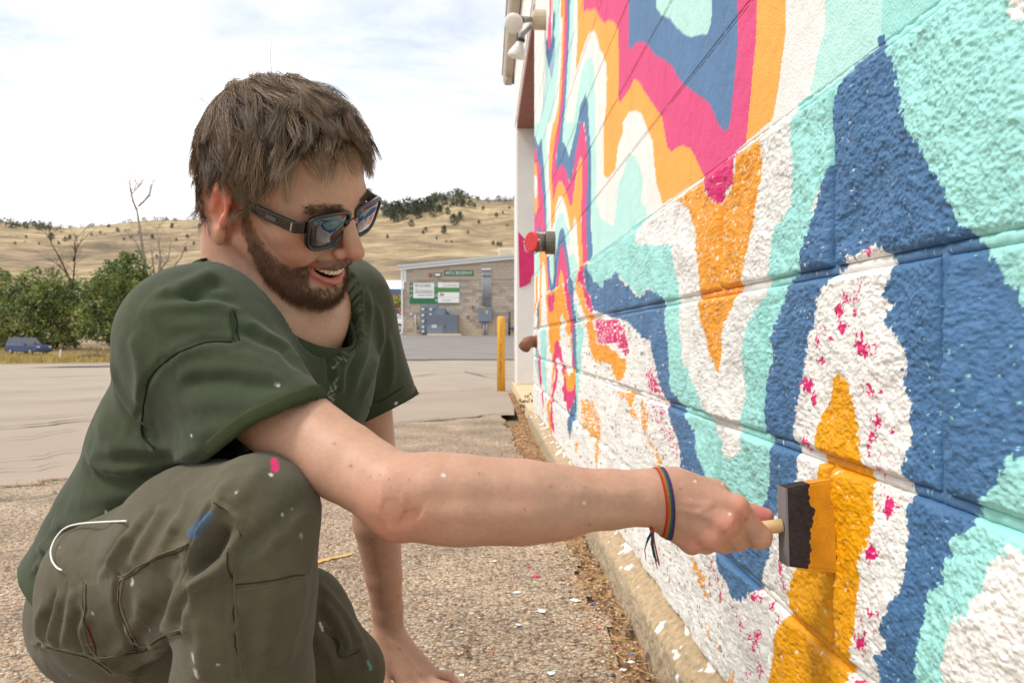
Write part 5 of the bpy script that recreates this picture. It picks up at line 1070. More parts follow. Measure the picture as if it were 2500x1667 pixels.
# white marker post, log on the verge
mp_ = gpos(137, 70); m = MB(); m.box((-.08, -.04, -.2), (.08, .04, .75)); o = m.build('marker_post', mat('marker_white', (.66, .66, .64), .7), None, False, .02); o.location = mp_; o.rotation_euler = (0, .12, 0); tag(o, 'small white marker post beside the tree trunks', 'post')
lg = gpos(200, 66); m = MB(); m.tube([(-1.6, 0, .1), (-.4, .1, .22), (.8, 0, .28), (1.9, .1, .24)], [.10, .18, .15, .06], 8); m.tube([(.2, 0, .25), (.8, -.3, .40)], [.07, .03], 6); o = m.build('fallen_log', barkm, None, True); o.location = lg; tag(o, 'fallen log lying on the dry grass verge', 'log')
# verge grass
V_ = []; r = np.random.default_rng(9)
n_ = 5200; Zg = r.uniform(42, 96, n_); xg = (r.uniform(-120, 420, n_) - CXD) / FD * Zg; ok = Zg > 23.5 + .12 * xg + 1.1 * np.clip(-xg - 4, 0, 12) + .5; Zg, xg = Zg[ok], xg[ok]; pg_ = np.stack([xg, Zg, H(xg, Zg) - .02], -1); n_ = len(pg_)
dg_ = np.stack([r.normal(size=n_) * .4, r.normal(size=n_) * .3, np.ones(n_)], -1) * r.uniform(.10, .38, n_)[:, None]; s_ = np.array([.03, .01, 0])
V_ = np.stack([pg_ - s_, pg_ + s_, pg_ + dg_ + s_ * .3, pg_ + dg_ - s_ * .3], 1).reshape(-1, 3)
V_ = np.array(V_); tag(mk('verge_grass', V_, quads(V_), mat('dry_grass', srgb(190, 158, 92), .9, var=.3, vscale=.5, color2=srgb(150, 140, 76))), 'dry yellow grass on the verge past the lot', 'grass', kind='stuff')
# pines and shrubs dotted on the hills
def small_tree(seed, tall):
    r = np.random.default_rng(seed); root = empty('hill_tree', (0, 0, -50)); V_ = []
    for k in range(16):
        z = .15 + .8 * k / 16; rr = (.38 * (1 - z) ** .7 if tall else .45 * math.sin(math.pi * min(z + .1, 1))) + .04
        V_.append(leafy(26, (r.normal() * .05, r.normal() * .05, z), (rr, rr, .07), .035, .12, int(r.integers(1e9))))
    V_ = np.concatenate(V_); mk('crown', V_, quads(V_), pine, root); m = MB(); m.tube([(0, 0, -.08), (0, 0, .5)], [.035, .015], 5); m.build('trunk', barkm, root); return root
pine = mat('pine_needles', srgb(72, 82, 62), .85, var=.2, vscale=.3)
protos = [small_tree(1, True), small_tree(2, False), small_tree(3, True), small_tree(4, False)]
spots_h = [(1020, 530, 16), (1042, 508, 22), (1056, 500, 18), (1075, 535, 7), (1100, 512, 8), (1140, 495, 9), (1155, 490, 6), (1133, 560, 9), (1143, 562, 8), (1150, 563, 9), (905, 500, 26), (925, 495, 24), (958, 492, 26), (945, 515, 14), (972, 535, 8), (978, 528, 9), (1003, 548, 6), (1025, 556, 5), (1037, 556, 5), (995, 492, 18), (1010, 484, 18), (1028, 488, 14), (890, 545, 8), (900, 485, 22), (915, 480, 24), (935, 482, 22), (955, 476, 24), (970, 480, 22), (985, 474, 24), (1000, 470, 20), (1062, 470, 16), (1080, 470, 14), (1090, 475, 10), (1110, 480, 8), (1170, 478, 6), (1165, 520, 5),
           (160, 548, 11), (118, 545, 14), (15, 632, 11), (150, 552, 10), (135, 560, 7), (60, 545, 6), (250, 520, 8), (210, 540, 6), (230, 535, 6), (270, 530, 9), (350, 545, 9), (360, 590, 8), (395, 520, 10), (430, 545, 8), (445, 560, 7), (460, 520, 9), (425, 575, 10), (405, 552, 6), (470, 575, 9), (300, 545, 7), (320, 535, 8), (285, 550, 6), (90, 560, 5), (35, 560, 6)]
def hill_pt(x, y):                                                      # where a sight line meets the hillside
    Zs = np.linspace(105, 519, 200); z = CAMZ + (CYD - y) / FD * Zs; X = (x - CXD) / FD * Zs; hh = H(X, Zs); k = np.nonzero(hh > z)[0]
    i = k[0] if len(k) else 199; return np.array([X[i], Zs[i], hh[i]])
for i, (x, y, s) in enumerate(spots_h):
    p = hill_pt(x, y + s * .45); pr = protos[i % 4]; hgt = s * 1.25 * p[1] / FD
    c = children_copy(pr, p - [0, 0, .02 * hgt], rng.random() * 6.28, hgt); lab = ('dark pine growing near the ridge woods above the block building', 'pines near the ridge woods') if (x > 880 and y < 502) else (('small dark shrub on the golden slope behind the block building', 'shrubs on the slope behind the building') if x > 880 else ('small dark pine or shrub on the hillside behind the leafy trees', 'pines on the hill behind the trees')); tag(c, lab[0], 'tree', lab[1])
for pr in protos:
    for ch in list(pr.children): bpy.data.objects.remove(ch)
    bpy.data.objects.remove(pr)
# woods along the ridge and low scrub: read as one mass
V_ = []; r = np.random.default_rng(21)
def add_mass(xs, ys, n, smin_, smax_, spread):
    for i in range(n):
        x = r.uniform(*xs); yb = np.interp(x, ridge_x, ridge_y) + r.uniform(*ys); p = hill_pt(x, yb); s = r.uniform(smin_, smax_) * p[1] / FD
        V_.append(leafy(26, p + [0, 0, s * .4], (s * spread, s * spread, s * .55), s * .12, s * .4, int(r.integers(1e9))))
add_mass((880, 1070), (-2, 26), 170, 8, 17, .42); add_mass((1040, 1190), (-1, 8), 45, 5, 9, .5); add_mass((-150, 150), (-2, 14), 120, 7, 12, .6); add_mass((150, 490), (-2, 4), 80, 4, 8, .7); add_mass((280, 490), (4, 60), 90, 2, 4, 1.3); add_mass((0, 300), (20, 60), 30, 2, 4, 1.3); add_mass((900, 1190), (30, 120), 40, 1.5, 3, 1.6)
V_ = np.concatenate(V_); tag(mk('ridge_woods', V_, quads(V_), mat('ridge_green', srgb(84, 88, 72), .9, var=.25, vscale=.05)), 'dark woods and scrub along the hill ridge', 'woods', kind='stuff')
# ================================================================== the man
# ---- head frame: local axes forward, left, up, origin between the ear canals
def rot3(yaw, pitch, roll):
    c, s = math.cos(yaw), math.sin(yaw); Rz = np.array([[c, -s, 0], [s, c, 0], [0, 0, 1]])
    c, s = math.cos(pitch), math.sin(pitch); Ry = np.array([[c, 0, s], [0, 1, 0], [-s, 0, c]])
    c, s = math.cos(roll), math.sin(roll); Rx = np.array([[1, 0, 0], [0, c, -s], [0, s, c]])
    return Rz @ Ry @ Rx
HM = rot3(R(-19), R(27), R(21.5)); HS = 1.03
HO = np.array([-.281, .990, CAMZ + .169])
def h2w(p): return (np.asarray(p, float) * HS) @ HM.T + HO
def w2h(p): return ((np.asarray(p, float) - HO) @ HM) / HS
def mir(f, p):                                              # left-right symmetric pieces
    q = p.copy(); q[:, 1] = np.abs(q[:, 1]); return f(q)
def wz(q):                                                  # the lower face is drawn 1.17 times taller than it is built
    q = np.array(q, float); q[:, 2] = np.where(q[:, 2] < .005, .005 + (q[:, 2] - .005) * 1.17, q[:, 2]); return q
def wzi(q):
    q = np.array(q, float); q[..., 2] = np.where(q[..., 2] < .005, .005 + (q[..., 2] - .005) / 1.17, q[..., 2]); return q
def beard_mask(q):
    """1 where the beard grows (head coordinates)"""
    q = wz(q); a, b, c = q[:, 0], np.abs(q[:, 1]), q[:, 2]
    up = np.interp(a, [-.004, .006, .014, .018, .024, .034, .050, .062, .072, .082, .1], [-.02, .012, .008, -.004, -.016, -.028, -.040, -.046, -.046, -.041, -.038])
    lowl = np.interp(a, [-.01, .010, .024, .037, .062, .083, .093], [-.026, -.036, -.060, -.090, -.107, -.119, -.130])
    m = np.clip((up + .003 - c) / .014, 0, 1) * np.clip((c - lowl) / .016, 0, 1) * np.clip((a + .004) / .008, 0, 1)
    must = np.clip((.0335 - b) / .006, 0, 1) * np.clip((c + .0505) / .003, 0, 1) * np.clip((-.034 - c) / .004, 0, 1) * (a > .07)
    m = np.maximum(m, must * .9)
    lip = np.clip((.036 - b) / .005, 0, 1) * np.clip((c + .081) / .004, 0, 1) * np.clip((-.0475 - c) / .003, 0, 1) * (a > .06)
    soul = np.clip((.026 - b) / .008, 0, 1) * np.clip((c + .097) / .004, 0, 1) * np.clip((-.076 - c) / .004, 0, 1) * (a > .06)
    return m * (1 - lip) * (1 - .62 * soul)
def hair_mask(q):
    a, b, c = q[:, 0], np.abs(q[:, 1]), q[:, 2]
    hl = np.interp(a, [-.13, -.045, -.030, -.022, .0, .006, .017, .024, .040, .056, .068, .078, .12], [-.040, -.030, -.005, .026, .030, .004, .004, .048, .066, .080, .089, .096, .10])
    ear = np.clip((b - .0715) / .003, 0, 1) * np.clip((.046 - c) / .006, 0, 1) * np.clip((a + .056) / .006, 0, 1) * (a < .012)
    return np.clip((c - hl) / .006, 0, 1) * (1 - ear)
def f_head(p):
    """p in head coordinates (metres at scale 1)"""
    p_in = p; p = wz(p)
    d = ell(p, (-.010, 0, .045), (.092, .075, .085))
    d = smin(d, ell(p, (.030, 0, .020), (.062, .063, .085)), .03)
    d = smin(d, ell(p, (.036, 0, -.048), (.054, .052, .052)), .03)
    q = p.copy(); q[:, 1] = np.abs(q[:, 1])
    d = smin(d, rcone(q, (.0, .053, -.045), (.062, .026, -.088), .017, .020), .022)
    d = smin(d, ell(p, (.074, 0, -.094), (.023, .026, .019)), .018)
    d = smin(d, sph(q, (.056, .046, -.004), .021), .025)
    d = smin(d, sph(q, (.066, .038, -.030), .0185), .016)                          # cheek pushed up by the smile
    d = smin(d, rcone(q, (.080, .0, .032), (.070, .044, .031), .0125, .0110), .014)  # brow
    d = smax(d, -sph(q, (.103, .033, .012), .0195), .012)                          # eye sockets
    d = smin(d, sph(q, (.074, .032, .011), .0125), .004)
    d = smin(d, rcone(p, (.086, 0, .030), (.1115, 0, -.0165), .0080, .0112), .010)    # nose
    d = smin(d, sph(p, (.1145, 0, -.0195), .0092), .006)
    d = smin(d, sph(q, (.1005, .0125, -.0245), .0078), .006)
    d = smax(d, -sph(q, (.1040, .0072, -.0335), .0042), .003)
    d = smin(d, ell(p, (.086, 0, -.045), (.014, .026, .012)), .010)                  # upper lip mound
    # beard stands a few millimetres proud
    d = d - .0030 * beard_mask(p_in)
    # the open smile
    cv = p.copy(); cv[:, 2] = p[:, 2] - (13.0 * p[:, 1] ** 2)
    d = smax(d, -ell(cv, (.102, 0, -.0630), (.034, .0335, .0092)), .002)
    for s0 in range(4):
        y0 = .0335 - .0092 * s0; y1 = y0 - .0092
        za = lambda y: -.0520 + 13.0 * y * y; xa = lambda y: .0960 - 20 * y * y
        d = smin(d, rcone(q, (xa(y0), y0, za(y0)), (xa(y1), max(y1, 0), za(y1)), .0017 + .0003 * s0, .0020 + .0003 * s0), .003)
        zb = lambda y: -.0735 + 18.0 * y * y; xb = lambda y: .0945 - 19 * y * y
        d = smin(d, rcone(q, (xb(y0), y0, zb(y0)), (xb(y1), max(y1, 0), zb(y1)), .0022 + .0007 * s0, .0029 + .0007 * s0), .003)
    # crease from nose wing round the mouth corner
    d = smax(d, -rcone(q, (.098, .022, -.028), (.076, .042, -.052), .0022, .0030), .008)
    # ears
    p = p_in; q = p.copy(); q[:, 1] = np.abs(q[:, 1])
    ca, sa = math.cos(.42), math.sin(.42)
    e = (q - np.array([-.012, .0730, -.004])) / 1.28; ex = e[:, 0] * ca + e[:, 1] * sa; ey = -e[:, 0] * sa + e[:, 1] * ca
    tl = .22; ez = e[:, 2] * math.cos(tl) + ex * math.sin(tl); ex2 = ex * math.cos(tl) - e[:, 2] * math.sin(tl)
    E = np.stack([ex2, ey, ez], -1)
    de = ell(E, (-.012, .004, .003), (.0185, .0048, .0325))
    de = smin(de, ell(E, (-.001, .003, -.026), (.009, .0052, .011)), .006)
    de = smax(de, -ell(E, (-.006, .010, -.002), (.0105, .0085, .0165)), .004)
    rim = [(.004, .004, .015), (.0, .0065, .029), (-.012, .0085, .0355), (-.024, .0085, .028), (-.0295, .008, .012), (-.027, .007, -.006), (-.019, .006, -.020)]
    de = smin(de, chain(E, rim, [.0030, .0034, .0036, .0036, .0034, .0031, .0028], .002), .003)
    de = smin(de, chain(E, [(-.010, .0065, .022), (-.017, .0065, .010), (-.015, .006, -.008)], [.0024, .0028, .0024], .002), .004)
    de = smin(de, ell(E, (.004, .004, -.006), (.004, .004, .007)), .004)
    d = smin(d, de * 1.28, .005)
    return d - .0065 * np.clip(hair_mask(p), 0, 1) * np.clip((p[:, 2] + .05) / .03, 0, 1)
# ---- joints
RA = [P(430, 800, .905), P(560, 890, .885), P(668, 976, .860), P(790, 1060, .820), P(912, 1133, .785), P(1060, 1149, .790), P(1200, 1152, .803), P(1300, 1150, .814), P(1400, 1146, .824), P(1500, 1142, .832)]
RR = [.050, .048, .0440, .0395, .0368, .0388, .0385, .0345, .0296, .0282]
LA = [P(805, 700, 1.23), P(835, 900, 1.30), P(858, 1090, 1.365), P(866, 1200, 1.385), P(881, 1320, 1.405), P(890, 1400, 1.420), P(893, 1452, 1.428)]
LR = [.050, .043, .0405, .0405, .0315, .0268, .0270]
NB = P(630, 740, 1.065)
def f_neck(p):
    d = rcone(p, h2w((-.034, 0, -.035)), NB, .060, .066); d = smin(d, rcone(p, h2w((-.055, 0, -.02)), P(560, 700, 1.06), .045, .055), .03)
    d = smin(d, rcone(p, NB, P(560, 830, 1.06), .075, .10), .05)
    d = smin(d, rcone(p, h2w((-.02, -.045, -.03)), P(700, 790, 1.03), .012, .012), .03)    # neck muscle
    d = smin(d, rcone(p, NB, RA[0], .06, .045), .05); d = smin(d, rcone(p, NB, LA[0], .06, .045), .05)
    return d
HW = dict(mi=P(1690, 1164, .834), mm=P(1662, 1203, .824), mr=P(1630, 1234, .827), mp=P(1588, 1246, .837))
def f_armR(p):
    d = chain(p, RA, RR, .006)
    d = smin(d, rcone(p, P(870, 1172, .786), P(914, 1205, .778), .015, .0165), .012)         # point of the elbow
    d = smin(d, rcone(p, P(1000, 1110, .785), P(1240, 1125, .800), .022, .014), .03)
    d = smin(d, rcone(p, P(1000, 1185, .792), P(1260, 1190, .808), .020, .012), .03)
    return d
def f_handR(p):
    d = rcone(p, P(1490, 1142, .833), P(1545, 1150, .836), .0272, .0255)
    for a, ra, b, rb in ((P(1545, 1118, .838), .0175, HW['mi'], .0118), (P(1540, 1142, .834), .0175, HW['mm'], .0122), (P(1536, 1172, .836), .0180, HW['mr'], .0115), (P(1535, 1196, .842), .0170, HW['mp'], .0108)):
        d = smin(d, rcone(p, a, b, ra, rb), .012)
    d = smin(d, rcone(p, P(1555, 1170, .856), P(1640, 1205, .860), .017, .016), .016)        # palm
    d = smin(d, rcone(p, P(1550, 1115, .846), P(1640, 1132, .858), .017, .0145), .014)       # thumb root
    th = chain(p, [P(1635, 1134, .858), P(1692, 1166, .868), P(1735, 1183, .870), P(1760, 1184, .868)], [.0135, .0108, .0100, .0080], .006)
    d = smin(d, th, .008)
    for m_, r0, pip, r1, dip, r2, tip, r3 in (
        (HW['mi'], .0116, P(1747, 1233, .840), .0113, P(1742, 1240, .866), .0095, P(1722, 1216, .880), .0082),
        (HW['mm'], .0120, P(1695, 1240, .852), .0112, P(1705, 1238, .876), .0096, P(1690, 1210, .884), .0084),
        (HW['mr'], .0114, P(1662, 1247, .860), .0106, P(1676, 1240, .884), .0092, P(1664, 1212, .886), .0080),
        (HW['mp'], .0106, P(1622, 1250, .864), .0096, P(1640, 1240, .884), .0082, P(1632, 1216, .882), .0072)):
        g = chain(p, [m_, pip, dip, tip], [r0, r1, r2, r3], .004)
        g = smin(g, sph(p, m_ + np.array([0, -.003, .001]), r0 * .86), .008)
        d = smin(d, g, .0045)
    # tendons and web
    for k, a in (('mi', P(1540, 1125, .826)), ('mm', P(1540, 1145, .822)), ('mr', P(1538, 1168, .823))):
        d = smin(d, rcone(p, a, HW[k] + np.array([0, -.008, 0.002]), .004, .0042), .012)
    return d
LK = [P(935, 1585, 1.385), P(962, 1580, 1.398), P(982, 1566, 1.415), P(992, 1548, 1.435)]
def f_armL(p):
    d = chain(p, LA, LR, .006)
    W_ = LA[-1]
    for k, a in zip(LK, (P(884, 1462, 1.420), P(892, 1462, 1.428), P(900, 1462, 1.436), P(906, 1462, 1.444))):
        d = smin(d, rcone(p, a, k, .0185, .0125), .016)
    for k, dr, ln, r in zip(LK, ((.055, -.10, -.010), (.08, -.085, -.012), (.095, -.06, -.014), (.10, -.035, -.012)), (.085, .095, .088, .07), (.0105, .0108, .0100, .0090)):
        dr = np.array(dr) / np.linalg.norm(dr); m1 = k + dr * ln * .45 + np.array([0, 0, .004]); t = k + dr * ln; t[2] = .0095; m1[2] = max(m1[2], .014)
        d = smin(d, chain(p, [k, m1, t], [r * 1.1, r, r * .78], .005), .006)
    t0 = P(876, 1475, 1.42); t1 = P(872, 1550, 1.385); t2 = P(905, 1640, 1.33); t2[2] = max(t2[2], .012)
    d = smin(d, chain(p, [t0, t1, t2], [.019, .0150, .0095], .008), .012)
    return d
def part_eval(p, parts, k):
    d = np.full(len(p), 9.)
    for f, lo, hi in parts:
        lo = np.asarray(lo); hi = np.asarray(hi); bd = np.linalg.norm(np.maximum(np.maximum(lo - p, p - hi), 0), axis=1); m = bd < .018
        d2 = bd + .012
        if m.any(): d2[m] = f(p[m])
        d = smin(d, d2, k)
    return d
def bb(pts, r): pts = np.array(pts); return pts.min(0) - r, pts.max(0) + r
hc = h2w([(x, y, z) for x in (-.13, .135) for y in (-.10, .10) for z in (-.13, .145)])
parts = [(lambda p: f_head(w2h(p)) * HS, *bb(hc, 0)), (f_neck, *bb([h2w((-.03, 0, -.035)), NB, P(560, 830, 1.06), RA[0], LA[0]], .11)),
         (f_armR, *bb(RA, .055)), (f_handR, *bb([P(1490, 1142, .833), P(1770, 1184, .85), P(1600, 1260, .84), P(1690, 1240, .895), P(1560, 1100, .80)], .022)), (f_armL, *bb(LA + LK + [P(905, 1600, 1.375), P(1100, 1600, 1.38)], .055))]
f_body = lambda p: part_eval(p, parts, .008)
def f_all(p):
    return f_body(p)
BV, BF = mesh_sdf(f_body, np.array([p[1] for p in parts]).min(0), np.array([p[2] for p in parts]).max(0), HBODY)
BV = relax(BV, BF, 1, .35)
sb = Sculpt(BV, BF)
for pts, wd, am in [([(930, 1110), (1000, 1105), (1100, 1100), (1220, 1108)], .012, .0014), ([(950, 1150), (1050, 1148), (1180, 1150), (1300, 1148)], .010, -.0016), ([(960, 1180), (1080, 1185), (1220, 1180), (1360, 1165)], .011, .0014), ([(1280, 1120), (1380, 1125), (1480, 1128)], .006, .0012), ([(1300, 1170), (1400, 1172), (1490, 1170)], .007, -.0012),
                    ([(930, 1175), (945, 1190), (960, 1196)], .010, -.0030), ([(870, 1150), (900, 1160), (930, 1150)], .012, -.0014), ([(880, 1215), (915, 1222), (950, 1218)], .009, .0022), ([(1545, 1172), (1590, 1180), (1630, 1188)], .0032, .0012), ([(1560, 1150), (1610, 1152), (1650, 1150)], .0030, .0010), ([(1600, 1180), (1620, 1165), (1640, 1158)], .0028, .0010),
                    ([(1690, 1195), (1697, 1205), (1700, 1215)], .003, -.0016), ([(1655, 1225), (1664, 1236), (1672, 1240)], .003, -.0014), ([(895, 1460), (925, 1510), (950, 1555)], .004, .0016), ([(905, 1465), (945, 1510), (975, 1550)], .004, .0016), ([(860, 1200), (870, 1300), (885, 1400)], .010, .0012)]:
    sb.stroke(pts, wd, am)
BV = sb.done()
# ---- skin colour
hq = w2h(BV); bp_ = projD(BV)
inh = (np.abs(hq[:, 0]) < .14) & (np.abs(hq[:, 1]) < .10) & (hq[:, 2] > -.135) & (hq[:, 2] < .16)
skin = srgb(190, 148, 124); pink = srgb(196, 122, 106)
col = np.tile(skin, (len(BV), 1)) * (1 + .05 * fbm(BV * 60, 3, 81))[:, None] * (1 + .04 * fbm(BV * 14, 2, 82))[:, None]
def tint(mask, c, a): 
    global col
    k = (np.clip(mask, 0, 1) * a)[:, None]; col = col * (1 - k) + np.asarray(c) * k
g3 = lambda q, c, r: np.exp(-(np.linalg.norm(q - np.array(c), axis=1) / r) ** 2)
aq = hq.copy(); aq[:, 1] = np.abs(aq[:, 1])
tint(g3(aq, (.116, .004, -.02), .017) * inh, pink * .94, .75); tint(g3(aq, (.066, .045, -.022), .026) * inh, pink, .55)
tint(g3(aq, (-.018, .085, .008), .034) * inh, srgb(226, 124, 104), .75); tint(g3(aq, (.085, 0, .07), .04) * inh, srgb(228, 168, 136), .3)
tint(fbm(BV * 22, 2, 90) * .5 + .2, pink, .25)
lipz = inh & (hq[:, 0] > .068) & (np.abs(hq[:, 1]) < .0345)
hqw = wz(hq); lz = hqw[:, 2] - 16 * hq[:, 1] ** 2
tint((lipz & (lz > -.0830) & (lz < -.0500)).astype(float), srgb(196, 104, 98), .75)
tint((lipz & (hq[:, 0] < .0905 - 16 * hq[:, 1] ** 2) & (lz > -.0745) & (lz < -.0535)).astype(float), srgb(70, 24, 24), .95)
bm_ = beard_mask(hq) * inh; hm_ = hair_mask(hq) * inh * (hq[:, 2] > -.045)
BROWN = srgb(74, 52, 38)
tint(bm_, BROWN, .62); tint(hm_, srgb(62, 48, 38), 1.0)
# elbow, knuckles, freckles and small paint specks
tint(g3(BV, P(905, 1195, .765), .030), srgb(206, 124, 104), .5)
for k in ('mi', 'mm', 'mr', 'mp'): tint(g3(BV, HW[k] + np.array([0, -.012, 0]), .012), srgb(220, 130, 112), .45)
tint(g3(BV, P(1752, 1178, .86), .012), srgb(214, 110, 120), .7)
moles = [(768, 1019, 3), (754, 1016, 1.6), (806, 1070, 4.5), (834, 1080, 2), (872, 1090, 2.2), (889, 1074, 2), (893, 1100, 2), (851, 1095, 2.2), (940, 1101, 2), (960, 1136, 2), (1100, 1087, 3), (1110, 1088, 1.8), (1344, 1119, 3.4), (1302, 1117, 2.4), (1313, 1116, 2.4), (1264, 1118, 2.2), (1354, 1205, 3.6), (1390, 1128, 2), (1562, 1122, 3), (1713, 1193, 4.2), (852, 1238, 2), (915, 1370, 2.5), (918, 1489, 3), (898, 1521, 2.5), (1206, 1170, 2), (1180, 1105, 1.6)]
for x, y, r in moles:
    m_ = np.exp(-(((bp_ - (x, y)) ** 2).sum(1) / (r * .95) ** 2)) * (BV[:, 1] < 1.5); tint(m_, srgb(112, 66, 46), .62)
for x, y, r in ((1342, 1155, 3), (1018, 1091, 3.5), (1596, 1105, 2.5), (1676, 1180, 3.2), (1455, 1062, 2), (1660, 1110, 2.2), (1585, 1145, 1.4)):
    m_ = np.exp(-(((bp_ - (x, y)) ** 2).sum(1) / r ** 2)) * (BV[:, 1] < 1.2); tint(m_ * 1.3, (.8, .79, .75), .95)
skinm = mat('skin', rough=.50, attr='Col', sss=.16, sssr=(.010, .0045, .0025), spec=.36, bump=.35, bscale=420, bdist=.0010, bump2=(70, .22, .0022), var=.05, vscale=160)
me_body = mk('person', BV, BF, skinm, None, True, col)
person = tag(me_body, 'bearded man in green shirt and olive trousers kneeling to paint the wall', 'person')
def on(o): o.parent = person; return o
# ---- teeth
tm = mat('teeth', srgb(244, 228, 198), .5, spec=.25, sss=.2)
m = MB()
for i in range(-6, 7):
    y = i * .0054 * (1 - .02 * abs(i)); a = .0945 - 19 * y * y; zt = -.0530 + 13 * y * y; hh = .0100 - .0004 * abs(i); wd = .00282
    for (z0, z1, w0, w1, t0, t1) in ((zt, zt - hh * .5, wd * .9, wd, .0026, .003), (zt - hh * .5, zt - hh, wd, wd * .82, .003, .0018)):
        pass
    q = []
    for zz, ww, tt in ((zt + .002, wd * .8, .0024), (zt - hh * .35, wd, .0032), (zt - hh * .8, wd * .98, .0028), (zt - hh, wd * .8, .0016)):
        q += [(a - .003, y - ww, zz), (a - .003, y + ww, zz), (a + tt * .8, y + ww * .95, zz), (a + tt, y + ww * .4, zz), (a + tt, y - ww * .4, zz), (a + tt * .8, y - ww * .95, zz)]
    F_ = [tuple(range(5, -1, -1)), tuple(range(18, 24))]
    for r_ in range(3):
        for k in range(6): F_.append((r_ * 6 + k, r_ * 6 + (k + 1) % 6, r_ * 6 + 6 + (k + 1) % 6, r_ * 6 + 6 + k))
    m.add([tuple(v) for v in h2w(wzi(np.array(q)))], F_)
on(m.build('teeth', tm, None, True))
# ================================================================== clothing
TL = np.array([.27, .93, .20]); TL /= np.linalg.norm(TL)
def tw(c, w): c = np.asarray(c); return c - TL * w, c + TL * w
SN = [(P(622, 735, 1.065), .056, .092), (P(602, 830, 1.062), .096, .085), (P(508, 985, 1.072), .096, .078), (P(425, 1160, 1.088), .099, .068), (P(380, 1268, 1.098), .106, .066), (P(318, 1348, 1.10), .114, .066)]
def f_torso(p):
    d = None
    for i in range(len(SN) - 1):
        (a, ra, wa), (b, rb, wb) = SN[i], SN[i + 1]; a0, a1 = tw(a, wa); b0, b1 = tw(b, wb)
        for A_, B_ in ((a0, b0), (a1, b1), (a, b)):
            q = rcone(p, A_, B_, ra, rb); d = q if d is None else smin(d, q, .045)
    return d
RS0, RS1 = P(455, 785, .930), P(628, 985, .858)
LS0, LS1 = P(775, 712, 1.225), P(868, 945, 1.310)
def f_sleeveR(p):
    d = rcone(p, RS0, RS1 + (RS1 - RS0) * .18, .080, .0625); d = smin(d, rcone(p, P(560, 700, 1.03), RS0, .066, .074), .05)
    return smin(d, rcone(p, P(480, 900, .93), P(545, 1030, .885), .060, .050), .04)
def f_sleeveL(p):
    d = rcone(p, LS0, LS1 + (LS1 - LS0) * .2, .076, .070); return smin(d, rcone(p, P(650, 700, 1.08), LS0, .064, .070), .05)
def f_shirt(p):
    d = f_torso(p); d = smin(d, f_sleeveR(p), .035); d = smin(d, f_sleeveL(p), .04)
    d = smin(d, rcone(p, P(592, 680, 1.055), P(655, 760, 1.05), .067, .080), .03)
    # loose cloth hanging under the chest
    return smin(d, rcone(p, P(700, 900, 1.10), P(560, 1060, 1.08), .085, .10), .06)
lo, hi = bb([SN[0][0], SN[-1][0], RS0, RS1, LS0, LS1], .24)
SV, SF = mesh_sdf(f_shirt, lo, hi, HCLOTH); SV = relax(SV, SF, 2, .5)
hemR = np.array([.50, -.10, -.86]); 
hemL = np.array([.42, .05, -.90]); 
def cut_local(V, F, pt, n, keepfar, only=None):
    """cut only the piece near pt"""
    pt = np.asarray(pt); n = n / np.linalg.norm(n); d = (V - pt) @ n; near_ = np.linalg.norm(V - pt, axis=1) < keepfar
    kill = (d > 0) & near_
    if only is not None: kill &= only(V)
    keep = ~kill[F].all(1); F = F[keep]; rim = np.unique(F); V = V.copy(); m = np.zeros(len(V), bool); m[rim] = True
    b = m & kill; V[b] -= d[b][:, None] * n; ix = -np.ones(len(V), int); ix[rim] = np.arange(len(rim)); return V[rim], ix[F]
SV, SF = cut_local(SV, SF, P(617, 986, .86), hemR, .17, lambda V: (V[:, 1] < .99) & (f_torso(V) > -.02))
SV, SF = cut_local(SV, SF, P(880, 940, 1.31), hemL, .16)
SV, SF = cut_local(SV, SF, P(175, 1275, 1.08), np.array([-.52, .0, -.85]), .6)
# neck opening: plane tilted with the collar
nk = h2w((-.02, 0, -.09)); CN = np.array([.60, -.22, .76]); CN /= np.linalg.norm(CN); CPT = P(628, 694, 1.06); SV, SF = cut_local(SV, SF, CPT, CN, .125)
sc_ = Sculpt(SV, SF); st = sc_.stroke
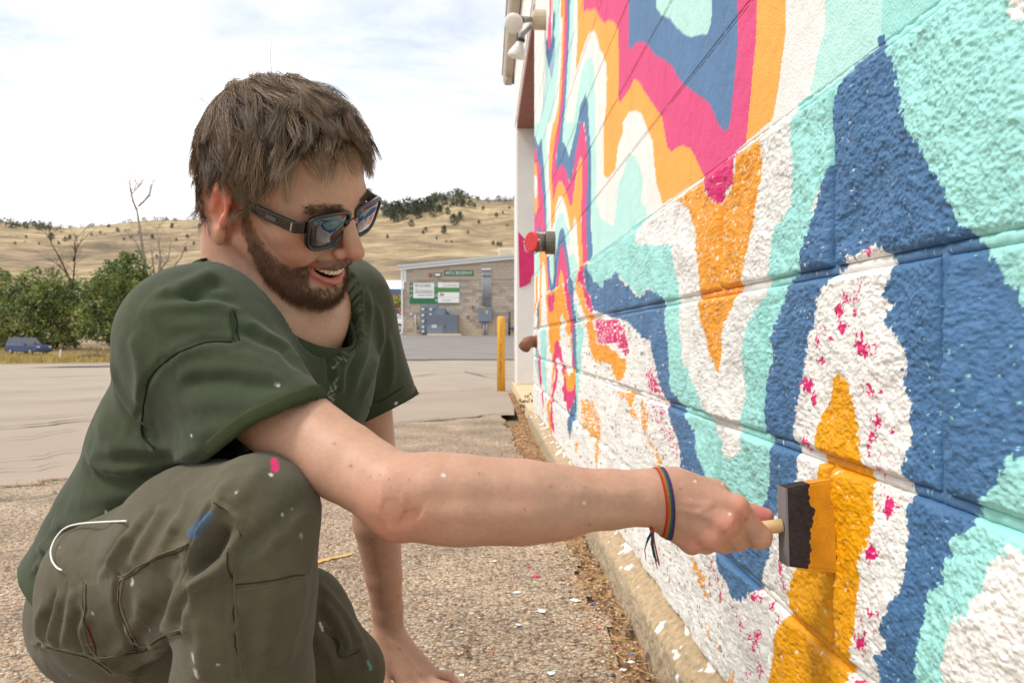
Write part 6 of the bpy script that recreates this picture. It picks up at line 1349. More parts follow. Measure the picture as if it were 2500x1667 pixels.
# folds of the shirt: crest lines as they run over the cloth
for pts, wd, am, kd in [
    ([(505, 600), (455, 640), (400, 668), (345, 672)], .014, .0060, 'ridge'), ([(560, 705), (490, 690), (420, 690), (340, 700)], .012, .0055, 'fold'),
    ([(520, 640), (470, 655), (430, 690)], .012, -.006, 'ridge'), ([(330, 680), (360, 730), (420, 745), (520, 742)], .013, .004, 'ridge'),
    ([(540, 735), (600, 765), (660, 800), (700, 850)], .012, .0055, 'fold'), ([(380, 815), (450, 800), (540, 810), (640, 850)], .013, .004, 'ridge'),
    ([(400, 870), (480, 855), (570, 860), (660, 880)], .012, .0045, 'fold'), ([(390, 940), (480, 920), (580, 925), (690, 905)], .014, .0035, 'ridge'),
    ([(410, 1000), (470, 990), (560, 970), (640, 940)], .012, .003, 'ridge'),
    ([(250, 820), (270, 900), (310, 960), (350, 985)], .012, .005, 'fold'), ([(215, 960), (250, 1000), (320, 1030), (420, 1030)], .014, .005, 'ridge'),
    ([(205, 1040), (260, 1045), (350, 1040), (440, 1030)], .011, .004, 'fold'),
    ([(190, 1035), (215, 1075), (270, 1092), (350, 1085), (430, 1060), (480, 1040)], .013, .0085, 'fold'),
    ([(150, 1140), (220, 1150), (320, 1140), (400, 1110)], .016, .005, 'ridge'), ([(110, 1210), (180, 1215), (270, 1190)], .012, .006, 'fold'), ([(75, 1260), (130, 1270), (200, 1240)], .011, .007, 'fold'),
    ([(70, 1300), (100, 1300), (150, 1270)], .010, .006, 'fold'),
    ([(775, 740), (772, 790), (768, 840), (770, 890)], .008, .006, 'fold'), ([(800, 700), (800, 780), (790, 850), (788, 910)], .009, .006, 'ridge'),
    ([(840, 650), (850, 740), (830, 830), (800, 900)], .011, .006, 'fold'), ([(870, 690), (880, 780), (860, 860), (830, 930)], .011, .005, 'ridge'), ([(820, 640), (825, 720), (810, 790)], .009, .005, 'ridge'),
    ([(890, 760), (905, 830), (900, 900)], .010, .004, 'ridge'), ([(470, 1040), (540, 1010), (620, 975)], .009, .003, 'ridge'),
    ([(300, 760), (320, 850), (318, 940)], .012, .004, 'ridge')]:
    st(pts, wd * .78, am * .95, kd)
# seams: armhole, shoulder, sleeve hem stitch line
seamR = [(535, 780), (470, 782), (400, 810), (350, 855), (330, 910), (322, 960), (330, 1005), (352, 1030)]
st(seamR, .0040, -.0030, 'ridge', False); st(seamR, .011, .0022, 'ridge', False)
st([(528, 715), (530, 745), (535, 775)], .0035, .0018, 'ridge', False); st([(540, 715), (543, 745), (547, 778)], .0022, -.0020, 'ridge', False)
st([(700, 908), (650, 935), (570, 985), (500, 1028)], .0022, -.0016, 'ridge', False)
st([(948, 885), (900, 925), (845, 945)], .0025, -.0016, 'ridge', False)
sc_.D += .0007 * fbm(SV * 30, 3, 91) + .0016 * fbm(SV * [9, 9, 14], 2, 92)
SV2 = sc_.done()
SV2 = relax(SV2, SF, 1, .3)
sp_ = projD(SV2)
gcol = np.tile(srgb(62, 68, 47), (len(SV2), 1)) * (1 + .09 * fbm(SV2 * 16, 3, 93))[:, None]
k = np.clip(.45 + .6 * fbm(SV2 * 6, 2, 94), 0, 1)[:, None]; gcol = gcol * (1 - .35 * k) + srgb(50, 68, 52) * .35 * k      # faded, slightly teal dye
for x, y, r in ((637, 884, 3), (745, 988, 2.5), (682, 996, 2), (910, 927, 3), (960, 908, 2), (245, 1178, 3), (560, 1205, 2), (440, 1000, 1.5), (812, 1000, 2), (925, 935, 1.8), (286, 1235, 2.2)):
    m_ = (np.exp(-(((sp_ - (x, y)) ** 2).sum(1) / r ** 2)) * 1.5 * sc_.vis).clip(0, 1)[:, None]; gcol = gcol * (1 - m_) + np.array([.75, .74, .70]) * m_
# faint line print on the chest
def pline(pts, wpx, c, a):
    global gcol
    d = np.full(len(sp_), 99.)
    for (x0, y0), (x1, y1) in zip(pts[:-1], pts[1:]):
        v = np.array([x1 - x0, y1 - y0], float); t = np.clip(((sp_ - (x0, y0)) @ v) / (v @ v + 1e-9), 0, 1); d = np.minimum(d, np.linalg.norm(sp_ - (x0, y0) - t[:, None] * v, axis=1))
    k_ = (np.clip(1.3 - d / wpx, 0, 1) * sc_.vis * a)[:, None]; gcol = gcol * (1 - k_) + c * k_
lp = srgb(165, 170, 150)
pass
for q in ([(782, 806), (790, 795), (788, 812), (795, 830)], [(758, 848), (772, 842), (778, 832)], [(775, 870), (768, 880), (772, 892), (764, 900)], [(756, 880), (762, 895), (752, 905), (760, 915)], [(770, 905), (760, 910), (768, 920), (755, 925)], [(780, 815), (786, 822), (780, 826)]): pline(q, 1.3, lp, .7)
cloth = mat('green_cotton', rough=.92, attr='Col', spec=.15, bump=.5, bscale=650, bdist=.0008, var=.07, vscale=110, bump2=(120, .12, .002))
cloth.node_tree.nodes['Principled BSDF'].inputs['Sheen Weight'].default_value = .14
cloth.node_tree.nodes['Principled BSDF'].inputs['Sheen Roughness'].default_value = .5
shirt = on(mk('shirt', SV2, SF, cloth, None, True, gcol))
sm = shirt.modifiers.new('solid', 'SOLIDIFY'); sm.thickness = .0035; sm.offset = -1
seam_d = mat('green_seam_shade', srgb(34, 42, 32), .95, spec=.1); seam_l = mat('green_seam', srgb(58, 66, 46), .95, spec=.1)  # dark tube colour carries the painted-in shadow of the armhole groove
def seams(sculpt_, lists, parent):
    for q, rad, mt, off in lists:
        L3 = sculpt_.line(q, 10); k = np.ones(5) / 5; Lp = np.pad(L3, ((2, 2), (0, 0)), 'edge'); L3 = np.stack([np.convolve(Lp[:, a], k, 'valid') for a in range(3)], -1)
        m = MB(); m.tube([p_ + np.array([0, -off, 0]) for p_ in L3], rad, 6); m.build('seam', mt, parent, True)
ss_ = Sculpt(SV2, SF)
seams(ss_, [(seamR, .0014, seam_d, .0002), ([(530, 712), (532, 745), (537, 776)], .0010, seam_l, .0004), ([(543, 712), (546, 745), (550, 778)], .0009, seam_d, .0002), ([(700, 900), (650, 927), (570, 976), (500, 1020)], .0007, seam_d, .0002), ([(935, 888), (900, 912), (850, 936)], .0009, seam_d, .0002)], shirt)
# collar: ribbed band swept round the neck opening
def rim_loop(V, F, pt, rad):
    e = {}
    for f in F:
        for a, b in ((f[0], f[1]), (f[1], f[2]), (f[2], f[3]), (f[3], f[0])): e[(min(a, b), max(a, b))] = e.get((min(a, b), max(a, b)), 0) + 1
    vs = np.unique(np.array([k for k, v in e.items() if v == 1]).ravel()); vs = vs[np.linalg.norm(V[vs] - pt, axis=1) < rad]; return V[vs]
near_pt = CPT; nearF = SF[(np.linalg.norm(SV2[SF].mean(1) - near_pt, axis=1) < .16)]
sel = rim_loop(SV2, nearF, near_pt, .125)
cn = CN; ctr = sel.mean(0)
ax = np.cross(cn, [0, 1, 0]); ax /= np.linalg.norm(ax); ay = np.cross(cn, ax)
th = np.arctan2((sel - ctr) @ ay, (sel - ctr) @ ax); rr = np.hypot((sel - ctr) @ ay, (sel - ctr) @ ax); hh = (sel - ctr) @ cn
tt = np.linspace(-np.pi, np.pi, 97)[:-1]
def around(val):
    return np.array([np.average(val, weights=np.exp(-((np.angle(np.exp(1j * (th - t)))) / .10) ** 2) + 1e-9) for t in tt])
Rr = around(rr); Hh = around(hh)
prof_ = [(.0025, -.010), (.0045, -.004), (.0050, .004), (.0035, .012), (.0012, .017), (-.0015, .0175), (-.0030, .013), (-.0025, .0), (-.0030, -.010)]
CVt = []
for dr, dh in prof_:
    rad = Rr + dr - .55 * max(dh, 0) * .5
    CVt.append(ctr + (np.cos(tt) * rad)[:, None] * ax + (np.sin(tt) * rad)[:, None] * ay + (Hh + dh)[:, None] * cn)
CVt = np.concatenate(CVt); npf = len(prof_); CF = []
for i in range(npf):
    for j in range(96): CF.append((i * 96 + j, i * 96 + (j + 1) % 96, ((i + 1) % npf) * 96 + (j + 1) % 96, ((i + 1) % npf) * 96 + j))
colm = mat('green_rib', srgb(58, 68, 50), .95, spec=.1, bump=.6, bscale=420, bdist=.001, var=.06, vscale=60)
co_ = mk('collar', CVt, CF, colm, shirt, True)

def band(pt, n, rad, off, hgt, name, mt, par, only=None):
    nf = SF[(np.linalg.norm(SV2[SF].mean(1) - pt, axis=1) < rad + .05)]; s0 = rim_loop(SV2, nf, pt, rad)
    n = n / np.linalg.norm(n); s0 = s0[np.abs((s0 - pt) @ n) < .02]; c = s0.mean(0); a1 = np.cross(n, [0, 1, 0]); a1 /= np.linalg.norm(a1); a2 = np.cross(n, a1)
    t0 = np.arctan2((s0 - c) @ a2, (s0 - c) @ a1); r0 = np.hypot((s0 - c) @ a2, (s0 - c) @ a1); h0 = (s0 - c) @ n; ts = np.linspace(-np.pi, np.pi, 121)[:-1]
    av = lambda v: np.array([np.average(v, weights=np.exp(-((np.angle(np.exp(1j * (t0 - t)))) / .09) ** 2) + 1e-12) for t in ts])
    R0 = av(r0); H0 = av(h0); pr = [(off * .4, -hgt), (off, -hgt * .75), (off, -.003), (off * .5, .0015), (-.003, .0015), (-.004, -.003), (-.004, -hgt)]
    Vb = np.concatenate([c + (np.cos(ts) * (R0 + dr))[:, None] * a1 + (np.sin(ts) * (R0 + dr))[:, None] * a2 + (H0 + dh)[:, None] * n for dr, dh in pr])
    Fb = [(i * 120 + j, i * 120 + (j + 1) % 120, ((i + 1) % 7) * 120 + (j + 1) % 120, ((i + 1) % 7) * 120 + j) for i in range(7) for j in range(120)]
    return mk(name, Vb, Fb, mt, par, True)
hemm = mat('green_hem', srgb(60, 67, 45), .95, spec=.1, bump=.5, bscale=650, bdist=.0008, var=.08, vscale=60, bump2=(60, .3, .003))
band(P(617, 986, .86), hemR, .11, .0016, .014, 'sleeve_hem', hemm, shirt); band(P(880, 940, 1.31), hemL, .11, .0016, .014, 'sleeve_hem', hemm, shirt)

# ---------------------------------------------------------------- trousers
PR = [(P(290, 1392, 1.045), .088), (P(330, 1350, .965), .100), (P(470, 1255, .870), .080), (P(596, 1176, .800), .0565)]
PS = [(P(596, 1180, .800), .0565), (P(574, 1270, .803), .059), (P(562, 1380, .812), .0610), (P(560, 1600, .828), .064), (P(562, 1860, .845), .060)]
PL = [(P(360, 1410, 1.20), .092), (P(550, 1395, 1.225), .082), (P(688, 1422, 1.245), .070), (P(775, 1540, 1.262), .062)]
PLs = [(P(790, 1545, 1.262), .060), (P(640, 1580, 1.31), .055), (P(430, 1570, 1.33), .050)]
def f_pants(p):
    d = chain(p, [a for a, r in PR], [r for a, r in PR], .05)
    d = smin(d, chain(p, [a for a, r in PS], [r for a, r in PS], .03), .012)
    d = smin(d, chain(p, [a for a, r in PL], [r for a, r in PL], .04), .03); d = smin(d, chain(p, [a for a, r in PLs], [r for a, r in PLs], .03), .03)
    d = smin(d, ell(p, P(318, 1380, 1.11), (.116, .15, .100)), .05)                      # seat
    d = smin(d, rcone(p, P(232, 1408, 1.06), P(320, 1440, 1.02), .073, .064), .04)
    d = smin(d, rcone(p, P(300, 1325, 1.095), P(340, 1280, 1.09), .102, .098), .04)      # waist under the shirt
    return smax(d, -(p[:, 2] - .035), .01)
lo, hi = bb([a for a, r in PR + PS + PL + PLs], .16); lo[2] = .02
QV, QF = mesh_sdf(f_pants, lo, hi, HCLOTH); QV = relax(QV, QF, 2, .5)
ps = Sculpt(QV, QF); st = ps.stroke
for pts, wd, am, kd in [
    ([(725, 1150), (660, 1210), (590, 1270), (520, 1290), (460, 1330)], .013, .005, 'fold'), ([(720, 1180), (640, 1250), (560, 1300), (500, 1310)], .014, -.004, 'ridge'),
    ([(545, 1080), (500, 1140), (470, 1180), (455, 1230)], .011, .0045, 'ridge'), ([(600, 1060), (560, 1120), (520, 1150)], .012, .003, 'ridge'),
    ([(640, 1075), (690, 1140), (700, 1200)], .014, .003, 'ridge'),
    ([(505, 1145), (470, 1200), (445, 1260), (435, 1310), (425, 1340)], .0085, .010, 'fold'), ([(520, 1200), (495, 1240), (470, 1275), (450, 1310)], .0075, -.009, 'ridge'), ([(535, 1215), (510, 1265), (470, 1310), (440, 1340)], .008, .008, 'fold'),
    ([(560, 1235), (520, 1290), (470, 1330), (430, 1360)], .009, .008, 'ridge'), ([(445, 1350), (425, 1400), (415, 1450)], .010, .005, 'fold'),
    ([(410, 1180), (380, 1240), (345, 1300)], .010, .004, 'ridge'), ([(370, 1150), (330, 1220), (290, 1290)], .011, .004, 'fold'), ([(330, 1180), (290, 1240), (250, 1300)], .010, .004, 'ridge'), ([(300, 1210), (260, 1270), (215, 1320)], .009, .004, 'fold'),
    ([(440, 1110), (420, 1170), (400, 1220)], .010, .003, 'ridge'),
    ([(130, 1350), (115, 1420), (105, 1480)], .010, .005, 'fold'), ([(160, 1350), (155, 1420), (140, 1490)], .009, .004, 'ridge'), ([(185, 1400), (180, 1460), (200, 1510)], .009, .005, 'fold'),
    ([(100, 1380), (85, 1430), (90, 1470)], .008, .004, 'ridge'), ([(330, 1360), (320, 1420), (290, 1470)], .012, .004, 'ridge'), ([(400, 1330), (390, 1400), (350, 1460), (330, 1520)], .014, .006, 'fold'),
    ([(250, 1520), (300, 1480), (370, 1460)], .012, .005, 'ridge'), ([(200, 1490), (270, 1540), (330, 1560)], .012, .005, 'ridge'), ([(300, 1550), (360, 1510), (400, 1480)], .011, .005, 'fold'),
    ([(700, 1300), (690, 1380), (670, 1450), (650, 1540)], .014, .004, 'ridge'), ([(600, 1400), (590, 1480), (600, 1560)], .014, .004, 'fold'), ([(450, 1400), (460, 1480), (470, 1560)], .012, .004, 'ridge'), ([(640, 1330), (620, 1420), (610, 1500)], .013, .003, 'ridge'),
    ([(730, 1330), (790, 1400), (830, 1470), (850, 1540)], .012, .005, 'ridge'), ([(735, 1380), (780, 1440), (800, 1500)], .012, .006, 'fold'), ([(720, 1440), (760, 1500), (780, 1560)], .011, .005, 'ridge')]:
    st(pts, wd * .74, am * 1.25, kd)
# seams: side seam with flap, knee panel, pocket panels, yoke
for q in ([(525, 1255), (535, 1300), (541, 1340), (542, 1400), (545, 1460), (555, 1520), (562, 1568)],): st(q, .0030, .0026, 'ridge', False); st([(x - 6, y) for x, y in q], .0020, -.0022, 'ridge', False); st([(x - 26, y) for x, y in q], .0018, -.0010, 'ridge', False)
for q in ([(541, 1352), (600, 1347), (660, 1337), (708, 1325)],): st(q, .0026, -.0024, 'ridge', False); st([(x, y - 8) for x, y in q], .006, .0016, 'ridge', False); st([(x, y - 20) for x, y in q], .0016, -.0010, 'ridge', False)
st([(310, 1305), (340, 1288), (400, 1262), (432, 1245)], .0032, .0026, 'ridge', False); st([(268, 1325), (310, 1305), (400, 1264)], .0022, -.0022, 'ridge', False)
st([(268, 1325), (262, 1380), (270, 1430), (300, 1480), (322, 1498)], .0030, -.0040, 'ridge', False); st([(278, 1330), (275, 1390), (292, 1440), (322, 1490)], .007, .0030, 'ridge', False)
st([(322, 1498), (360, 1475), (420, 1455)], .0026, -.0024, 'ridge', False); st([(322, 1490), (362, 1466), (420, 1446)], .0050, .0014, 'ridge', False)
st([(182, 1335), (182, 1390), (195, 1450), (222, 1520)], .0024, -.0020, 'ridge', False); st([(222, 1520), (262, 1515), (318, 1498)], .0026, -.0022, 'ridge', False)
st([(75, 1475), (120, 1490), (170, 1500), (210, 1512), (260, 1550), (320, 1580)], .0030, .0026, 'ridge', False)
st([(148, 1340), (140, 1400), (130, 1470), (128, 1490)], .0022, -.0018, 'ridge', False)
st([(497, 1145), (520, 1165), (545, 1190), (560, 1230)], .0032, .0035, 'ridge', False); st([(400, 1330), (410, 1300), (398, 1275)], .0026, -.002, 'ridge', False)
st([(745, 1430), (780, 1470), (790, 1500), (850, 1470)], .0030, -.0022, 'ridge', False)
ps.region([(182, 1340), (265, 1328), (262, 1390), (275, 1440), (318, 1496), (225, 1520), (195, 1450)], .0016)
ps.D += .0007 * fbm(QV * 34, 3, 95) + .0022 * fbm(QV * 9, 2, 96)
QV2 = relax(ps.done(), QF, 1, .3); qp = projD(QV2)
pc_ = np.tile(srgb(88, 83, 66), (len(QV2), 1)) * (1 + .10 * fbm(QV2 * 14, 3, 97))[:, None]
def pmark(pts, wpx, c, a=1.0, ragd=1.5):
    global pc_
    d = np.full(len(qp), 99.)
    pts = list(pts) + ([pts[0]] if len(pts) == 1 else [])
    for (x0, y0), (x1, y1) in zip(pts[:-1], pts[1:]):
        v = np.array([x1 - x0, y1 - y0], float); t = np.clip(((qp - (x0, y0)) @ v) / (v @ v + 1e-9), 0, 1); d = np.minimum(d, np.linalg.norm(qp - (x0, y0) - t[:, None] * v, axis=1))
    d = d + ragd * fbm(QV2 * 160, 2, 98); k_ = (np.clip((wpx - d) / 2 + .5, 0, 1) * ps.vis * a)[:, None]; pc_ = pc_ * (1 - k_) + np.asarray(c) * k_
wc = np.array([.72, .71, .68])
pmark([(630, 1058), (632, 1076)], 8, srgb(214, 36, 104), 1, 1.2); pmark([(623, 1090)], 3, wc); pmark([(478, 1185), (458, 1205), (445, 1225)], 13, srgb(62, 104, 140), .55, 4)
pmark([(545, 1128), (538, 1138)], .9, wc, .9, .6); pmark([(305, 1330), (302, 1345)], 1.6, wc, .8); pmark([(212, 1405), (214, 1415)], 1.2, wc, .8); pmark([(205, 1478), (208, 1484)], 3, wc, .8); pmark([(203, 1450 - 15), (208, 1460), (205, 1475 - 10), (212, 1490)], 4.5, srgb(120, 34, 28), .95, 1.5)
pmark([(447, 1640 - 100), (452, 1555)], 2.4, wc, .8); pmark([(442, 1500), (445, 1520)], 1.4, wc, .7); pmark([(735, 1430), (742, 1447)], 2.4, wc, .95, .6); pmark([(845, 1520), (853, 1536)], 3, srgb(110, 170, 165), .8); pmark([(648, 1180), (651, 1185)], 1.2, wc, .8, .5); pmark([(690, 1225), (695, 1240)], 1.6, wc, .35); pmark([(540, 1185)], 1.2, wc, .8, .5)
for i in range(22):
    x, y = rng.uniform(90, 720), rng.uniform(1080, 1560); pmark([(x, y)], rng.uniform(.5, 1.3), wc, .7, .3)
sl_ = srgb(132, 120, 94); sk_ = srgb(70, 60, 44)
for q in ([(525, 1255), (535, 1300), (541, 1340), (542, 1400), (545, 1460), (555, 1520), (562, 1568)], [(541, 1352), (600, 1347), (660, 1337), (708, 1325)], [(310, 1305), (340, 1288), (400, 1262), (432, 1245)], [(278, 1328), (275, 1390), (292, 1440), (322, 1490)], [(322, 1490), (362, 1466), (420, 1446)], [(75, 1475), (120, 1490), (170, 1500), (210, 1512), (260, 1550)], [(497, 1145), (520, 1165), (545, 1190), (560, 1230)], [(186, 1335), (185, 1390), (198, 1450), (225, 1518)], [(745, 1430), (780, 1470), (790, 1500), (850, 1470)]):
    pmark(q, 5, sl_, .22, 2)
# sun-bleached crests
pants_m = mat('olive_canvas', rough=.93, attr='Col', spec=.15, bump=.55, bscale=600, bdist=.0009, var=.08, vscale=90, bump2=(120, .15, .002))
pants_m.node_tree.nodes['Principled BSDF'].inputs['Sheen Weight'].default_value = .12
trousers = on(mk('trousers', QV2, QF, pants_m, None, True, pc_))
seam_w = mat('worn_olive_seam', srgb(100, 94, 76), .95, spec=.1); seam_k = mat('olive_stitch', srgb(58, 50, 38), .95, spec=.1)
pq_ = Sculpt(QV2, QF); sl0 = []
for q, dx, dy in (([(525, 1255), (535, 1300), (541, 1340), (542, 1400), (545, 1460), (555, 1520), (562, 1560)], -7, 0), ([(541, 1352), (600, 1347), (660, 1337), (706, 1326)], 0, -8), ([(268, 1325), (310, 1305), (340, 1288), (400, 1262), (432, 1245)], 0, 9), ([(278, 1328), (275, 1390), (292, 1440), (322, 1490)], -8, 2), ([(322, 1490), (362, 1466), (420, 1446)], 0, 8), ([(75, 1470), (120, 1488), (170, 1500), (210, 1512), (260, 1545)], 0, 8), ([(497, 1145), (520, 1165), (545, 1190), (560, 1230)], -7, 4), ([(186, 1335), (185, 1390), (198, 1450), (225, 1515), (318, 1496)], 7, 0), ([(745, 1430), (775, 1465), (788, 1500), (845, 1472)], 0, 7)):
    sl0.append((q, .0010, seam_w, .0001)); sl0.append(([(x + dx, y + dy) for x, y in q], .0007, seam_k, .0001))
seams(pq_, sl0, trousers)
# shoes
shm = mat('black_shoe', (.018, .017, .018), .7, bump=.3, bscale=200, bdist=.001); rub = mat('shoe_sole', (.035, .033, .032), .8)
def shoe(pa, pb, zoff, tilt):
    """heel at pa, toe at pb"""
    pa = np.array(pa); pb = np.array(pb); ax_ = pb - pa; Ln = np.linalg.norm(ax_); ax_ /= Ln; up = np.array(tilt, float); up -= (up @ ax_) * ax_; up /= np.linalg.norm(up); sd_ = np.cross(up, ax_)
    Mx = np.stack([ax_, sd_, up], 1)
    def f(p):
        q = (p - pa) @ Mx
        d = rcone(q, (.03, 0, .035), (Ln - .045, 0, .022), .036, .034); d = smin(d, rcone(q, (.02, 0, .05), (.03, 0, .10), .036, .040), .03)
        return smax(d, -(q[:, 2] - .004), .006)
    V_, F_ = mesh_sdf(f, np.minimum(pa, pb) - .14, np.maximum(pa, pb) + .14, .004); o_ = on(mk('shoe', V_, F_, shm, None, True))
    m = MB(); n_ = 24; out_ = []
    for i in range(n_):
        t = 2 * math.pi * i / n_; u = Ln / 2 + (Ln / 2 + .004) * math.cos(t); wv = .040 * math.sin(t) * (1 + .1 * math.cos(t)); out_.append((u, wv))
    m.prism(out_, -.012, .007, lambda a, b, t: tuple(pa + Mx @ np.array([a, b, t]))); o2 = m.build('sole', rub, o_)
    return o_
shoe(P(548, 2010, .845) * [1, 1, 0] + [-.06, .0, .014], P(548, 2010, .845) * [1, 1, 0] + [.20, -.03, .014], 0, (0, 0, 1))
shoe([-.575, 1.20, .128], [-.50, 1.27, -.0 + .03], 0, (-.75, -.35, .45))
# ================================================================== hair, beard, brows
def strands(roots, ctrl, rad, colr, name, matl, parent, seg):
    """ctrl: (n, seg+1, 3) points, rad: (n,) root radius; each strand is a tapered three-sided tube"""
    n = len(ctrl); T = np.gradient(ctrl, axis=1); T /= np.linalg.norm(T, axis=2, keepdims=True) + 1e-9
    a = np.cross(T, np.array([.31, .52, .79])); a /= np.linalg.norm(a, axis=2, keepdims=True) + 1e-9; b = np.cross(T, a)
    tp = (1 - .8 * np.linspace(0, 1, seg + 1) ** 1.5)[None, :, None]
    V = np.stack([ctrl + (a * math.cos(t) + b * math.sin(t)) * (rad[:, None, None] * tp) for t in (0, 2.094, 4.189)], 2).reshape(-1, 3)
    base = (np.arange(n) * (seg + 1) * 3)[:, None, None]; s_ = np.arange(seg)[None, :, None]; k = np.arange(3)[None, None, :]
    F = np.stack([base + s_ * 3 + k, base + s_ * 3 + (k + 1) % 3, base + s_ * 3 + 3 + (k + 1) % 3, base + s_ * 3 + 3 + k], -1).reshape(-1, 4)
    C = np.repeat(colr, (seg + 1) * 3, 0)
    o = mk(name, V, F, matl, parent, True, C); return o
headsel = np.nonzero(inh & (np.linalg.norm(hq, axis=1) < .2))[0]
hN = vnormals(BV, BF)[headsel] @ HM                                   # normals in head coordinates
hP = hq[headsel]
def fh(q): return f_head(q)
def pick(mask, n, seed):
    r_ = np.random.default_rng(seed); c = np.nonzero(mask > .5)[0]; i = r_.choice(c, n); j = hP[i] + r_.normal(size=(n, 3)) * .0008; return j, hN[i], r_
HAIRN, SEG = 13000, 7
hmask = hair_mask(hP) * (hP[:, 2] > -.042)
p0, nn, r_ = pick(hmask, HAIRN, 5)
gi, gn, _ = pick(hmask, 430, 6)                                       # clump guides
own = np.concatenate([np.argmin(((p0[i:i + 1000, None, :] - gi[None]) ** 2).sum(2), 1) for i in range(0, HAIRN, 1000)])
def flow(p, n):
    top = np.clip((n[:, 2] - .25) / .5, 0, 1)[:, None]; front = np.clip((p[:, 0] - .02) / .05, 0, 1)[:, None]; side = np.sign(p[:, 1])[:, None]
    t = np.array([.85, -.42, -.05]); s0 = np.array([.30, 0, -1.0]); bk = np.array([.05, 0, -1.0])
    back = np.clip((-p[:, 0] - .045) / .04, 0, 1)[:, None]
    f = top * t + (1 - top) * (s0 * (1 - back) + bk * back) + front * np.array([.55, -.55, -.12])
    return f / np.linalg.norm(f, axis=1, keepdims=True)
def grow(p, n, ln, lift, sw, seed):
    """walk along the flow, hugging the skull at a growing distance"""
    f = flow(p, n); q = fbm(p * 26 + 3, 2, seed)[:, None]; q2 = fbm(p * 22 + 9, 2, seed + 1)[:, None]
    tw_ = np.cross(n, f); f = f + tw_ * q * sw * 1.7; f /= np.linalg.norm(f, axis=1, keepdims=True)
    pts = [p]; cur = p.copy(); step = (ln / SEG)[:, None]
    d = n * lift[:, None] + f * .8
    for s in range(SEG):
        d = d / np.linalg.norm(d, axis=1, keepdims=True); cur = cur + d * step; pts.append(cur)
        d = d * .62 + f * .42 + np.array([0.02, -.03, -.12]) + tw_ * q2 * .10
        nrm = cur - np.array([-.014, 0, .04]); nrm /= np.linalg.norm(nrm, axis=1, keepdims=True)
        d = d - nrm * np.clip((d * nrm).sum(1, keepdims=True) + .10 - .05 * s, -1, 0) * .8
    return np.stack(pts, 1)
def lens_(p): 
    topk = np.clip((p[:, 2] - .05) / .05, 0, 1); fr = np.clip((p[:, 0] - .03) / .04, 0, 1); lowb = np.clip((.02 - p[:, 2]) / .05, 0, 1)
    return .034 + .021 * topk - .019 * fr - .014 * lowb - .013 * np.clip((-p[:, 0] - .05) / .04, 0, 1) - .016 * np.clip((p[:, 0] - .0) / .02, 0, 1) * np.clip((.05 - p[:, 2]) / .03, 0, 1)
gl = lens_(gi) * r_.uniform(.75, 1.3, len(gi)); glift = np.where(r_.random(len(gi)) < .10, 2.2, r_.uniform(.2, 1.4, len(gi))) * np.where(gi[:, 0] < -.06, .6, 1); gph = r_.uniform(0, 6.28, len(gi)); gam = r_.uniform(-1, 1, len(gi)) * .0075
G = grow(gi, gn, gl, glift, .9, 41)
ln = lens_(p0) * r_.uniform(.7, 1.25, HAIRN); S0 = grow(p0, nn, ln, np.clip(glift[own] + r_.normal(size=HAIRN) * .22, .2, 1.6), .75, 43)
t_ = np.linspace(0, 1, SEG + 1)[None, :, None]
cl = (r_.uniform(.55, 1.0, HAIRN))[:, None, None]
Gs = G[own] + (S0[:, :1] - G[own][:, :1]) * (1 - .8 * t_)
CT = S0 * (1 - cl * t_ ** .8) + Gs * cl * t_ ** .8
CT += r_.normal(size=(HAIRN, 1, 3)) * .0016 * t_
lat = np.cross(nn, flow(p0, nn)); CT += lat[:, None] * (np.sin(gph[own][:, None, None] + t_ * 4.2) - np.sin(gph[own])[:, None, None]) * gam[own][:, None, None] * (.4 + t_)
# keep strands outside the skull
fl_ = CT[:, 1:].reshape(-1, 3); dd = f_head(fl_); nrm = fl_ - np.array([-.014, 0, .035]); nrm /= np.linalg.norm(nrm, axis=1, keepdims=True)
need = np.tile(.0015 + .0035 * np.linspace(.2, 1, SEG), HAIRN) ; push = np.clip(need - dd, 0, .03); CT[:, 1:] = (fl_ + nrm * push[:, None]).reshape(HAIRN, SEG, 3)
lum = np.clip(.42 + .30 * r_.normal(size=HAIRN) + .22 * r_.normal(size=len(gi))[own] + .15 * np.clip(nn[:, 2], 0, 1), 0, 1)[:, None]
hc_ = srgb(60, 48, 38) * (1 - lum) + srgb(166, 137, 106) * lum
hairm = mat('brown_hair', rough=.38, attr='Col', spec=.5)
hair = on(strands(p0, h2w(CT.reshape(-1, 3)).reshape(CT.shape), r_.uniform(.00020, .00040, HAIRN), hc_, 'hair', hairm, None, SEG))
# a few stray hairs on the crown
sp0 = np.array([(-.02, -.02, .135), (.0, -.01, .138), (.004, -.012, .138), (-.06, -.03, .118), (-.085, -.045, .09), (-.09, -.04, .088), (-.088, -.05, .082), (-.08, -.05, .10)]); 
dirs = np.array([(-.35, -.1, 1), (.05, .1, 1), (.12, .05, 1), (-.6, -.1, .7), (-.9, -.2, .35), (-.95, -.2, .25), (-.9, -.3, .1), (-.8, -.2, .5)]); lns = np.array([.055, .032, .028, .04, .030, .034, .028, .026])
dirs /= np.linalg.norm(dirs, axis=1, keepdims=True); tt_ = np.linspace(0, 1, SEG + 1)[None, :, None]
SC = sp0[:, None] + dirs[:, None] * lns[:, None, None] * tt_ + np.array([.22, 0, -.05]) * lns[:, None, None] * tt_ ** 2
stray = (strands(sp0, h2w(SC.reshape(-1, 3)).reshape(SC.shape), np.full(8, .00030), np.tile(srgb(60, 46, 36), (8, 1)), 'stray_hair', hairm, hair, SEG)); stray['kind'] = 'stuff'
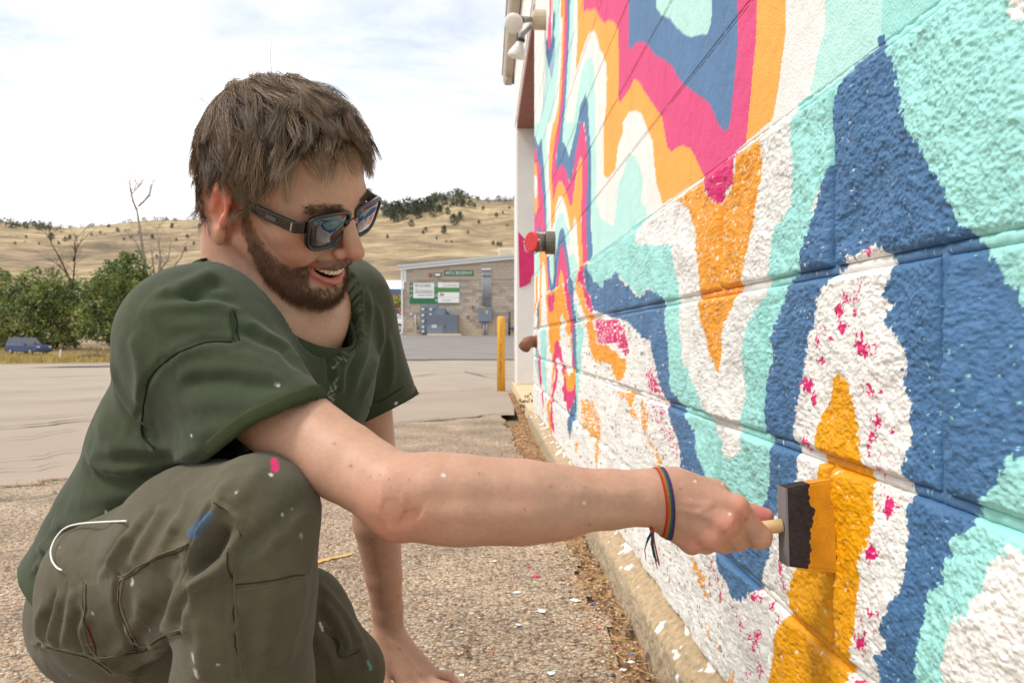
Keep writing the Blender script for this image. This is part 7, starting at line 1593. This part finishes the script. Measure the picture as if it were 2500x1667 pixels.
# beard
def short(mask, n, seed, ln0, ln1, flowv, lift, rad, cA, cB, name, seg=3):
    p, nr, q_ = pick(mask, n, seed); w_ = beard_mask(p) if name == 'beard' else np.ones(n)
    f = np.tile(np.asarray(flowv, float), (n, 1)); f[:, 1] *= np.sign(p[:, 1] + 1e-6)
    f = f + q_.normal(size=(n, 3)) * .28 + fbm(p * 90, 2, seed)[:, None] * np.array([.3, .3, .1])
    L_ = (ln0 + (ln1 - ln0) * q_.random(n))
    if name == 'beard': L_ = L_ * (.55 + .75 * np.clip((-.06 - p[:, 2]) / .045, 0, 1)) * np.where(p[:, 2] > -.02, .7, 1) * np.where((p[:, 0] > .078) & (p[:, 2] > -.047) & (np.abs(p[:, 1]) < .034), .5, 1)
    tq = np.linspace(0, 1, seg + 1)[None, :, None]; d0 = nr * lift; d1 = f / np.linalg.norm(f, axis=1, keepdims=True)
    C_ = p[:, None] - nr[:, None] * .0008 + (d0[:, None] * (tq - .35 * tq ** 2) + d1[:, None] * (.35 * tq + .6 * tq ** 2)) * L_[:, None, None]
    lu = np.clip(.45 + .3 * q_.normal(size=n), 0, 1)[:, None]; cc = cA * (1 - lu) + cB * lu
    return strands(p, h2w(C_.reshape(-1, 3)).reshape(C_.shape), q_.uniform(.6, 1, n) * rad, cc, name, hairm, None, seg)
bmk = beard_mask(hP) * (np.abs(hP[:, 1]) < .08)
pr_ = np.random.default_rng(3).random(len(hP))
on(short(((bmk > .25) & (pr_ < bmk * 1.2)).astype(float), 13000, 11, .0050, .0105, (.30, -.10, -.9), .65, .00022, srgb(64, 46, 33), srgb(136, 96, 64), 'beard'))
bro = np.exp(-((hP[:, 2] - .0375 + 4.0 * (np.abs(hP[:, 1]) - .03) ** 2) / .0042) ** 2) * (np.abs(hP[:, 1]) > .012) * (np.abs(hP[:, 1]) < .054) * (hP[:, 0] > .05)
for sd0 in (-1, 1): on(short(((bro > .4) & (hP[:, 1] * sd0 > 0)).astype(float), 380, 12, .006, .010, (-.25, 1.0, -.1), .35, .00026, srgb(58, 42, 30), srgb(104, 78, 56), 'eyebrow'))

# ================================================================== sunglasses
blk = mat('black_acetate', (.006, .0065, .006), .22, spec=.6, coat=.4); lensm = mat('mirror_lens', (.022, .018, .024), .03, metal=.15, spec=.9, coat=1.0); pin = mat('silver_pin', (.55, .55, .55), .3, metal=1)
sg = empty('sunglasses', h2w((.09, 0, .01))); tag(sg, "black rectangular sunglasses with mirrored lenses on the man's face", 'sunglasses')
def sgc(o): o.parent = sg; o.matrix_parent_inverse = Matrix.Translation(-Vector(sg.location)); return o
GX, GZ = .0985, .0125                                                  # plane of the front, height of lens centres
def wrap(y, z, dx=0.0):                                              # face-form curve of the front
    return (GX - 2.1 * y * y + dx - .10 * (z - GZ) * -1 * .8, y, z)
def lens_outline(n=48, gx=0.0):
    o_ = []
    for i in range(n):
        t = 2 * math.pi * i / n; c, s = math.cos(t), math.sin(t); e = .42 if s > 0 else .62
        x = (.0262 + gx) * math.copysign(abs(c) ** e, c); y = (.0200 + gx) * math.copysign(abs(s) ** e, s)
        x *= 1 + .08 * (y / .02); y = y - .0022 * (x / .026 if x < 0 else x / .026) * 0
        if x < 0 and y < 0: x *= 1 - .14 * (-y / .02)                       # cut away towards the nose
        o_.append((x, y))
    return o_
for sdn in (-1, 1):
    cy = sdn * .0345; m = MB(); rings = []
    for gx_, dx in ((.0034, -.0024), (.0034, .0020), (.0022, .0028), (-.0002, .0016), (-.0002, -.0016)):
        rings.append([wrap(cy + sdn * a, GZ + b, dx) for a, b in lens_outline(48, gx_)])
    n_ = 48; V_ = [tuple(h2w(v)) for r0 in rings for v in r0]; F_ = []
    for i in range(5):
        for j in range(n_):
            f = (i * n_ + j, i * n_ + (j + 1) % n_, ((i + 1) % 5) * n_ + (j + 1) % n_, ((i + 1) % 5) * n_ + j); F_.append(f if sdn > 0 else f[::-1])
    rim_ = sgc(mk('rim', V_, F_, blk, None, True))
    V_ = []; F_ = []
    for k, sc0 in enumerate((1.0, .66, .33)):
        for a, b in lens_outline(48): V_.append(h2w(wrap(cy + sdn * a * sc0, GZ + b * sc0, .0010 + .0022 * (1 - sc0 ** 2))))
    V_.append(h2w(wrap(cy, GZ, .0034)))
    for k in range(2):
        for j in range(48): F_.append((k * 48 + j, k * 48 + (j + 1) % 48, (k + 1) * 48 + (j + 1) % 48, (k + 1) * 48 + j))
    for j in range(48): F_.append((96 + j, 96 + (j + 1) % 48, 144))
    V_ = np.array(V_); Vb = V_ - (HM[:, 0] * .0018); nn_ = len(V_); F2 = [tuple(nn_ + i for i in f[::-1]) for f in F_] + [(j, nn_ + j, nn_ + (j + 1) % 48, (j + 1) % 48) for j in range(48)]
    sgc(mk('lens', np.concatenate([V_, Vb]), F_ + F2, lensm, None, True))
    # temple arm: hinge block then arm to the ear
    hx = [(.0975 - 2.1 * .066 ** 2, .0640, .0205), (.083, .0740, .0205), (.055, .0775, .0200), (.020, .0785, .0195), (.004, .0765, .0200), (-.006, .0735, .0200), (-.016, .0700, .0150)]
    hh_ = [.0070, .0066, .0062, .0050, .0042, .0035, .0028]; tk = [.0028, .0026, .0022, .0018, .0018, .0018, .0016]
    V_ = []; F_ = []
    for (a, b, c), h_, t in zip(hx, hh_, tk):
        for db, dc in ((-t, -h_), (t, -h_), (t, h_), (-t, h_)): V_.append(h2w((a, sdn * (b + db), c + dc)))
    for i in range(len(hx) - 1):
        for k in range(4): F_.append((i * 4 + k, i * 4 + (k + 1) % 4, i * 4 + 4 + (k + 1) % 4, i * 4 + 4 + k))
    F_ += [(3, 2, 1, 0), tuple(len(hx) * 4 - 4 + k for k in range(4))]
    tmp = sgc(mk('temple', V_, F_, blk)); bv = tmp.modifiers.new('bevel', 'BEVEL'); bv.width = .0009; bv.segments = 2; bv.limit_method = 'ANGLE'
    m = MB(); 
    for a0, a1, z0, z1 in ((.0785, .0805, -.005, .005), ):
        q = [h2w((a0, sdn * .0780, .0205 + z0)), h2w((a1, sdn * .0780, .0205 + z0)), h2w((a1, sdn * .0780, .0205 + z1)), h2w((a0, sdn * .0780, .0205 + z1))]
        q += [v - HM[:, 1] * sdn * .003 for v in q]; m.add(q, [(0, 1, 2, 3), (7, 6, 5, 4), (0, 4, 5, 1), (1, 5, 6, 2), (2, 6, 7, 3), (3, 7, 4, 0)])
    m.build('hinge_pin', pin, tmp)
    m = MB(); q = [h2w((a, sdn * .0802, c)) for a, c in ((.046, .0170), (.060, .0175), (.060, .0222), (.046, .0215))]; q += [v - HM[:, 1] * sdn * .0008 for v in q]
    m.add(q, [(0, 1, 2, 3), (7, 6, 5, 4), (0, 4, 5, 1), (1, 5, 6, 2), (2, 6, 7, 3), (3, 7, 4, 0)]); m.build('badge', mat('grey_badge', (.10, .09, .085), .4), tmp)
m = MB(); br = [(-.0105, .0175), (-.005, .0195), (0, .0202), (.005, .0195), (.0105, .0175)]
V_ = []
for y, z in br:
    for dx, dz in ((-.0022, -.0032), (.0024, -.0032), (.0024, .0034), (-.0022, .0034)): x_, y_, z_ = wrap(y, z, dx); V_.append(h2w((x_, y_, z + dz)))
F_ = [(i * 4 + k, i * 4 + (k + 1) % 4, i * 4 + 4 + (k + 1) % 4, i * 4 + 4 + k) for i in range(4) for k in range(4)] + [(3, 2, 1, 0), (16, 17, 18, 19)]
sgc(mk('bridge', V_, F_, blk, None, True))

# ================================================================== foam brush
# the brush pushes square against the wall; its broad side is turned to the street
fb = empty('foam_brush', P(1800, 1206, .853)); tag(fb, 'foam brush with wooden handle loaded with golden yellow paint', 'brush')
def fbc(o): o.parent = fb; o.matrix_parent_inverse = Matrix.Translation(-Vector(fb.location)); return o
h0 = P(1640, 1226, .862); h1 = P(1797, 1206, .852)
# solve where the foam edge meets the wall along the handle direction
bx_ = np.array([.995, .06, .02]); bx_ /= np.linalg.norm(bx_); bz = np.array([.0, .02, 1.0]); bz -= (bz @ bx_) * bx_; bz /= np.linalg.norm(bz); by = np.cross(bz, bx_)
m = MB(); ax = (h1 - h0); m.tube([h0 - ax * .10, h0, h0 + ax * .5, h1], [.0062, .0072, .0072, .0072], 14)
wood = mat('pale_wood', srgb(226, 190, 140), .6, var=.12, vscale=40, stretch=(6, 60, 60), spec=.3); fbc(m.build('handle', wood, None, True))
foam_d = mat('charcoal_foam', (.045, .038, .040), .95, bump=1.0, bscale=500, bdist=.0015, spec=.1, var=.2, vscale=200); foam_g = mat('grey_plastic_core', (.30, .29, .29), .6)
foam_y = mat('wet_yellow_foam', PAL_G, .42, bump=.55, bscale=520, bdist=.0012, spec=.5, var=.18, vscale=45)
o_ = P(1800, 1206, .853); L_ = FOAM_L; HT = .0405; TK = .0110
def bp3(a, b, c): return o_ + bx_ * a + by * b + bz * c
def edge(c): return .0245 + .0010 * math.sin(c * 190) + .0020 * math.sin(c * 71 + 1) + .0009 * math.sin(c * 517) + .0006 * math.sin(c * 1130 + 2) + (.0035 * max(0, 1 - abs(c - .014) / .008))
cs = np.linspace(-HT, HT, 60)
def half(a, c):                                                        # half thickness: wedge that bends a little where it is pressed
    return TK * (1 - .55 * max(0, (a - .012) / (L_ - .012)) ** 1.3)
def bend(a): return -.0075 * max(0, (a - .018) / (L_ - .018)) ** 2
for nm, mt, a_of in (('foam', foam_d, lambda c, s: (0.0, edge(c))[s]), ('painted_foam_edge', foam_y, lambda c, s: (edge(c), L_)[s])):
    V_ = []; F_ = []; na = 9
    for c in cs:
        sq = 1 - .05 * (1 if abs(c) > HT - .002 else 0)
        for i in range(na):
            a = a_of(c, 0) + (a_of(c, 1) - a_of(c, 0)) * i / (na - 1); hb = half(a, c) * sq; V_.append(bp3(a, bend(a) - hb, c * (1 + .20 * (a / L_)))); 
        for i in range(na):
            a = a_of(c, 0) + (a_of(c, 1) - a_of(c, 0)) * (na - 1 - i) / (na - 1); hb = half(a, c) * sq; V_.append(bp3(a, bend(a) + hb, c * (1 + .20 * (a / L_))))
    k_ = 2 * na
    for r0 in range(len(cs) - 1):
        for j in range(k_): F_.append((r0 * k_ + j, r0 * k_ + (j + 1) % k_, r0 * k_ + k_ + (j + 1) % k_, r0 * k_ + k_ + j))
    F_ += [tuple(range(k_ - 1, -1, -1)), tuple((len(cs) - 1) * k_ + j for j in range(k_))]
    fo = fbc(mk(nm, V_, F_, mt, None, False))
m = MB(); q = [bp3(a, b, c) for a, b, c in ((-.0016, -.0113, -HT * .995), (-.0016, .0113, -HT * .995), (-.0016, .0113, HT * .995), (-.0016, -.0113, HT * .995))]; q += [v + bx_ * .0022 for v in q]
m.add(q, [(0, 1, 2, 3), (7, 6, 5, 4), (0, 4, 5, 1), (1, 5, 6, 2), (2, 6, 7, 3), (3, 7, 4, 0)]); fbc(m.build('foam_back', mat('grey_foam_skin', (.20, .185, .19), .9)))
# ================================================================== woven bracelet and ear-phone cable
brc = empty('bracelet', P(1512, 1145, .83)); tag(brc, "woven rainbow thread bracelet on the man's outstretched wrist", 'bracelet')
def brcc(o): o.parent = brc; o.matrix_parent_inverse = Matrix.Translation(-Vector(brc.location)); return o
ca_ = P(1522, 1142, .833); d_ = P(1560, 1146, .835) - P(1480, 1142, .832); d_ /= np.linalg.norm(d_)
d_ = d_ + np.array([-.0, 0, .16]); d_ /= np.linalg.norm(d_)
e1 = np.cross(d_, [0, 1, 0]); e1 /= np.linalg.norm(e1); e2 = np.cross(d_, e1)
th_ = np.linspace(0, 2 * np.pi, 73)[:-1]
rb = [('red', (176, 30, 30)), ('orange', (176, 92, 34)), ('yellow', (146, 116, 50)), ('green', (62, 92, 64)), ('blue', (38, 58, 108)), ('violet', (76, 32, 88))]
def skin_r(c0, dirs):                                                   # distance from the axis to the skin in a direction
    t = np.full(len(dirs), .016)
    for _ in range(14): t = t + f_body(c0 + dirs * t[:, None])*-1 * 1.0
    return np.clip(t, .015, .045)
for i, (nm, c) in enumerate(rb):
    c0 = ca_ + d_ * (i - 2.5) * .0016; dirs = np.cos(th_)[:, None] * e1 + np.sin(th_)[:, None] * e2; rr_ = skin_r(c0, dirs); rr_ = np.array([np.mean(np.take(rr_, range(k - 2, k + 3), mode='wrap')) for k in range(72)]) + .0006
    ring = c0 + dirs * rr_[:, None]; V_ = []; F_ = []
    for k in range(72):
        for a in range(6):
            t = 2 * math.pi * a / 6; V_.append(ring[k] + d_ * .00098 * math.cos(t) + dirs[k] * (.0009 * math.sin(t) + .0002 * math.sin(k * 2.6)))
    for k in range(72):
        for a in range(6): F_.append((k * 6 + a, k * 6 + (a + 1) % 6, ((k + 1) % 72) * 6 + (a + 1) % 6, ((k + 1) % 72) * 6 + a))
    brcc(mk('thread_band', V_, F_, mat('thread_' + nm, srgb(*c), .9, bump=.6, bscale=1500, bdist=.0005), None, True))
kn = P(1498, 1216, .812)
for i, (pts, c) in enumerate([([(1498, 1218), (1488, 1235), (1481, 1262), (1484, 1286)], 4), ([(1499, 1220), (1497, 1250), (1505, 1285), (1510, 1306)], 4), ([(1500, 1219), (1503, 1245), (1510, 1275), (1516, 1300)], 1), ([(1499, 1219), (1493, 1232), (1484, 1250)], 5), ([(1500, 1220), (1500, 1250), (1508, 1290)], 3), ([(1499, 1220), (1505, 1255), (1513, 1296)], 0), ([(1498, 1220), (1496, 1248), (1502, 1280)], 4)]):
    m = MB(); m.tube([P(x, y, .815) for x, y in pts], [.0009, .0008, .0006, .0004][:len(pts)], 6); brcc(m.build('loose_thread', mat('loose_' + str(i), srgb(*rb[c][1]) * .8, .9)))
m = MB(); m.tube([P(1494, 1212, .818), P(1499, 1218, .815), P(1500, 1224, .815)], [.0018, .0024, .0016], 8); brcc(m.build('knot', mat('thread_knot', srgb(150, 60, 50), .9)))
cb = []
cpx = [(290, 1196, .985), (240, 1198, .965), (185, 1202, .955), (150, 1212, .955), (128, 1235, .960), (117, 1262, .965), (119, 1285, .97), (130, 1302, .975), (142, 1309, .985)]
cs_ = Sculpt(np.concatenate([SV2, QV2]), np.concatenate([SF, QF + len(SV2)])); cp = []
for x_, y_, z_ in cpx:
    d2_ = ((cs_.px - (x_, y_)) ** 2).sum(1); cc_ = np.nonzero((d2_ < 144) & cs_.vis)[0]; zz_ = cs_.V[cc_, 1].min() - .004 if len(cc_) else (cp[-1][1] if cp else z_); cp.append(P(x_, y_, zz_))
pts_ = []
for i in range(len(cp) - 1):
    p_0, p_1, p_2, p_3 = cp[max(i - 1, 0)], cp[i], cp[i + 1], cp[min(i + 2, len(cp) - 1)]
    for t in np.linspace(0, 1, 6, endpoint=False): pts_.append(.5 * (2 * p_1 + (p_2 - p_0) * t + (2 * p_0 - 5 * p_1 + 4 * p_2 - p_3) * t * t + (3 * p_1 - p_0 - 3 * p_2 + p_3) * t ** 3))
m = MB(); m.tube(pts_ + [cp[-1]], .0010, 8); o = m.build('earphone_cable', mat('white_cable', (.78, .77, .76), .4), None, True); tag(o, 'thin white cable looping out of the trouser pocket below the shirt', 'cable')
